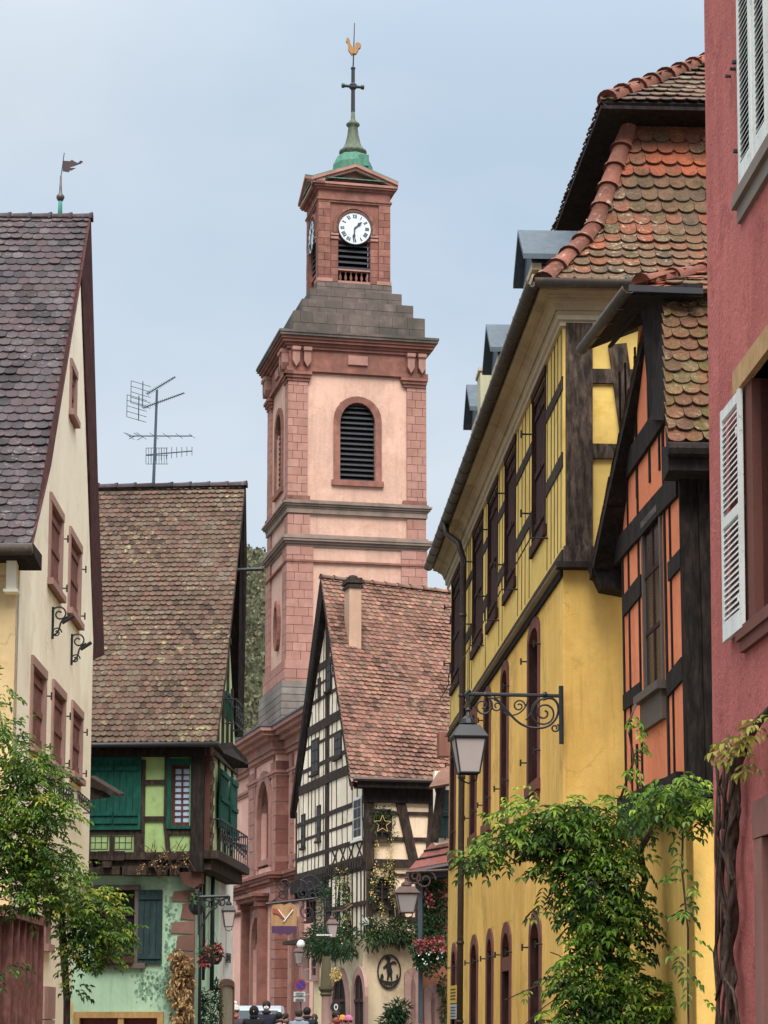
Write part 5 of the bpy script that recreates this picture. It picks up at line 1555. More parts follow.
# stone pillar
pp = at(325.8, 1040, 58); pp.z = 0
pil = thing('stone_pillar', 'slim rose stone pillar with moulded capital at the left end of the arches', 'pillar', tuple(pp))
zc_ = at(325, 990, 58).z
m = MB(); m.lathe(pp, [(.2, 0), (.2, .3), (.12, .35), (.11, zc_ - .2), (.12, zc_ - .15)], 14); m.build('shaft', M['pink_stone'], pil, True)
m = MB(); m.lathe(pp + Vector((0, 0, zc_ - .16)), [(.12, 0), (.16, .05), (.13, .1), (.19, .18), (.19, .25)], 14); m.lathe(pp + Vector((0, 0, zc_ + .09)), [(.15, 0), (.13, .35), (.1, .75)], 12); m.build('capital', stone('mossy_stone', '6d6650', '5a5442', .5), pil)
# hanging ring ornament
og = thing('gold_light_ball', 'ball of gold lights hanging under the fir garland by the arches', 'ornament', tuple(at(335.5, 975, 57.5)))
m = MB(); clump(m, [(at(335.5, 974.5, 57.5), .14, .14, .15)], 150, .06, .05); m.build('lights', M['lights'], og)
m = MB(); m.tube([at(335.5, 960, 57.5), at(335.5, 972, 57.5)], .01, 4); m.build('cord', M['iron'], og)
# house sign "0"
zs = thing('round_zero_sign', 'small black round sign with a white 0, by the dark arch left of the emblem', 'sign', tuple(at(336, 1007, 57)))
m = MB(); c = at(336, 1007, 57)
def disk(m, c, r_, th, n=24, sx=1.0): m.prism([c + Vector((math.cos(2 * math.pi * i / n) * r_ * sx, 0, math.sin(2 * math.pi * i / n) * r_)) for i in range(n)], Vector((0, th, 0)))
disk(m, c, .14, .03); m.build('plate', M['iron'], zs)
m = MB()
for i in range(20):
    a0, a1 = 2 * math.pi * i / 20, 2 * math.pi * (i + 1) / 20
    m.prism([c + Vector((math.cos(a) * .05 * q_, -.005, math.sin(a) * .08 * q_)) for a, q_ in ((a0, 1), (a1, 1), (a1, .6), (a0, .6))], Vector((0, -.006, 0)))
m.build('digit', M['white_paint'], zs)
# no parking sign
Y = 66; c = at(300.5, 985, Y)
ns = thing('no_parking_sign', 'round blue no parking sign with red ring and bar above a small white plate', 'traffic sign', (c.x, c.y, 0))
m = MB(); m.tube([(c.x, c.y + .05, 0), (c.x, c.y + .05, c.z + .15)], .03, 8); m.build('pole', M['zinc'], ns)
r_ = 5.8 * Y / FPX
m = MB(); disk(m, c, r_, .02); f = m.build('disc', paint('sign_red', 'a02a38', .45, .1, .02), ns)
m = MB(); disk(m, c + Vector((0, -.004, 0)), r_ * .78, .003); m.build('blue_field', paint('sign_blue', '2a3f8a', .45, .1, .02), f)
m = MB(); d = Vector((1, 0, -1)).normalized(); s_ = Vector((1, 0, 1)).normalized() * r_ * .09
m.prism([c + d * r_ * .8 + s_, c + d * r_ * .8 - s_, c - d * r_ * .8 - s_, c - d * r_ * .8 + s_], Vector((0, -.012, 0))); m.build('bar', bpy.data.materials['sign_red'], f)
m = MB()
for (y, h) in ((994, 4.5), (999.5, 4)): m.box(at(299.5, y, Y - .02), 11.5 * Y / FPX, .02, h * Y / FPX)
f = m.build('plate', paint('plate_grey', 'b9bfc0', .5, .1, .05), ns)
m = MB()
for y in (993, 995, 999, 1000.5): m.box(at(299.5, y, Y - .05), 8 * Y / FPX, .01, .5 * Y / FPX)
m.build('lettering', M['iron'], f)
# street name sign
c = at(322.5, 935, 57.5); ss = thing('street_name_sign', 'small black street name plate with white lettering on the iron scroll', 'sign', tuple(c))
m = MB(); m.box(c, 14.5 * 57.5 / FPX, .03, 4.2 * 57.5 / FPX, -.05); f = m.build('plate', M['iron'], ss)
m = MB(); x = -.15
for w_ in (.05, .02, .03, .02, .04, 0, .05, .03, .03, .02, .03):
    if w_: m.box(c + Vector((x + w_ / 2, -.025, rr(-.003, .003))), w_, .01, .04)
    x += w_ + .007
m.build('lettering', M['white_paint'], f)
m = MB(); u = Vector((0, 0, 1)); ax = Vector((1, 0, 0)); Y = 57.6
m.tube([at(324, 884, Y), at(325, 940, Y)], .02, 5)
for (x, y, r_, a) in ((318, 890, .12, 0), (319, 899, .12, 2), (318, 908, .13, 4), (319, 917, .12, 1), (319, 925, .1, 3)): m.tube(spiral(at(x, y, Y), ax, u, r_, .03, a, 1.4), .016, 5)
m.build('scroll_iron', M['iron'], ss)
# hanging guild sign on a big scroll bracket
Y = 60; c = at(284, 917, Y)
gs = thing('hanging_shield_sign', 'gold and purple shield sign hanging from a long scroll bracket before the nave', 'sign', tuple(c))
m = MB(); m.tube([at(266, 904, Y), at(318, 898, Y)], .03, 6)
for (x, y, r_, a) in ((309, 885, .3, 0), (303, 893, .16, 2), (312, 896, .2, 1), (284, 884, .2, 3), (283, 895, .14, 0), (308, 912, .22, 2)): m.tube(spiral(at(x, y, Y), ax, u, r_, .04, a, 1.5), .018, 5)
m.tube(bez(at(300, 880, Y), at(312, 880, Y), at(305, 905, Y), at(316, 925, Y)), .02, 5); m.tube(bez(at(280, 882, Y), at(292, 890, Y), at(278, 896, Y), at(270, 903, Y)), .018, 5)
m.build('scroll_bracket', M['iron'], gs)
m = MB(); out = [at(x, y, Y) for x, y in [(272, 906), (275, 903.5), (280, 903), (284, 905), (290, 902.5), (295, 905), (297, 911), (296.5, 927), (271.5, 927), (271, 912)]]; m.prism(out, Vector((0, .06, 0))); f = m.build('shield', paint('ochre_board', 'a8845a', .6, .4, .1, wear='b08a88', wamt=.7), gs)
m = MB(); o2 = [at(x, y, Y - .03) for x, y in [(271.5, 926), (296.5, 926), (296, 934), (292, 933), (288, 935), (284, 933.5), (280, 935), (276, 933), (272, 933)]]; m.prism(o2, Vector((0, .12, 0))); m.build('fringe', paint('purple_band', '4a2f4e', .7, .2, .1), f)
m = MB(); m.prism([at(x, y, Y - .01) for x, y in [(273, 908), (280, 910), (284, 916), (283, 919), (278, 914), (273, 913)]], Vector((0, -.02, 0))); m.prism([at(x, y, Y - .01) for x, y in [(291, 908), (293, 910), (292, 914), (289, 913)]], Vector((0, -.02, 0))); m.build('red_motif', paint('brick_red', '9a4a38', .6, .2, .1), f)
m = MB(); m.prism([at(x, y, Y - .01) for x, y in [(293.4, 910), (284.2, 922), (283.2, 921.5), (292.3, 909.5)]], Vector((0, -.03, 0))); m.prism([at(x, y, Y - .01) for x, y in [(278.7, 909), (285.6, 918), (285, 919), (278, 909.6)]], Vector((0, -.03, 0))); m.build('crossed_tools', M['white_paint'], f)
m = MB(); m.tube([at(275, 900, Y), at(275, 904, Y)], .015, 4); m.tube([at(293, 899, Y), at(293, 904, Y)], .015, 4); m.build('hooks', M['iron'], gs)
# =================================================================== YELLOW HOUSE
M['yellow'] = plaster('ochre_yellow_plaster', 'e8c06e', 'd6ab5a', .35, .014, 30, .6, dirt='a98a50', dirt_amt=.5, dirt_scale=.7)
M['yellow_up'] = plaster('bright_yellow_plaster', 'dcbf70', 'cfb064', .3, .012, 35, .3, dirt='a5822f', dirt_amt=.35, dirt_scale=.9)
M['cove'] = plaster('ochre_cove', 'a8977a', '948268', .2, .01, 40, .3, dirt='6b5638', dirt_amt=.45, dirt_scale=1.2)
M['cove_light'] = paint('pale_moulding', 'b5a68c', .7, .2, .15, wear='8f8270')
M['brown_stone'] = stone('brown_rose_stone', '7d544c', '6b463f', .4)
M['brown_paint'] = timber('brown_shutter_paint', '34211f', '4a3230', .3)
M['orange_tiles'] = tilemat('orange_lichen_tiles', ['6f4a38', '8f5c44', 'a5624a', '80604a', 'b56a4a', '8a7458', '6b5c48', 'a07a62'], 'b5ad8c', .75, 9, zone='4f4a30', zscale=.9, damt=.5)
M['ridge_clay'] = tilemat('ridge_clay', ['6b4238', '7d5044', '5f3e36', '8a5a4c'], 'a89c86', .6, 8)
_w = Wall.vp(563, 800, 30.0, 262); WY = LeanWall((_w.O.x, _w.O.y), (_w.e.x, _w.e.y))
WE = LeanWall((_w.O.x, _w.O.y), (_w.e.y, -_w.e.x)); WY.both = WE.both = True
yel = thing('yellow_house', 'long ochre yellow house with dark timber upper floor, deep eaves and mansard tile roof', 'house', tuple(WY.P(0, 0)))
LY = WY.hit(449, 800)[0]
zband = WY.hit(563, 566)[1]; ztop = WY.hit(566, 318)[1]
up = [WY.rect((533.5, 398), (545.5, 514)), WY.rect((506, 456), (515.5, 573)), WY.rect((489, 506), (497.5, 604)), WY.rect((474, 540), (482.5, 641)), WY.rect((452.8, 590), (459.5, 685))]
zu0 = sum(u[2] for u in up) / 5; zu1 = sum(u[3] for u in up) / 5
up = [(a, b, zu0, min(zu1, ztop - .1)) for a, b, _, _ in up]
f1 = [WY.rect((528.5, 628), (540, 784)), WY.rect((501.5, 664), (508.5, 815)), WY.rect((484.5, 692), (490.5, 828)), WY.rect((471, 712), (476.5, 838)), WY.rect((451, 742), (455.5, 850))]
z0_ = sum(u[2] for u in f1[:4]) / 4; z1_ = sum(u[3] for u in f1[:4]) / 4
f1 = [(a, b, z0_, z1_) for a, b, _, _ in f1]
g1_ = [WY.rect((530, 912), (541.5, 1100)), WY.rect((502, 922), (511, 1100)), WY.rect((487, 930), (493, 1100)), WY.rect((471, 935), (477.5, 1100)), WY.rect((452, 945), (456, 1100))]
zg1 = sum(u[3] for u in g1_) / 5
g1_ = [(a, b, .6, zg1) for a, b, _, _ in g1_]
m = MB(); wallholes(m, WY, [(0, zband), (LY, zband)], 0, f1 + g1_, -.4, 0); m.build('street_wall', M['yellow'], yel)
m = MB(); wallholes(m, WY, [(0, ztop + .1), (LY, ztop + .1)], zband, up, -.4, .0); m.build('upper_street_wall', M['yellow_up'], yel)
m = MB(); WE.box(m, .001, 9, 0, zband - .02, -.4, -.001); m.build('end_wall', M['yellow'], yel)
m = MB(); WE.box(m, .001, 9, zband - .02, ztop + .1, -.4, -.002); m.build('upper_end_wall', M['yellow_up'], yel)
# arched windows
def stone_window(W, w, par, rise, th=.16, mat='brown_stone', leaf='brown_paint', sill=.2, closed=True, o=.025, transom=None):
    s0, s1, z0, z1 = w; m = MB()
    archring(m, W, s0, s1, z0, z1, rise, th, -.3, o, n=8, blocks=True)
    if sill: W.box(m, s0 - .06, s1 + .06, z0 - sill * .2, z0 + .12, -.3, o + .03)
    if sill: W.box(m, s0 - .0, s1 + .0, z0 - sill, z0 - sill * .2 - .001, -.1, o + .01)
    if transom: W.box(m, s0 + th, s1 - th, transom, transom + .22, -.3, o - .005)
    f = m.build('window', M[mat], par)
    a = archpts(s0, s1, z0, z1, rise, 8); m = MB()
    for p, q in zip(a[1:-1], a[2:-1]):
        if p[0] < q[0] and max(p[1], q[1]) < z1 + .01: W.prism(m, [p, q, (q[0], z1 + .003), (p[0], z1 + .003)], -.3, -.004)
    m.build('spandrel', M['yellow'], f)
    m = MB(); W.box(m, s0 + th * .5, s1 - th * .5, z0, z1, -.36, -.3); m.build('pane', M['glass'], f)
    m = MB(); c = (s0 + s1) / 2
    W.box(m, c - .03, c + .03, z0, z1 - th, -.3, -.25); W.box(m, s0 + th, s1 - th, z0 + (z1 - z0) * .62, z0 + (z1 - z0) * .62 + .06, -.3, -.245)
    m.build('glazing_bars', M['brown_paint'], f)
    # leaves folded back on the wall
    m = MB(); wd_ = (s1 - s0 - 2 * th) / 2
    for side in (-1, 1):
        a = s0 + th if side < 0 else s1 - th
        p0, p1 = W.P(a, z0 + .13, -.2), W.P(a, z0 + .13, o + .0)
        W.box(m, min(a, a - side * .04), max(a, a - side * .04), z0 + .13, z1 - rise * .9, -.24, o - .01)
    m.build('shutter', M[leaf], f)
    return f
for w in f1: stone_window(WY, w, yel, .28)
for i, w in enumerate(g1_): stone_window(WY, w, yel, .38, th=.18, sill=0, transom=(WY.hit(506, 971)[1] if i == 1 else None))
for w in f1 + g1_:
    m = MB()
    for s in (w[0] - .05, w[1] + .12):
        for t in (.2, .8):
            z = w[2] + (w[3] - w[2]) * t
            m.tube([WY.P(s, z, 0), WY.P(s, z, .1)], .012, 4); m.tube([WY.P(s, z - .05, .1), WY.P(s, z + .05, .1)], .014, 4); m.cut()
    m.build('shutter_hook', M['iron'], yel)
# upper windows: dark brown boxes
for w in up:
    s0, s1, z0, z1 = w; m = MB(); o = .02
    WY.box(m, s0 - .05, s0, z0, z1, -.3, o); WY.box(m, s1, s1 + .05, z0, z1, -.3, o); WY.box(m, s0, s1, z1 - .09, z1 + .001, -.25, -.01); WY.box(m, s0 - .1, s1 + .1, z1 + .001, z1 + .12, -.3, o + .01); WY.box(m, s0 - .14, s1 + .14, z0 - .16, z0 - .001, -.3, o + .03)
    f = m.build('window', M['brown_paint'], yel)
    m = MB(); c = (s0 + s1) / 2
    for a, b in ((s0 + .01, c - .01), (c + .01, s1 - .01)):
        m.cut(); WY.box(m, a, b, z0, z1, -.08, -.04)
        for t in (.1, .45, .85): WY.box(m, a + .03, b - .03, z0 + (z1 - z0) * t, z0 + (z1 - z0) * t + .09, -.04, -.015)
    m.build('shutter', M['brown_paint'], f)  # closed leaves added as a dark fill for the dark window openings
    m = MB(); WY.box(m, s0, s1, z0, z1, -.35, -.29); m.build('pane', M['glass'], f)
    m = MB(); c = (s0 + s1) / 2; WY.box(m, c - .035, c + .035, z0, z1, -.29, -.2)
    for t in (.35, .7): WY.box(m, s0, s1, z0 + (z1 - z0) * t, z0 + (z1 - z0) * t + .05, -.29, -.205)
    m.build('glazing_bars', M['brown_paint'], f)
    m = MB()
    for t in (.25, .8):
        z = z0 + (z1 - z0) * t
        m.tube([WY.P(s1 + .2, z, 0), WY.P(s1 + .2, z, .16)], .014, 4); m.tube([WY.P(s1 + .2, z - .06, .16), WY.P(s1 + .2, z + .06, .16)], .016, 4)
    # little rail holder
    m.tube([WY.P(s0 - .3, z0 - .25, .0), WY.P(s0 - .3, z0 - .25, .25), WY.P(s0 - .3, z0 - .05, .25)], .014, 4)
    m.tube([WY.P(s0 - .3, z0 - .25, .25), WY.P(s1 + .3, z0 - .25, .25)], .012, 4)
    m.build('shutter_hook', M['iron'], yel)
# timber framing
m = MB(); o = .035
zmid = WY.hit(556, 398)[1]; zlow = WY.hit(559, 466)[1]
def ybeam(z, w, o=.018, s0=0, s1=None):
    s0 = s0; pts = sorted([(u[0] - .1, u[1] + .1) for u in up])
    cur = s0
    for a, b in pts:
        if z < zu0 - .2 or z > zu1: break
        if a > cur: WY.beam(m, (cur, z), (a, z), w, 0, o, rr(0, 1), .1)
        cur = b
    if LY > cur: WY.beam(m, (cur, z), (LY, z), w, 0, o, rr(0, 1), .1)
ybeam(zmid, .17); ybeam(zlow - .02, .2)
WY.beam(m, (0, zband + .13), (LY, zband + .1), .18, 0, .02, None, .05)
sd = random.Random(8)
s = .2
edges = [zband + .28, zlow - .1, zmid, ztop]
while s < LY:
    for a, b in zip(edges, edges[1:]):
        if any(u[0] - .15 < s < u[1] + .15 for u in up) and b > zu0: continue
        WY.beam(m, (s, a), (s, b), sd.choice([.02, .03, .04]), 0, .008, rr(0, 1), .15)
    s += sd.choice([.36, .46, .55])
m.build('timber_frame', M['dark_timber'], yel)
m = MB()
WY.beam(m, (0, zband - .1), (LY, zband - .07), .1, 0, .04); m.build('band_moulding', M['black_timber'], yel)
m = MB(); WY.prism(m, [(-.05, zband - .02), (LY, zband - .02), (LY, zband - .015), (-.05, zband - .015)], .0, .11); m.build('lead_drip', M['cove_light'], yel)
# end wall timbers
m = MB()
pa = WE.hit(566, 400)[0]; pb_ = WE.hit(592, 400)[0]
WE.box(m, .03, pb_, zband + .05, ztop, 0, .07)
WE.beam(m, (pb_, WE.hit(610, 377)[1]), (9, WE.hit(610, 377)[1]), .2, 0, .05, None, .05); WE.beam(m, (pb_, WE.hit(610, 452)[1]), (9, WE.hit(610, 452)[1]), .2, 0, .05, None, .05)
WE.beam(m, (0, zband + .1), (9, zband + .1), .3, 0, .1, None, .05); WE.beam(m, (WE.hit(617, 345)[0], WE.hit(617, 345)[1]), (WE.hit(640, 480)[0], WE.hit(640, 520)[1]), .25, 0, .06)
for s in (2, 3.2, 4.5): WE.beam(m, (s, zband), (s, ztop), .16, 0, .045)
m.build('end_frame', timber('weathered_post', '2b2421', '6a5c50', .8), yel)
m = MB(); WE.box(m, -.1, 1.6, zband - .06, zband + .02, 0, .22); m.build('end_drip_board', M['black_timber'], yel)
# coved eaves: profile swept along both walls
def sweep_eaves(name, prof, mat):
    m = MB(); out = []
    A = []; B = []; Cn = []
    for (o, z) in prof:
        A.append(WY.P(WY.hit(431, 588, .4)[0], z, o)); B.append(WY.P(-o, z, o)); Cn.append(Vector((WE.P(9, z, o).x, WE.P(9, z, o).y, z)))
    for i in range(len(prof) - 1):
        m.quad(A[i], B[i], B[i + 1], A[i + 1]); m.quad(B[i], Cn[i], Cn[i + 1], B[i + 1])
    return m.build(name, mat, yel)
EO = .36; ez = ztop + .12
pr = [(0.001, ez - .16), (.05, ez - .16), (.05, ez - .1), (.09, ez - .08), (.09, ez - .02)]
sweep_eaves('lower_moulding', pr, M['cove_light'])
pr = [(.09, ez - .02), (.1, ez + .04), (.125, ez + .04), (.14, ez + .1), (.17, ez + .15), (.22, ez + .18), (.25, ez + .18), (.25, ez + .21), (.31, ez + .225), (EO, ez + .24), (EO, ez + .32), (-.3, ez + .32), (-.3, ez - .1)]
sweep_eaves('eaves_cove', pr, M['cove'])
zg_ = ez + .24
def gut(m, a, b, r_):
    """half-round gutter from a to b"""
    t = (b - a).normalized(); sd_ = t.cross(Vector((0, 0, 1))).normalized(); vs = []; K = 8
    for p in (a, b):
        for k in range(K + 1):
            an = math.pi * k / K; vs.append(p + sd_ * math.cos(an) * r_ - Vector((0, 0, math.sin(an) * r_)))
        for k in range(K, -1, -1):
            an = math.pi * k / K; vs.append(p + sd_ * math.cos(an) * r_ * .9 - Vector((0, 0, math.sin(an) * r_ * .9)))
    n = 2 * K + 2; fs = [[k, (k + 1) % n, n + (k + 1) % n, n + k] for k in range(n)] + [list(range(n))[::-1], [n + k for k in range(n)]]
    m.add(vs, fs)
m = MB(); gr_ = .1
SEND = WY.hit(428.5, 586, EO + .1)[0]
ga, gb_ = WY.P(SEND, zg_ + .1, EO + .1), WY.P(-EO - .12, zg_ + .1, EO + .1)
gut(m, gb_, ga, gr_)
n = 24
for i in range(n + 1):
    p = lerp(gb_, ga, i / n); t = (ga - gb_).normalized()
    gut(m, p, p + t * .05, gr_ * 1.1)
ge = WE.P(9, zg_ + .1, EO + .1); gut(m, gb_ + Vector((0, 0, .001)), Vector((ge.x, ge.y, zg_ + .1)), gr_)
m.build('gutter', M['gutter'], yel, True)
# downpipe
m = MB(); px = 462.7; s_, _ = WY.hit(px, 700, .12)
sg, _ = WY.hit(441, 575, EO + .1)
m.tube([WY.P(s_ + .3, zg_, EO + .1), WY.P(s_ + .3, zg_ - .2, EO + .08), WY.P(s_ + .1, zg_ - .42, EO - .15), WY.P(s_, zg_ - .55, .2), WY.P(s_, zg_ - .75, .13), WY.P(s_, 4.5, .13), WY.P(s_, 0, .13)], .062, 10)
for z in (1.5, 3.0, 4.6, 6.2, 7.8, 9.4): m.tube([WY.P(s_, z, .13), WY.P(s_, z + .06, .13)], .078, 10)
for z in ()  : pass
m.build('downpipe', M['pipe'], yel, True)
# mansard roof: lower steep slope on the end (hip) and on the street side
cE = WY.P(-EO + .02, ez + .36, EO - .02)           # eaves corner
tC = at(626, 131, 31.35)                     # top of the lower hip
def along(p, W, d): return p + W.e * d
eR_ = along(cE, WE, 8.5); tR = along(tC, WE, 6.5)
mc = lerp(cE, tC, .4) + Vector((.22, .22, -.12))
mR_ = along(mc, WE, 7.5)
Lf = pline([tC, mc, cE]); Rf = pline([tR, mR_, eR_])
rfun = lambda u, v: min(1, max(0, (.95 if v < .32 else .35) + rr(-.3, .3)))
M['orange_tiles'] = (lambda: tilemat('orange_lichen_tiles', ['4b4136', '5f4f40', '705443', '665843', '7a5341', '87503d', '94543d', '9f5940'], 'aca68e', .9, 11, zone='3d3926', zscale=.9, damt=.7))()
m = MB(); tiles(m, Lf, Rf, 15, .23, .018, .036, .42, jit=.016, rfun=rfun); m.build('hip_end_tiles', M['orange_tiles'], yel)
m = MB(); deck(m, Lf, Rf, 12, .1)
sE1 = WY.P(LY, ez + .36, EO - .02); sT1 = tC + WY.e * (LY + .3 - 1.0); sm1 = mc + WY.e * (LY + .3 - .3)
Rf2 = Lf; Lf2 = pline([sT1, sm1, sE1]); deck(m, Lf2, Rf2, 12, .1); m.build('roof_deck', M['black_timber'], yel)
m = MB(); tiles(m, Lf2, Rf2, 19, .19, .016, .03, .4); m.build('street_slope_tiles', M['orange_tiles'], yel)
m = MB(); up_ = Vector((-.6, -.5, .6)).normalized()
ridge(m, [cE + Vector((-.0, 0, .04)), mc + Vector((0, 0, .04)), tC + Vector((0, 0, .03))], .135, .42, up=up_, wide=1.15); m.build('hip_ridge_tiles', M['ridge_clay'], yel, True)
# upper roof
eU = at(601, 101, 30.75); hU = at(706, 60, 32.6)
hdir = (hU - eU); peak = eU + hdir * 2.35
eUr = along(eU, WE, 7.6); pr_ = along(peak, WE, .6)
Lf = pline([peak, eU]); Rf = pline([pr_, eUr])
m = MB(); tiles(m, Lf, Rf, 24, .19, .016, .03, .4); m.build('upper_hip_tiles', M['brown_tiles'], yel)
m = MB(); deck(m, Lf, Rf, 1, .1)
L2 = pline([peak + WY.e * 14, eU + WY.e * (LY + .4)]); deck(m, L2, Lf, 1, .1); m.build('upper_deck', M['black_timber'], yel)
m = MB(); tiles(m, L2, Lf, 24, .19, .016, .03, .4); m.build('upper_street_tiles', M['ridge_clay'], yel)
m = MB(); ridge(m, [eU + Vector((.08, .06, .08)), peak], .14, .4, wide=1.15); m.build('upper_hip_ridge', M['ridge_clay'], yel, True)
# soffit between the two roofs
m = MB()
inn = tC + Vector((.25, .25, .15))
m.prism([eU + Vector((0, 0, -.06)), eUr + Vector((0, 0, -.06)), along(inn, WE, 6.2), inn], Vector((0, 0, -.05)))
m.prism([eU + Vector((0, 0, -.06)), inn, inn + WY.e * (LY - 1), eU + WY.e * LY + Vector((0, 0, -.06))], Vector((0, 0, -.05)))
m.build('soffit', M['black_timber'], yel)  # coloured black to carry the darkness under the upper eave
# dormers on the street slope
def dormer(px, py, Y, wd_, h_, name):
    f = at(px, py, Y); s, z = WY.hit(px, py); 
    # local frame : out = WY.n, along = WY.e
    o_, a_ = WY.n, WY.e; c = Vector(f)
    P = lambda a, o, z: c + a_ * a + o_ * o + Vector((0, 0, z))
    m = MB(); m.prism([P(.08, -.12, -.12), P(wd_ - .08, -.12, -.12), P(wd_ - .08, -.12, -h_), P(.08, -.12, -h_)], -o_ * 1.6)
    b = m.build(name, plaster('dormer_boards_' + str(int(px)), 'a58f6e', '8f7a5c', .3, .01, 30, .6, dirt='5f4f3c', dirt_amt=.5), yel)
    m = MB(); m.prism([P(-.12, .14, 0), P(wd_ / 2, .14, .6), P(wd_ + .12, .14, 0), P(wd_ + .12, .14, -.08), P(wd_ / 2, .14, .51), P(-.12, .14, -.08)], -o_ * 1.8); m.prism([P(0, .0, -.1), P(wd_ / 2, .0, .5), P(wd_, .0, -.1)], -o_ * 1.5); m.build('dormer_roof', M['zinc'], b)
    m = MB()
    for k in range(2): m.prism([P(.06 - .05 + .03 * k, 0, -.1 - .16 * k), P(wd_ - .03, 0, -.1 - .16 * k), P(wd_ - .03, 0, -.2 - .16 * k), P(.06 - .05 + .03 * k, 0, -.2 - .16 * k)], -o_ * .14)
    m.build('cornice_boards', M['cove_light'], b)
    m = MB(); m.prism([P(wd_ * .25, -.11, -.35), P(wd_ * .75, -.11, -.35), P(wd_ * .75, -.11, -h_), P(wd_ * .25, -.11, -h_)], -o_ * .05); m.build('pane', M['glass'], b)
dormer(532, 256, 32.0, 1.15, .8, 'dormer'); dormer(498, 349, 36.3, 1.15, .8, 'dormer'); dormer(477, 408, 40.0, 1.15, .8, 'dormer')
m = MB(); c = at(489, 376, 38.6); m.box((c.x, c.y, c.z - .65), .36, .6, 1.3, 0.05); f = m.build('chimney', plaster('pale_chimney', 'b3b39a', 'a3a38a', .25, .01, 30, .4), yel)
m = MB(); m.box((c.x, c.y, c.z + .03), .42, .66, .06, .05); m.build('chimney_cap', M['cove_light'], f)
# posters on the far corner
m = MB(); q = WY.rect((450.3, 986), (455.8, 1003), .03); WY.box(m, q[0], q[1], q[2], q[3], .01, .03); pf = m.build('poster', paint('poster_yellow', 'c9a93c', .6, .15, .02), yel)
m = MB()
for t in (.2, .38, .56, .74): WY.box(m, q[0] + .08, q[1] - .08, q[2] + (q[3] - q[2]) * t, q[2] + (q[3] - q[2]) * (t + .07), .03, .034)
m.build('lettering', M['brown_timber'], pf)
m = MB(); q = WY.rect((450.3, 1004.5), (455.8, 1019), .03); WY.box(m, q[0], q[1], q[2], q[3], .01, .03); pf = m.build('poster', paint('poster_grey', 'a5adb0', .6, .2, .02), yel)
m = MB()
for t in (.15, .35, .55, .75): WY.box(m, q[0] + .08, q[1] - .08, q[2] + (q[3] - q[2]) * t, q[2] + (q[3] - q[2]) * (t + .07), .03, .034)
m.build('lettering', M['iron'], pf)

# lantern on the corner bracket
def arm_y(m):
    Y = 29.8; u = Vector((0, 0, 1)); ax = Vector((1, 0, 0)); Q = lambda x, y: at(x, y, Y)
    m.tube([Q(561, 686), Q(561.5, 744)], .035, 6); m.tube([Q(561, 696), Q(468, 694)], .026, 7); m.tube([Q(470, 690), Q(466, 694), Q(468, 700)], .03, 6); m.tube([Q(469, 694), Q(469, 712)], .018, 6)
    for (x, r_) in ((486, .055), (545, .055)): m.lathe(Q(x, 694) + Vector((0, 0, -.04)), [(.02, 0), (.045, .03), (.02, .07)], 8)
    m.tube(bez(Q(494, 697), Q(512, 712), Q(515, 730), Q(541, 728)) + bez(Q(541, 728), Q(553, 727), Q(560, 716), Q(558, 706))[1:] + bez(Q(558, 706), Q(556, 697), Q(548, 697), Q(543, 700))[1:], .017, 6)
    m.tube(spiral(Q(544, 713), ax, u, .185, .03, 1.9, 1.9, 34), .014, 6)
    m.tube(spiral(Q(483, 706), ax, u, .135, .025, 1.2, -1.5, 24), .014, 6)
    m.tube(spiral(Q(497, 706), ax, u, .075, .02, 2.5, 1.3, 18), .012, 6)
    m.tube(spiral(Q(519, 706), ax, u, .085, .02, 0, 1.4, 18), .012, 6)
    m.tube(bez(Q(526, 720), Q(534, 712), Q(534, 698), Q(548, 698)), .014, 6); m.tube(bez(Q(488, 698), Q(500, 696), Q(503, 714), Q(512, 716)), .013, 6)
    m.tube(bez(Q(503, 712), Q(510, 718), Q(524, 716), Q(528, 700)), .012, 6)
    m.tube(spiral(Q(555, 728), ax, u, .06, .02, 1, -1.3, 14), .012, 5)
lamp('wall_lantern', 'big dark lantern hanging from a long scroll bracket at the corner of the yellow house', 468.5, 712, 783, 36, 29.8, arm_y, ang=.12)

# =================================================================== ORANGE HOUSE
M['orange'] = plaster('orange_plaster', 'de8762', 'd17a56', .3, .012, 30, .35, dirt='a8694a', dirt_amt=.35, dirt_scale=1.0)
WO = Wall.vp(686, 700, 25.0, 215)
WOe = WO.perp(0, 0)
if (WOe.P(1, 0) - WOe.P(0, 0)).x < 0: WOe = Wall((WOe.O.x, WOe.O.y), (-WOe.e.x, -WOe.e.y))
org = thing('orange_house', 'narrow orange half timbered house with black beams above a yellow ground floor', 'house', tuple(WO.P(0, 0)))
LO = WO.hit(624, 700)[0]
zj = WO.hit(684, 800)[1]; zeo = WOe.hit(695, 455)[1]; zt_ = WO.hit(655, 300)[1]
win = WO.rect((643.5, 512), (664.5, 690)); win = (win[0], win[1], WO.hit(664, 684)[1], WO.hit(664, 500)[1])
m = MB(); wallholes(m, WO, [(0, zeo + .1), (1.2, zt_ + .3), (LO - 1.6, zt_ + .3), (LO, zeo - .3)], zj, [win], -.35, 0); m.build('street_wall', M['orange'], org)
m = MB(); WOe.box(m, 0.001, 5, zj, zeo + .3, -.35, 0.0); m.build('end_wall', M['black_timber'], org)
m = MB(); WO.box(m, 0, LO + .3, 0, zj - .001, -.4, -.05); WOe.box(m, .05, 5, 0, zj - .002, -.4, -.0501); m.build('ground_floor_wall', M['yellow'], org)
m = MB()
def ob(a, b, w, o=.03, mm=None): WO.beam(mm or m, WO.hit(*a), WO.hit(*b), w, 0, o, rr(0, 1), .06)
WO.box(m, -.02, .03, zj, zeo, 0, .03)                      # corner post (street face)
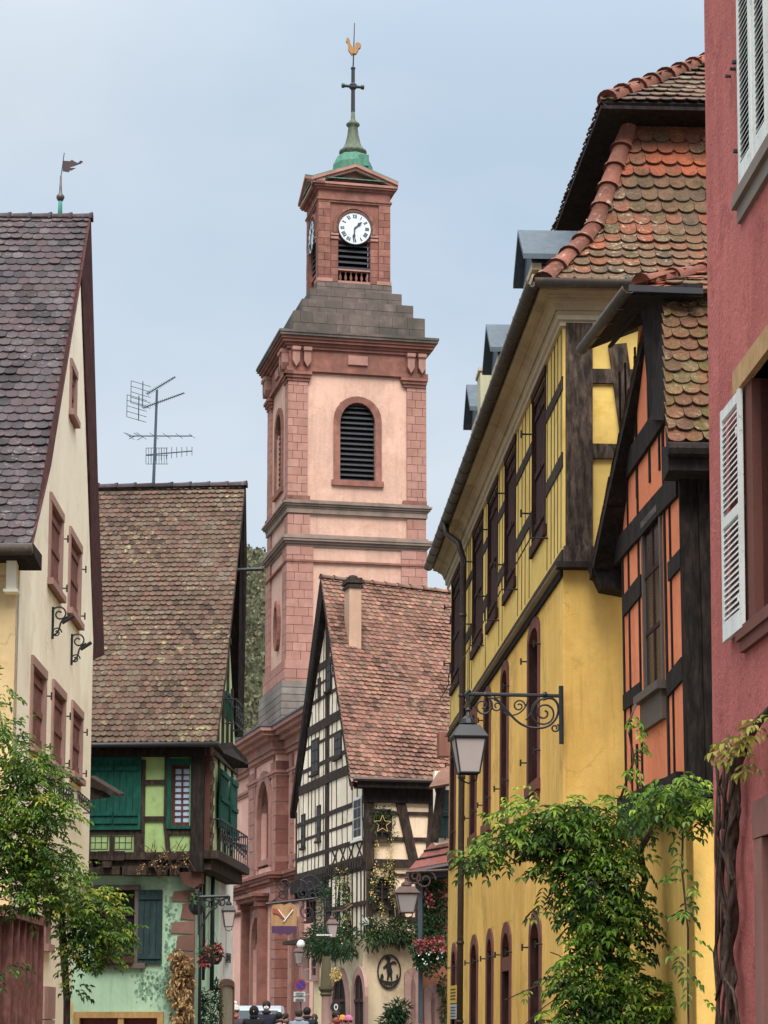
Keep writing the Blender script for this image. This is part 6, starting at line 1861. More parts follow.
ob((624, 812), (684, 788), .36, .09)                     # sill beam
ob((625, 607), (642, 585), .26); ob((670, 572), (684, 556), .22); ob((669, 686), (684, 668), .26); ob((625, 703), (642, 690), .2)
ob((616, 556), (680, 482), .3, .05); ob((627, 470), (672, 402), .32, .05)
for x, w in ((625.5, .08), (631.5, .05), (641.8, .07), (668.5, .1), (674, .05)):
    s = WO.hit(x, 700)[0]; WO.beam(m, (s, zj + .2), (s, zt_ - .2), w * .8, 0, .02, None, .08)
for x, w in ((650, .09), (660, .07), (637, .08)):
    s = WO.hit(x, 450)[0]; WO.beam(m, (s, win[3] + .4), (s, zt_ - .3), w * .8, 0, .02, None, .08)
s = WO.hit(652, 700)[0]; WO.beam(m, (WO.hit(638, 760)[0], zj + .2), (WO.hit(638, 760)[0], win[2] - .5), .07, 0, .02)
m.build('timber_frame', M['black_timber'], org)
m = MB(); s0, s1, z0, z1 = win
WO.box(m, s0 - .05, s0 + .03, z0, z1, -.3, .03); WO.box(m, s1 - .03, s1 + .05, z0, z1, -.3, .03); WO.box(m, s0 + .05, s1 - .05, z1 - .08, z1, -.3, .05); WO.box(m, s0 - .2, s1 + .2, z0 - .08, z0 + .02, -.3, .13); WO.box(m, s0 - .12, s1 + .1, z0 - .42, z0 - .081, -.05, .06)
wf = m.build('window', paint('grey_brown_paint', '5a504a', .6, .3, .2, wear='3a3330'), org)
m = MB(); WO.box(m, s0 + .03, s1 - .03, z0, z1, -.12, -.004); m.build('pane', glass('brown_glass', '1f1512', .25), wf)
m = MB(); c = (s0 + s1) / 2; WO.box(m, c - .03, c + .03, z0, z1 - .08, -.004, .008)
for t in (.34, .67): WO.box(m, s0 + .03, s1 - .03, z0 + (z1 - z0) * t, z0 + (z1 - z0) * t + .05, -.004, .007)
m.build('glazing_bars', M['brown_paint'], wf)
m = MB(); WOe.box(m, -.03, 1.6, zj, zeo, .0, .12); 
for k in range(5): WOe.beam(m, (.06 + k * .2, zj + .1), (.02 + k * .2, zeo - .1), .15, .12, .14 + .01 * (k % 2), rr(0, 1), .1)
m.build('corner_post', timber('near_black_post', '15110f', '352d28', .9), org)  # weathered timber; near-black colour also carries the end face's shade under the eave
# lower ledge between storeys
m = MB(); WO.box(m, -.05, LO + .2, zj - .12, zj - .02, -.1, .12); WOe.box(m, -.12, 4, zj - .121, zj - .021, -.1, .12); m.build('storey_ledge', M['dark_timber'], org)
# near roof slope
Yb, Yt = 24.45, 25.7
bl = at(668, 444, Yb); br = bl + WOe.e * 4; tl = at(663.5, 297, Yt); ml = at(665, 380, Yb + .5)
mr = ml + WOe.e * 4; tr = tl + WOe.e * 4
Lf = pline([tl, ml, bl]); Rf = pline([tr, mr, br])
m = MB(); tiles(m, Lf, Rf, 13, .2, .018, .035, .4, jit=.012); m.build('near_slope_tiles', tilemat('mossy_orange_tiles', ['503d31', '654736', '75503d', '58512f', '704a38', '665b40', '8a5540'], 'a09a78', .8, 9, zone='45471f', damt=.85), org)
m = MB(); deck(m, Lf, Rf, 10, .1); 
# far slope (overhanging verge seen from below) and ridge
rdg = at(650, 262, 26.6) + Vector((.35, 0, 0)); 
f_b = at(592, 563, 29.3); f_m = at(604, 505, 28.6); f_t = at(642, 335, 27.0)
w_ = WOe.e * 4.5
deck(m, pline([f_t, f_m, f_b]), pline([f_t + w_, f_m + w_, f_b + w_]), 10, .12)
m.build('roof_deck', M['black_timber'], org)
m = MB(); tiles(m, pline([f_t + w_, f_m + w_, f_b + w_]), pline([f_t, f_m, f_b]), 16, .2, .018, .035, .4); m.build('far_slope_tiles', M['orange_tiles'], org)
def board(m, pts, w, t):
    for a, b in zip(pts, pts[1:]):
        d = (b - a).normalized(); m.prism([a, b, b + w, a + w], t)
m = MB(); board(m, [f_t + Vector((.1, 0, 0)), f_m, f_b], Vector((.33, .0, .02)), Vector((0, .12, -.12))); m.build('verge_board', M['black_timber'], org)
m = MB(); board(m, [f_b + Vector((.0, 0, 0)), f_b + Vector((.35, -.1, -.12))], Vector((.0, .1, -.15)), Vector((0, .3, 0))); 
m.prism([f_b + Vector((-.02, 0, .02)), f_b + Vector((.12, -.05, -.32)), f_b + Vector((.45, -.05, -.38)), f_b + Vector((.55, -.05, -.1)), f_b + Vector((.3, 0, .3))], Vector((0, .5, 0))); m.build('eaves_end', M['black_timber'], org)
# half hip above the gable
hn = at(631, 289, 25.6); hf = at(585, 346, 28.9)
hr = at(703, 291, 25.3)
top_n = at(712, 262, 27.0)
m = MB(); m.prism([hn, hf, hf + Vector((.9, 0, .35)), hr + Vector((0, 0, .1)), hr], Vector((0, .0, -.07))); m.build('half_hip_deck', M['black_timber'], org)
m = MB(); gut(m, hn + Vector((-.03, -.1, 0)), hf + Vector((-.03, .1, 0)), .085); 
for t in (.2, .45, .7, .9): p = lerp(hn, hf, t); gut(m, p, p + (hf - hn).normalized() * .05, .095)
m.build('half_hip_gutter', M['gutter'], org, True)
m = MB(); m.prism([hn + Vector((-.03, -.08, .03)), hr + Vector((0, -.02, .03)), hr + Vector((0, -.02, -.04)), hn + Vector((-.03, -.08, -.05))], Vector((0, .06, 0))); m.build('flashing', M['iron'], org)
hp0 = at(640, 281, 25.9)
m = MB(); tiles(m, pline([top_n, hf]), pline([top_n + Vector((.02, -.02, 0)), hn]), 9, .2, .016, .03, .4); tiles(m, pline([top_n, hn + Vector((.05, .1, .02))]), pline([top_n + WOe.e * 2, hr + WOe.e * .4]), 6, .2, .016, .03, .4); m.build('half_hip_tiles', M['orange_tiles'], org)
m = MB(); ridge(m, [hp0, top_n + Vector((.6, .2, .12))], .11, .55, wide=1.2); m.build('hip_ridge_tiles', M['ridge_clay'], org, True)
m = MB(); m.tube([WO.P(.0, zeo + .0, .1), WO.P(0, zeo, .1) + WOe.e * 3], .09, 8); m.tube([bl + Vector((-.02, -.08, -.08)), br + Vector((0, -.08, -.08))], .085, 8)
m.prism([bl + Vector((0, -.02, -.05)), bl + Vector((0, -.02, -.3)), bl + Vector((0, .5, -.3)), bl + Vector((0, .5, .1))], WOe.e * 3)
m.build('eaves_gutter', M['black_timber'], org)
m = MB(); 
for (x0, y0, x1, y1) in ((608, 330, 640, 300), ):
    m.tube([at(610, 346, 27.8), at(645, 305, 26.2)], .03, 5)
m.prism([at(640, 300, 26.3), at(664, 300, 25.6), at(664, 420, 25.4), at(650, 420, 26.2)], Vector((.3, .1, 0)))
m.build('gable_boards', M['black_timber'], org)  # dark wood; its black also carries the gable's shade under the half hip

# =================================================================== RED HOUSE
M['red'] = plaster('rough_red_stucco', 'bf716b', 'aa605a', 1.0, .035, 20, .6, dirt='8a4a46', dirt_amt=.5, dirt_scale=1.5)
M['shutter_white'] = paint('white_shutter', 'd6dad6', .6, .2, .15, wear='8f938c', wamt=.6)
M['beige_stone'] = stone('grey_beige_stone', '8a8078', '776c64', .3)
pA = at(710, 512, 20.0); dr_ = ray(262, 1018)
WR = LeanWall((pA.x, pA.y), (dr_.x, dr_.y)); WR.lean = .0105; WR.zref = pA.z; WR.both = True
red = thing('red_house', 'tall rough red stucco house with white louvred shutters at the right edge', 'house', tuple(WR.P(0, 0)))
u1 = WR.rect((740.5, 150), (800, -120)); u1 = (WR.hit(790, 100)[0], WR.hit(741, 100)[0], WR.hit(741, 190)[1], WR.hit(741, 190)[1] + 2.4)
m1 = (WR.hit(795, 500)[0], WR.hit(744, 500)[0], WR.hit(744, 630)[1], WR.hit(744, 390)[1])
b1 = (WR.hit(795, 900)[0], WR.hit(761, 900)[0], 0, WR.hit(755, 840)[1])
m = MB(); wallholes(m, WR, [(-10, 13.5), (0.0, 13.5)], 0, [u1, m1, b1], -.5, 0)
m.build('street_wall', M['red'], red)
def louvre(W, s0, s1, z0, z1, o, par, gap_mid=True):
    m = MB(); st = .07; th = .035
    W.box(m, s0, s0 + st, z0, z1, o, o + th); W.box(m, s1 - st, s1, z0, z1, o, o + th)
    rails = [z0, z0 + (z1 - z0) * .5 - .04, z1 - .1] if gap_mid else [z0, z1 - .1]
    for i, r0 in enumerate(rails): W.box(m, s0 + st, s1 - st, r0, r0 + (.16 if i == 0 else .09), o + .001, o + th - .001)
    z = z0 + .18
    while z < z1 - .13:
        if not (gap_mid and abs(z - (z0 + z1) / 2) < .07):
            m.prism([W.P(s0 + st - .01, z + .044, o + .004), W.P(s1 - st + .01, z + .044, o + .004), W.P(s1 - st + .01, z, o + th - .003), W.P(s0 + st - .01, z, o + th - .003)], Vector((0, 0, .008)))
        z += .052
    return m.build('louvred_shutter', M['shutter_white'], par)
# upper window with closed shutters
s0, s1, z0, z1 = u1; c = s1 - .62
m = MB(); WR.box(m, s0, s1, z0, z1, -.4, -.3); WR.box(m, s1 - .03, s1 + .04, z0, z1, -.3, .01); wf = m.build('window', M['beige_stone'], red)
m = MB(); WR.box(m, s0, s1, z0, z1, -.05, -.02); m.build('dark_gap', M['void'], wf)
w_ = (s1 - s0) / 3
louvre(WR, s1 - .52, s1 - .01, z0 + .02, z1, 0, wf, False); louvre(WR, s1 - 1.1, s1 - .62, z0 + .02, z1, 0, wf, False)
m = MB(); WR.box(m, s1 - .61, s1 - .53, z0, z1, 0, .05); m.build('centre_post', M['shutter_white'], wf)
m = MB(); WR.box(m, s0 - .2, s1 + .16, z0 - .1, z0 - .002, -.1, .05); WR.box(m, s0 - .2, s1 + .12, z0 - .16, z0 - .101, -.1, .075); WR.box(m, s0 - .2, s1 + .06, z0 - .3, z0 - .161, -.1, .035); m.build('sill', M['beige_stone'], wf)
m = MB()
for z in (z0 + .35, z0 + 1.15): m.tube([WR.P(s1 + .06, z, 0), WR.P(s1 + .06, z, .06)], .02, 5); 
m.tube([WR.P(s1 + .2, z0 + 1.15, 0), WR.P(s1 + .2, z0 + 1.15, .05)], .015, 5); m.tube([WR.P(s1 + .4, z0 + 1.17, 0), WR.P(s1 + .4, z0 + 1.17, .05)], .015, 5)
m.build('hinge', M['iron'], wf)
# middle window
s0, s1, z0, z1 = m1
m = MB(); WR.box(m, s1 - .42, s1, z0, z1, -.45, -.06, .3); WR.box(m, s1 - .42, s1 - .05, z0, z1, -.3, .015, .7)
wf = m.build('window', M['brown_stone'], red)
m = MB(); WR.box(m, s0, s1 + .12, z1, z1 + .2, -.4, .06); m.build('lintel', timber('pale_lintel', 'a8865c', 'c2a27a', .3), wf)
m = MB(); WR.box(m, s0, s1 + .1, z0 - .1, z0 - .001, -.3, .07); WR.box(m, s0, s1 + .04, z0 - .2, z0 - .101, -.3, .045); m.build('sill', M['brown_stone'], wf)
m = MB(); WR.box(m, s0, s1 - .42, z0, z1, -.48, -.46); m.build('pane', M['glass'], wf)
la = WR.hit(724, 520, .05)[0]; lb = WR.hit(743, 520, .05)[0]
louvre(WR, min(la, lb), max(la, lb), z0 - .02, z1 - .02, .04, wf, True)
m = MB()
for z in (z0 + .25, z1 - .35): m.tube([WR.P(s1 + .0, z, .03), WR.P(s1 - .1, z, .05)], .018, 5); m.box(WR.P(s1 - .05, z, .05), .05, .05, .06)
m.build('hinge', M['shutter_white'], wf)
# ground floor opening
s0, s1, z0, z1 = b1
m = MB(); blocks(m, WR, s1 - .2, s1 + .1, 0, z1 - .001, -.35, .03, 1.3, 1, gap=.006); WR.box(m, s0, s1 + .12, z1, z1 + .3, -.35, .04, .8); WR.box(m, s0, s1 - .2, z1 - .12, z1 - .001, -.35, -.02, .2)
wf = m.build('doorway', stone('pale_rose_stone', 'a57a70', '8f655c', .4, dirt='6a4a44', dirt_amt=.5), red)
m = MB(); WR.box(m, s0, s1 - .2, 0, z1 - .12, -.38, -.3); m.build('door', M['brown_paint'], wf)

# =================================================================== ANTENNA
ab = at(152.5, 482, 51.2)
an = thing('tv_antenna', 'tall television antenna mast with four aerials on the ridge of the green house', 'antenna', tuple(ab))
A = lambda x, y, dy=0: at(x, y, 51.2 + dy)
am = paint('antenna_metal', '46505f', .5, .3, .05)
m = MB(); m.tube([A(153.5, 484), A(155.2, 440), A(157, 390)], [.04, .035, .03], 6); m.build('mast', am, an)
def yagi(a, b, n, L, vert, rf=None, dr=0):
    m = MB(); a = A(*a); b = A(*b); m.tube([a, b], .016, 5)
    for i in range(n + 1):
        p = lerp(a, b, i / n); l = L * (1 - .4 * i / n)
        d = Vector((0, 0, 1)) if vert else Vector((.25, .97, .0))
        m.tube([p - d * l, p + d * l], .007, 4)
    if rf:
        for k in range(-2, 3):
            for j in (-1, 1):
                c = a + Vector((-.05 + abs(k) * .0, 0, k * .13)); m.tube([c + Vector((-.3, -.2, 0)), c + Vector((.1, .3, 0))], .007, 4)
        m.tube([a + Vector((-.1, 0, -.3)), a + Vector((-.1, 0, .3))], .012, 4); m.tube([a + Vector((-.35, -.2, -.26)), a + Vector((-.35, -.2, .26))], .008, 4)
    return m.build('aerial', am, an)
yagi((147, 394), (175, 377), 18, .12, False, True); yagi((143, 408), (184, 393), 20, .12, False, True)
yagi((129, 436), (192, 436), 5, .35, False); yagi((146, 455), (192, 451), 9, .17, True)
m = MB()
for i in range(9): x = 146 + i * 2.6; m.tube([A(x, 448), A(x, 464)], .006, 4)
for y in (448, 455.5, 464): m.tube([A(146, y), A(168, y)], .007, 4)
for j, (x, y) in enumerate(((126, 433), (129, 439), (134, 433), (137, 440))): m.tube([A(x, y), A(x + 6, y + (3 if j % 2 == 0 else -3))], .008, 4)
m.build('reflector_grid', am, an)
# =================================================================== WISTERIA (right)
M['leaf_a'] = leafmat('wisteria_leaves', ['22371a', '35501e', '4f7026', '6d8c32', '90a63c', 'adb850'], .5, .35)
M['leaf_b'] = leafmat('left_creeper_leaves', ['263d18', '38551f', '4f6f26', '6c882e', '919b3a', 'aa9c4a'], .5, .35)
M['bark'] = timber('vine_bark', '3a2e28', '6a5a4e', .9)
rg = random.Random(21)
def grow(m, p, d, L, n, ll, lw, r): compound(m, p, d, L, n, ll, lw, r)
wv_ = thing('wisteria_vine', 'big leafy wisteria spilling over the ledge between the yellow and the orange house', 'vine', tuple(at(600, 1060, 27.5)))
m = MB(); blobs = []
Yv = 26.6
def B(x, y, rx, ry, n, Y=Yv, ryd=.45, out=None): blobs.append((at(x, y, Y), rx * Y / FPX, ryd, ry * Y / FPX, n, out))
B(612, 812, 40, 22, 55); B(575, 830, 40, 30, 90); B(540, 822, 34, 24, 60); B(508, 838, 26, 14, 34); B(485, 850, 20, 10, 20); B(470, 858, 10, 6, 7)
B(600, 870, 42, 40, 150); B(560, 855, 30, 24, 50); B(610, 920, 36, 40, 150); B(590, 900, 22, 30, 50)
B(600, 975, 40, 36, 150); B(625, 1005, 50, 34, 150); B(670, 1010, 34, 24, 70); B(585, 1030, 50, 30, 90); B(690, 1030, 30, 20, 30)
B(558, 880, 16, 24, 12); B(548, 905, 10, 10, 4)
B(520, 820, 20, 12, 16); B(555, 806, 30, 10, 22); B(640, 800, 26, 12, 22, 25.0)
B(680, 792, 26, 12, 36, 24.3); B(700, 806, 16, 12, 18, 24.2); B(660, 808, 20, 10, 18, 24.6); B(668, 782, 14, 7, 10, 24.3)
for c, rx, ry, rz, n, out in blobs:
    for i in range(int(n * 1.15)):
        d = Vector((rg.gauss(0, 1), rg.gauss(0, 1), rg.gauss(0, 1))).normalized() * rg.random() ** .35
        p = c + Vector((d.x * rx, d.y * ry, d.z * rz))
        dd = Vector((d.x * .8 + rg.uniform(-.7, .7), -abs(rg.gauss(0, .6)) - .1, rg.uniform(-.75, .25))).normalized()
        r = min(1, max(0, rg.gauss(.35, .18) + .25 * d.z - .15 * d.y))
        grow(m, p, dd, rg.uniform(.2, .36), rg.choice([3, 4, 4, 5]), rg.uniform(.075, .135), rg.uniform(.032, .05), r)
# hanging strand and climbing shoots
def strand(pts, n, Y, ll=.11, L=.22, r0=.4, k=3):
    f = pline([at(x, y, Y) for x, y in pts])
    for i in range(n):
        p = f((i + .5) / n)
        for sg in (-1, 1):
            p = f((i + rg.random()) / n) + Vector((rg.uniform(-.04, .04), rg.uniform(-.05, .05), 0))
            if rg.random() < .75: grow(m, p, Vector((sg * rg.uniform(.1, 1), -rg.uniform(.1, .9), rg.uniform(-1.1, .2))).normalized(), L * rg.uniform(.7, 1.2), k, ll, ll * .4, min(1, max(0, rg.gauss(r0, .15))))
strand([(680, 830), (682, 870), (686, 910), (683, 950), (688, 985)], 15, 24.3)
strand([(634, 706), (640, 740), (632, 770), (622, 800)], 11, 25.0, .09, .16, .7)
strand([(474, 852), (520, 812), (528, 786), (545, 792)], 5, 27.2, .1, .2, .75); strand([(500, 793), (512, 797), (530, 808)], 4, 27.0, .1, .2, .8)
strand([(545, 982), (530, 988), (512, 996)], 4, 27.0, .08, .15, .85, 2); strand([(710, 990), (700, 1000)], 2, 24.5, .1, .15, .6)
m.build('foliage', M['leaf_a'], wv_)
m = MB()
Q = lambda x, y, Y=Yv + .2: at(x, y, Y)
m.tube([Q(600, 1100), Q(612, 1000), Q(604, 930), Q(618, 880), Q(600, 830), Q(570, 815)], [.09, .08, .07, .06, .04, .02], 7)
m.tube([Q(612, 1000), Q(636, 905), Q(645, 880), Q(640, 850), Q(660, 815, 25), Q(695, 790, 24.5)], [.06, .05, .045, .04, .03, .02], 6)
m.tube([Q(600, 860), Q(560, 835), Q(520, 838), Q(476, 862)], [.04, .03, .02, .01], 5)
m.tube([Q(683, 820, 24.4), Q(682, 870, 24.4), Q(688, 930, 24.4), Q(688, 1000, 24.4), Q(690, 1100, 24.4)], .012, 5)
m.tube([Q(620, 800, 25.2), Q(634, 760, 25.1), Q(628, 725, 25), Q(636, 704, 25)], .014, 5)
m.tube([Q(560, 855), Q(520, 862), Q(490, 868)], .006, 4); m.tube([Q(575, 960), Q(545, 982), Q(505, 1000)], .007, 4); m.tube([Q(575, 985), Q(540, 1010), Q(520, 1030)], .006, 4)
m.tube([Q(566, 960), Q(558, 955), Q(550, 952)], .006, 4)
m.build('stems', M['bark'], wv_, True)

# old vine trunk on the red house
tv = thing('old_vine_trunk', 'twisted old vine trunk with a few leaves climbing the red stucco wall', 'vine', tuple(at(731, 1060, 19.2)))
def WRp(x, y, o): s, z = WR.hit(x, y, o); return WR.P(s, z, o)
m = MB(); path = [(730, 1060), (731, 1000), (728, 950), (733, 900), (730, 850), (735, 800), (734, 775), (742, 748), (758, 722), (775, 705)]
m.tube([WRp(x, y, .1) for x, y in path], [.042, .036, .045, .034, .042, .036, .04, .036, .036, .032], 9)
for k in range(3):
    pts = []
    f = pline([WRp(x, y, .1) for x, y in path[:8]])
    for i in range(60):
        t = i / 59; p = f(t); a = t * 7 + k * 2.1 + math.sin(t * 23 + k) * .7; rad = .042 + .014 * math.sin(t * 31 + k * 2)
        pts.append(p + WR.e * math.cos(a) * rad + WR.n * math.sin(a) * rad * .8)
    m.tube(pts, [.02 + .007 * math.sin(i * .5 + k) for i in range(60)], 6)
m.build('trunk', M['bark'], tv, True)
m = MB()
for x0, w in ((719, 4), (722, 6), (717, 3), (726, 7), (730, 8), (734, 6)):
    pts = [WRp(x0 + rg.uniform(-w, w), y, .04 + rg.random() * .04) for y in range(1050, 760, -24)]
    m.tube(pts, .014, 5)
m.tube([WRp(x, y, .12) for x, y in [(733, 880), (722, 850), (724, 800), (730, 760), (728, 735)]], .016, 5)
m.tube([WRp(x, y, .12) for x, y in [(731, 1010), (722, 960), (727, 920), (719, 880), (724, 830)]], .018, 5)
m.tube([WRp(x, y, .14) for x, y in [(716, 1000), (722, 975), (733, 990), (740, 1030)]], .012, 5)
m.build('side_stems', M['bark'], tv, True)
m = MB()
for x, y, n, c in ((720, 742, 5, .8), (727, 748, 5, .6), (746, 738, 5, .85), (744, 760, 5, .9), (755, 722, 4, .7), (762, 714, 3, .6), (733, 735, 3, .7)):
    p = WRp(x, y, .16)
    for i in range(n): compound(m, p, (Vector((rg.uniform(-.8, .8), -.5, rg.uniform(-1, .2)))).normalized(), .14, 2, .1, .045, min(1, c + rg.uniform(-.2, .2)))
m.build('foliage', leafmat('turning_leaves', ['4a5a2a', '6a7a34', '8a8f40', 'a09a48', '7d7040'], .5, .25), tv)

# =================================================================== LEFT CREEPER
lt = thing('left_wisteria', 'bright green wisteria boughs hanging in front of the cream house', 'wisteria', tuple(at(66, 1100, 29)))
m = MB(); Yl = 27.0; blobs = []
def B(x, y, rx, ry, n, Y=Yl, ryd=.5): blobs.append((at(x, y, Y), rx * Y / FPX, ryd, ry * Y / FPX, n))
B(0, 690, 8, 14, 16); B(0, 730, 20, 22, 70); B(8, 830, 20, 60, 170); B(12, 765, 34, 28, 150); B(40, 775, 26, 16, 60); B(20, 810, 42, 28, 190); B(52, 812, 24, 20, 80)
B(15, 850, 36, 28, 150); B(45, 855, 26, 24, 100); B(20, 890, 34, 20, 100); B(52, 885, 20, 18, 50); B(35, 905, 26, 12, 40); B(62, 870, 16, 14, 30); B(8, 968, 8, 6, 10)
B(84, 895, 20, 18, 90, 28.5); B(100, 915, 24, 24, 130, 28.5); B(88, 940, 20, 22, 90, 28.5); B(112, 935, 16, 16, 50, 28.5); B(78, 915, 14, 24, 50, 28.5); B(78, 965, 8, 12, 16, 28.5); B(105, 958, 14, 10, 24, 28.5); B(74, 985, 8, 6, 8, 28.5); B(70, 880, 12, 10, 20, 28.5)
for c, rx, ry, rz, n in blobs:
    for i in range(int(n * 1.1)):
        d = Vector((rg.gauss(0, 1), rg.gauss(0, 1), rg.gauss(0, 1))).normalized() * rg.random() ** .35
        p = c + Vector((d.x * rx, d.y * ry, d.z * rz))
        dd = Vector((d.x + rg.uniform(-.7, .7), -rg.uniform(-.3, .9), rg.uniform(-.7, .35))).normalized()
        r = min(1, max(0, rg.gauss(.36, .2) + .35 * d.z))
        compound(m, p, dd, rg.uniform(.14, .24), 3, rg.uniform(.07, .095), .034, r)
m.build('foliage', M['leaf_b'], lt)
m = MB(); Q = lambda x, y, Y=27.4: at(x, y, Y)
m.tube([Q(66, 1150, 29), Q(67, 1000, 28.8), Q(63, 940, 28.6), Q(60, 900, 28.2), Q(40, 870), Q(10, 840), Q(-30, 800)], [.05, .045, .05, .04, .04, .04, .03], 7)
m.tube([Q(40, 870), Q(48, 820), Q(30, 780), Q(5, 740), Q(-5, 690)], [.04, .03, .03, .02, .01], 5); m.tube([Q(60, 900, 28.2), Q(90, 905, 28.4), Q(112, 925, 28.5)], [.03, .02, .01], 5)
m.build('stems', M['bark'], lt, True)
# dried hydrangea-like climber on the green house corner
dv = thing('dried_climber', 'withered brown climber on the rose corner stones of the green house', 'plant', tuple(WG2.P(sc2 - .3, 0, .2)))
m = MB(); P_ = []
for (x, y, rx, rz) in [(178, 955, .15, .1), (184, 965, .2, .15), (176, 975, .14, .2), (185, 985, .22, .25), (182, 1000, .2, .22), (188, 1010, .15, .2), (174, 990, .1, .15), (179, 1018, .12, .2), (190, 965, .1, .15)]:
    s, z = WG2.hit(x, y); P_.append((WG2.P(s, z, .2), rx, .12, rz))
clump(m, P_, 75, .12, .05, rg=rg, dn=-.8); m.build('foliage', M['dry'], dv)
m = MB(); m.tube([WG2.P(sc2 - .25, 0, .12), WG2.P(sc2 - .2, 1.5, .14), WG2.P(sc2 - .35, 3.0, .12)], .03, 6); m.build('stem', M['bark'], dv)
tw = thing('dry_twigs', 'dry twiggy plant with pale buds on the jetty beam of the green house', 'plant', tuple(WG.P(-1, z_j, .2)))
m = MB()
for i in range(40):
    s, z = WG.hit(rg.uniform(148, 190), rg.uniform(852, 866)); p = WG.P(s, z, .25)
    q = p + Vector((rg.uniform(-.3, .3), -.05, rg.uniform(-.1, .35) if i % 3 else -.3)); m.tube([p, lerp(p, q, .5) + Vector((0, -.05, .03)), q], .008, 3)
m.build('twigs', M['bark'], tw)
m = MB(); P_ = []
for i in range(16):
    s, z = WG.hit(rg.uniform(142, 190), rg.uniform(850, 872)); P_.append((WG.P(s, z, .3), .06, .05, .08))
clump(m, P_, 9, .05, .03, rg=rg); m.build('buds', M['dry'], tw)
# hanging baskets and red poinsettia clusters at the green house
def basket(px, py, Y, label, red_, dark=False):
    p = at(px, py, Y); t = thing('hanging_basket', label, 'flower basket', tuple(p), 'hanging baskets at the green house corner')
    m = MB(); m.lathe(p + Vector((0, 0, -.18)), [(.08, 0), (.15, .08), (.18, .2), (.16, .2)], 10); m.build('pot', M['iron'], t)
    m = MB(); clump(m, [(p + Vector((0, 0, .08)), .17, .17, .17)], 90, .1, .05, rg=rg); m.build('foliage', M['ivy_dark'], t)
    if red_:
        m = MB(); clump(m, [(p + Vector((rg.uniform(-.1, .1), -.1, rg.uniform(-.15, .2))), .09, .08, .12) for _ in range(3)], 22, .1, .07, rg=rg); m.build('blooms', M['red_bloom'], t)
    m = MB(); m.tube([p + Vector((-.12, 0, .05)), p + Vector((0, 0, .5)), p + Vector((.12, 0, .05))], .008, 4); m.build('wire', M['iron'], t)
basket(207.5, 958, 47.6, 'small hanging basket with trailing red flowers, left of the pair beside the pipes', True)
basket(214.5, 956, 48.6, 'fuller hanging basket with red flowers, right of the pair beside the pipes', True)
basket(197, 906, 47.2, 'dark bare flower basket on the lantern arm of the green house', False)
for (x, y0, y1, lab) in ((199, 1015, 996, 'lit evergreen cone decoration, nearer of two on the green side wall'), (211, 1015, 986, 'lit evergreen cone decoration, farther of two on the green side wall')):
    s, z = WS2.hit(x, y1); t = thing('evergreen_cone', lab, 'decoration', tuple(WS2.P(s, 0, .15)), 'evergreen cones on the green side wall')
    m = MB(); clump(m, [(WS2.P(s, z - i * .2, .12), .05 + i * .035, .05 + i * .03, .16) for i in range(9)], 60, .1, .04, rg=rg); m.build('foliage', M['fir'], t)
    m = MB(); clump(m, [(WS2.P(s, z - i * .2, .2), .05 + i * .035, .05, .12) for i in range(9)], 7, .05, .04, rg=rg); m.build('lights', M['red_bloom'], t)
s, z = WS2.hit(226.5, 958); mg = thing('iron_monogram', 'small square of curled wrought iron on the dirty white wall beside the green house', 'ornament', tuple(WS2.P(s, z, .05)))
m = MB(); h_ = .1; e_ = .32
cr_ = [WS2.P(s - e_, z - h_, .05), WS2.P(s + e_, z - h_, .05), WS2.P(s + e_, z + h_, .05), WS2.P(s - e_, z + h_, .05)]
for a, b in zip(cr_, cr_[1:] + cr_[:1]): m.tube([a, b], .014, 5)
for k in (-.5, .5): m.tube(spiral(WS2.P(s + e_ * k, z + .03, .05), WS2.e * 2.2, Vector((0, 0, 1)), .06, .015, k * 4, 1.3, 14), .014, 5); m.tube(spiral(WS2.P(s + e_ * k, z - .04, .05), WS2.e * 2.2, Vector((0, 0, 1)), .05, .015, 3 + k, -1.3, 14), .014, 5)
m.build('scrollwork', M['iron'], mg)
# window box at the green house
wb = thing('window_planter', 'low planter with pink blooms on the sill of the mint wall window', 'flower box', tuple(WG2.P(h1[0] + .3, h1[2], .1)))
m = MB(); WG2.box(m, h1[0], h1[1], h1[2] + .0, h1[2] + .14, .06, .2); m.build('trough', M['brown_timber'], wb)
m = MB(); clump(m, [(WG2.P(h1[0] + .12 + i * .16, h1[2] + .2, .12), .1, .08, .08) for i in range(4)], 40, .08, .04, rg=rg); m.build('foliage', M['ivy_dark'], wb)
m = MB(); clump(m, [(WG2.P(h1[0] + .12 + i * .16, h1[2] + .26, .08), .07, .05, .05) for i in range(4)], 14, .06, .05, rg=rg); m.build('blooms', M['red_bloom'], wb)
# yellow notice on a post beside the cream house
p = at(68, 1012, 40.5); yn = thing('yellow_notice', 'small yellow notice board tilted on a dark post beside the mint wall', 'sign', (p.x, p.y, 0))
k = 40.5 / FPX; m = MB(); m.prism([at(64, 1004.5, 40.5), at(73, 1003, 40.5), at(72.5, 1019, 40.5), at(64, 1022, 40.5)], Vector((0, .03, 0))); f = m.build('board', paint('notice_yellow', 'd9b23c', .5, .1, .02), yn)
m = MB()
for i in range(5): m.prism([at(65.5, 1007 + i * 2.6, 40.48), at(71.5, 1006 + i * 2.6, 40.48), at(71.5, 1007.2 + i * 2.6, 40.48), at(65.5, 1008.2 + i * 2.6, 40.48)], Vector((0, -.006, 0)))
m.build('lettering', M['iron'], f); m = MB(); m.tube([(p.x - .05, p.y + .06, 0), (p.x - .05, p.y + .06, p.z + .2)], .03, 7); m.build('post', M['iron'], yn)
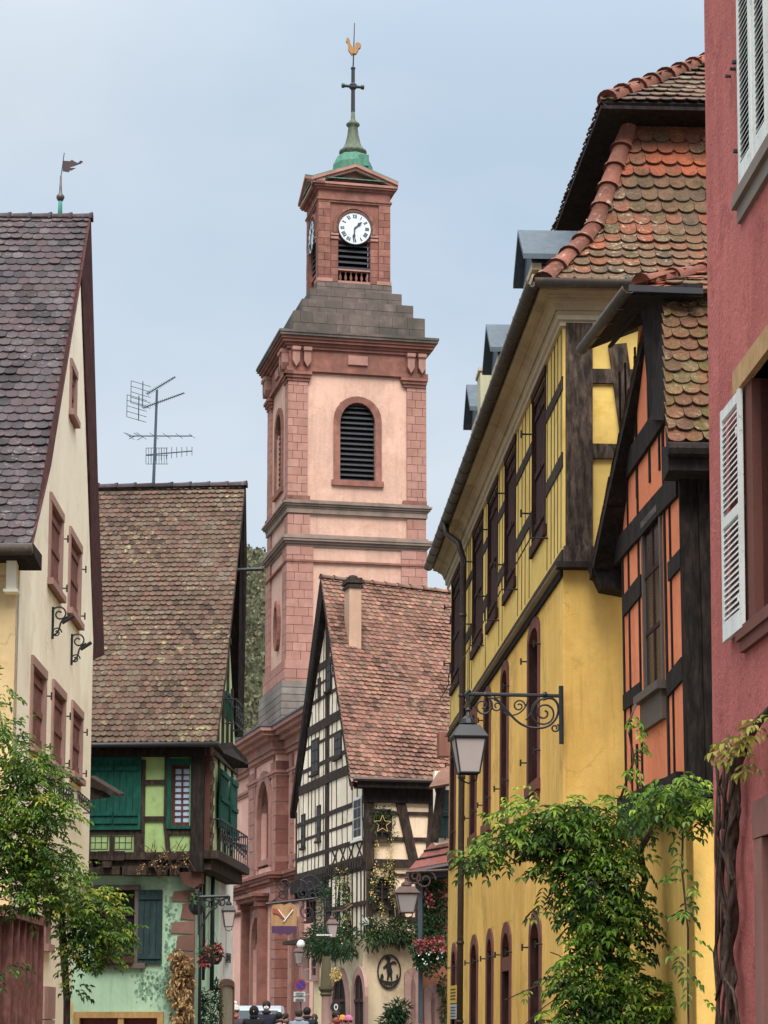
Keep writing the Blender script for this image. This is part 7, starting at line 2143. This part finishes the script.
p = at(77.5, 959, 41); ol = thing('orange_wall_box', 'little orange box on the wall between the cream and the mint house', 'box', tuple(p))
m = MB(); m.box(p, .09, .06, .17); m.box(p + Vector((0, 0, .1)), .11, .08, .02); m.build('case', paint('box_orange', 'c98a3a', .5, .2), ol)
m = MB(); m.box(p + Vector((0, -.035, -.01)), .05, .01, .08); m.build('label_plate', M['iron'], ol)

# =================================================================== CAR AND PEOPLE
cp = at(253, 1040, 72); cp.z = 0
car = thing('parked_van', 'pale silver van seen only by its roof and windscreen above the crowd', 'van', tuple(cp))
m = MB(); w2 = .93
def sec(pts, y0): return [(cp.x + x, cp.y + y0, z) for x, z in pts]
prof = [(-2.2, .45), (-2.25, .95), (-1.5, 1.1), (-.6, 1.88), (0, 1.99), (1.8, 1.97), (2.25, 1.4), (2.3, .45)]   # (y, z) side profile, front towards the camera
L_, R_ = [], []
vs = []; fs = []
for (y, z) in prof:
    inset = .16 * max(0, (z - 1.0))
    vs += [(cp.x - w2 + inset, cp.y + 2.2 + y, z), (cp.x + w2 - inset, cp.y + 2.2 + y, z)]
n = len(prof)
for i in range(n):
    j = (i + 1) % n; fs.append([2 * i, 2 * i + 1, 2 * j + 1, 2 * j])
fs.append([2 * i for i in range(n)][::-1]); fs.append([2 * i + 1 for i in range(n)])
m.add(vs, fs); m.build('body', paint('silver_paint', 'a9b2bb', .35, .08, .02, metal=.3), car)
m = MB(); y0 = cp.y + 2.2
m.prism([Vector((cp.x - .78, y0 - 1.42, 1.15)), Vector((cp.x + .78, y0 - 1.42, 1.15)), Vector((cp.x + .7, y0 - .68, 1.8)), Vector((cp.x - .7, y0 - .68, 1.8))], Vector((0, -.03, .04))); m.build('windscreen', glass('car_glass', '1d2a30', .3), car)
for sg in (-1, 1):
    m = MB(); x = cp.x + sg * .8
    m.prism([Vector((x + sg * .05, y0 - 1.0, 1.2)), Vector((x + sg * .05, y0 + 1.7, 1.2)), Vector((x - sg * .03, y0 + 1.4, 1.75)), Vector((x - sg * .03, y0 - .45, 1.75))], Vector((sg * .02, 0, 0))); m.build('side_window', bpy.data.materials['car_glass'], car)
    m = MB(); m.box((cp.x + sg * .68, y0 - 2.24, .78), .36, .08, .2); m.build('headlight', M['lamp_glass'], car)
    for yy in (-1.45, 1.45):
        c = Vector((cp.x + sg * .82, y0 + yy, .34)); m = MB(); m.tube([c - Vector((.12, 0, 0)), c + Vector((.12, 0, 0))], .34, 18); wh = m.build('wheel', M['iron'], car)
        m = MB(); m.tube([c - Vector((.13, 0, 0)), c + Vector((.13, 0, 0))], .2, 12); m.build('rim', M['zinc'], wh)
m = MB(); m.box((cp.x, y0 - 2.28, .5), 1.7, .1, .18); m.build('bumper', M['iron'], car)
m = MB(); m.box((cp.x, y0 - 2.27, .72), .8, .05, .16); m.build('grille', M['void'], car)

SK = paint('skin', 'b98a74', .6, .1, .02)
def skinned(name, pts, edges, rad, mat, parent, root=0, sub=2):
    me = bpy.data.meshes.new(name); off = OFF[parent.name]
    me.from_pydata([tuple(Vector(p) - off) for p in pts], edges, []); ob = bpy.data.objects.new(name, me); C.objects.link(ob)
    sm = ob.modifiers.new('skin', 'SKIN'); sm.use_smooth_shade = True
    for i, v in enumerate(me.skin_vertices[0].data):
        r = rad[i]; v.radius = (r, r) if not hasattr(r, '__len__') else r; v.use_root = (i == root)
    ss = ob.modifiers.new('sub', 'SUBSURF'); ss.levels = 1; ss.render_levels = 1
    dg = bpy.context.evaluated_depsgraph_get(); dg.update()
    me2 = bpy.data.meshes.new_from_object(ob.evaluated_get(dg)); bpy.data.objects.remove(ob)
    me2.materials.clear(); me2.materials.append(mat); me2.polygons.foreach_set('use_smooth', [True] * len(me2.polygons))
    o2 = bpy.data.objects.new(name, me2); C.objects.link(o2); o2.parent = parent; OFF[o2.name] = off.copy()
    return o2
def person(px, ytop, Y, label, coat, trousers, hair, hat=None, bobble=False, mask=False, face=180, build_=1.0, hood=False, scarf=None):
    hd = at(px, ytop, Y); H = hd.z; x, y = hd.x, hd.y
    t = thing('person', label, 'person', (x, y, 0), 'people walking in the street')
    a = R(face); f = Vector((math.sin(a), math.cos(a), 0)); r = Vector((f.y, -f.x, 0))   # facing dir, right hand dir
    h = H - (.1 if hat else 0); u = h / 1.75; base = Vector((x, y, 0))
    P = lambda q, w_, z: base + r * q * u + f * w_ * u + Vector((0, 0, z * u))
    b = build_
    # body: one continuous mesh
    pts = [P(0, 0, .95), P(0, 0, 1.12), P(0, 0, 1.32), P(0, 0, 1.44), P(0, .0, 1.52), P(0, .02, 1.6), P(0, .02, 1.7),
           P(.09, 0, .9), P(.1, .03, .5), P(.1, -.02, .1), P(.1, .12, .04), P(-.09, 0, .9), P(-.1, .0, .5), P(-.1, -.06, .1), P(-.1, .08, .04),
           P(.17, 0, 1.4), P(.23, -.02, 1.15), P(.22, .1, .95), P(.22, .14, .87), P(-.17, 0, 1.4), P(-.23, -.02, 1.15), P(-.22, .08, .95), P(-.22, .12, .87)]
    ed = [(0, 1), (1, 2), (2, 3), (3, 4), (4, 5), (5, 6), (0, 7), (7, 8), (8, 9), (9, 10), (0, 11), (11, 12), (12, 13), (13, 14), (3, 15), (15, 16), (16, 17), (17, 18), (3, 19), (19, 20), (20, 21), (21, 22)]
    ra = [.15, .14, .15, .12, .055, .085, .075, .095, .065, .045, .04, .095, .065, .045, .04, .07, .05, .035, .035, .07, .05, .035, .035]
    skinned('body', pts, ed, [q * u for q in ra], SK, t)
    pts = [P(0, 0, .8), P(0, 0, 1.0), P(0, 0, 1.2), P(0, 0, 1.4), P(0, 0, 1.48), P(.18, 0, 1.41), P(.24, -.02, 1.16), P(.225, .09, .96), P(-.18, 0, 1.41), P(-.24, -.02, 1.16), P(-.225, .07, .96)]
    ed = [(0, 1), (1, 2), (2, 3), (3, 4), (3, 5), (5, 6), (6, 7), (3, 8), (8, 9), (9, 10)]
    skinned('coat', pts, ed, [q * u * b for q in [.2, .19, .185, .16, .09, .095, .075, .06, .095, .075, .06]], paint('cloth_' + coat, coat, .9, .25, .2), t)
    pts = [P(0, 0, .92), P(.09, 0, .86), P(.1, .03, .5), P(.1, -.02, .12), P(-.09, 0, .86), P(-.1, 0, .5), P(-.1, -.06, .12)]
    skinned('trousers', pts, [(0, 1), (1, 2), (2, 3), (0, 4), (4, 5), (5, 6)], [q * u for q in [.15, .115, .085, .07, .115, .085, .07]], paint('cloth_' + trousers, trousers, .9, .25, .2), t)
    m = MB()
    for sg, w_ in ((1, .03), (-1, -.01)): m.tube([P(.1 * sg, w_ - .1, .045), P(.1 * sg, w_ + .05, .05), P(.1 * sg, w_ + .14, .035)], [.05 * u, .055 * u, .035 * u], 8)
    m.build('shoes', M['iron'], t, True)
    hc = P(0, .02, 1.655)
    # face
    m = MB()
    m.tube([hc + f * .07 * u + Vector((0, 0, .015)), hc + f * .11 * u + Vector((0, 0, -.02))], [.01, .014], 5)
    m.build('nose', SK, t)
    m = MB()
    for sg in (-1, 1): c = hc + f * .083 * u + r * sg * .032 * u + Vector((0, 0, .012 * u)); m.tube([c - r * .012, c + r * .012], .008, 5)
    m.tube([hc + f * .08 * u - r * .02 + Vector((0, 0, -.05 * u)), hc + f * .08 * u + r * .02 + Vector((0, 0, -.05 * u))], .005, 4)
    m.build('eyes_and_mouth', paint('dark_feature', '3a2420', .5, .1), t)
    def ell(m, c, rx, rz, fx=1.0, lo=0.0, n=14, sl=8):
        pr = []
        for i in range(sl + 1):
            th = lo + (math.pi - lo) * i / sl if lo else math.pi * i / sl
            pr.append((max(.002, math.sin(th) * rx), -math.cos(th) * rz))
        m.lathe(c, pr, n)
    if hood:
        m = MB(); ell(m, hc - f * .025 * u, .115 * u, .135 * u); m.build('hood', bpy.data.materials['cloth_' + coat], t, True)
    else:
        m = MB(); ell(m, hc - f * .022 * u + Vector((0, 0, .022 * u)), .098 * u, .11 * u); m.build('hair', paint('hair_' + hair, hair, .7, .3, .3), t, True)
    if hat:
        m = MB(); ell(m, hc + Vector((0, 0, .05 * u)), .112 * u, .11 * u, lo=1.2); m.lathe(hc + Vector((0, 0, .01 * u)), [(.112 * u, 0), (.12 * u, .01), (.12 * u, .05), (.11 * u, .055)], 14)
        ho = m.build('knit_hat', paint('hat_' + hat, hat, .9, .2, .4), t, True)
        if bobble: m = MB(); ell(m, hc + Vector((0, 0, .19 * u)), .05 * u, .05 * u); m.build('bobble', M['white_paint'], ho, True)
    if mask:
        m = MB(); ell(m, hc + f * .035 * u + Vector((0, 0, -.035 * u)), .065 * u, .05 * u); m.build('face_mask', M['white_paint'], t, True)
    scarf = scarf or coat
    if scarf:
        m = MB(); m.lathe(P(0, .01, 1.48), [(.09 * u, 0), (.11 * u, .03), (.1 * u, .08), (.07 * u, .09)], 14); m.build('scarf', paint('scarf_' + scarf, scarf, .9, .3, .3), t, True)
person(235, 1003, 60, 'person in a cream knit hat with a bobble at the left end of the crowd', '4a3f48', '23252c', '4a3528', hat='cfc3b8', bobble=True, scarf='b05a52')
person(225, 1014, 58, 'person with dark hair partly hidden left of the bobble hat', '1c1c22', '20222a', '1d1815')
person(254, 1007, 57, 'person in a black hooded coat in front of the van windscreen', '141418', '1c1e24', '14110f', hood=True, build_=1.15)
person(266.5, 1002, 61, 'dark haired person wearing a white face mask beside the van', '1d2230', '23262f', '1a1412', mask=True)
person(279, 1013, 59, 'person with black hair and dark coat in the middle of the crowd', '23222a', '1c1e24', '16110f', face=60)
person(285.5, 1014, 62, 'person in a brown coat close behind the black haired one', '4a3a34', '23252c', '2a1d18', face=120)
person(299, 1010, 58, 'person in a pale grey blue jacket below the no parking sign', '7a8794', '2a2d36', '3a2a20', face=0)
person(307, 1008, 59, 'person in a dark jacket right of the pale grey jacket', '1f2128', '23252c', '1d1512', face=0, build_=1.1)
person(314.5, 1015, 63, 'small person in a mottled light coat by the cream wall', '8f8a88', '2a2d36', '3f3028')
person(336, 1012, 54, 'person in a red brown jacket under the round zero sign', '7a3a34', '23252c', '2a1a14', face=150)
person(342.5, 1013, 55, 'person in an orange knit hat by the arches', '4a4f3c', '2a2d36', '3a2a1c', hat='c9843c')
person(348.5, 1013, 53.5, 'person in a pink knit hat by the arches', '6a3f4c', '23252c', '3a2a20', hat='b8688a')
# =================================================================== world, light, camera
sc = bpy.context.scene
g = MB(); g.quad((-600, -60, 0), (600, -60, 0), (600, 900, 0), (-600, 900, 0))
tag(g.build('ground', plaster('earth', '6b665c', '5a564c', .3, .02, 8, .1)), kind='structure')
g = MB(); g.prism([Vector((-8, -20, .004)), Vector((8, -20, .004)), Vector((4, 60, .004)), Vector((-4, 140, .004)), Vector((-9, 140, .004)), Vector((-5, 60, .004))], Vector((0, 0, .004)))
tag(g.build('street', stone('paving', '6d6660', '5b5550', .5)), kind='structure')
w = bpy.data.worlds.new('World'); sc.world = w; w.use_nodes = True
nt = w.node_tree; nt.nodes.clear()
out = nt.nodes.new('ShaderNodeOutputWorld'); bg = nt.nodes.new('ShaderNodeBackground')
sky = nt.nodes.new('ShaderNodeTexSky'); sky.sky_type = 'NISHITA'; sky.sun_disc = False
SEL, SAZ = R(50), R(174)
sky.sun_elevation = SEL; sky.sun_rotation = SAZ; sky.dust_density = 3
tc = nt.nodes.new('ShaderNodeTexCoord'); nz = nt.nodes.new('ShaderNodeTexNoise'); nz.inputs['Scale'].default_value = 3.0; nz.inputs['Detail'].default_value = 5
mp = nt.nodes.new('ShaderNodeMapping'); mp.inputs['Scale'].default_value = (1, 1, 2.2); nt.links.new(tc.outputs['Generated'], mp.inputs[0]); nt.links.new(mp.outputs[0], nz.inputs['Vector'])
cr = nt.nodes.new('ShaderNodeValToRGB'); cr.color_ramp.elements[0].position = .35; cr.color_ramp.elements[1].position = .68
ca = [4.2, 5.2, 6.25]; cb = [5.9, 6.4, 6.9]
K = SKYK
cr.color_ramp.elements[0].color = (0, 0, 0, 1); cr.color_ramp.elements[1].color = (1, 1, 1, 1)
nt.links.new(nz.outputs[0], cr.inputs[0])
mc = nt.nodes.new('ShaderNodeMix'); mc.data_type = 'RGBA'
nt.links.new(cr.outputs[0], mc.inputs[0]); mc.inputs[6].default_value = [x * K for x in ca] + [1]; mc.inputs[7].default_value = [x * K for x in cb] + [1]
mx = nt.nodes.new('ShaderNodeMix'); mx.data_type = 'RGBA'; mx.inputs[0].default_value = .93
nt.links.new(sky.outputs[0], mx.inputs[6]); nt.links.new(mc.outputs[2], mx.inputs[7])
sx = nt.nodes.new('ShaderNodeSeparateXYZ'); nt.links.new(tc.outputs['Generated'], sx.inputs[0])
gr = nt.nodes.new('ShaderNodeMapRange'); gr.interpolation_type = 'SMOOTHSTEP'
gr.inputs[1].default_value = .36; gr.inputs[2].default_value = 1.0; gr.inputs[3].default_value = 1.0; gr.inputs[4].default_value = ZEN
nt.links.new(sx.outputs[2], gr.inputs[0])
vm = nt.nodes.new('ShaderNodeVectorMath'); vm.operation = 'SCALE'; tn = nt.nodes.new('ShaderNodeMix'); tn.data_type = 'RGBA'; tn.blend_type = 'MULTIPLY'; tn.inputs[0].default_value = 1
gt = nt.nodes.new('ShaderNodeValToRGB'); gt.color_ramp.elements[0].position = .36; gt.color_ramp.elements[0].color = (1, 1, 1, 1); gt.color_ramp.elements[1].position = .75; gt.color_ramp.elements[1].color = (1.16, 1.02, .9, 1)
nt.links.new(sx.outputs[2], gt.inputs[0]); nt.links.new(mx.outputs[2], tn.inputs[6]); nt.links.new(gt.outputs[0], tn.inputs[7]); nt.links.new(tn.outputs[2], vm.inputs[0]); nt.links.new(gr.outputs[0], vm.inputs['Scale'])
nt.links.new(vm.outputs[0], bg.inputs[0]); bg.inputs[1].default_value = .1
nt.links.new(bg.outputs[0], out.inputs[0])
sd = bpy.data.lights.new('sun', 'SUN'); sd.energy = 1.5; sd.angle = R(35); sd.color = (1, .95, .88)
so = bpy.data.objects.new('sun', sd); C.objects.link(so)
v = Vector((math.sin(SAZ) * math.cos(SEL), math.cos(SAZ) * math.cos(SEL), math.sin(SEL)))
so.rotation_euler = v.to_track_quat('Z', 'Y').to_euler(); so.location = (0, -10, 40)
cd = bpy.data.cameras.new('camera'); co = bpy.data.objects.new('camera', cd); C.objects.link(co)
co.location = CAM; co.rotation_euler = (R(90) + TH, 0, 0)
cd.sensor_fit = 'HORIZONTAL'; cd.sensor_width = 36; cd.lens = FPX / 768 * 36
cd.shift_y = (PYC - 512) / 768; cd.clip_end = 3000; cd.clip_start = .5
sc.camera = co
sc.view_settings.view_transform = 'Standard'; sc.view_settings.look = 'None'; sc.view_settings.exposure = EXPO; sc.view_settings.gamma = 1
sc.render.film_transparent = False
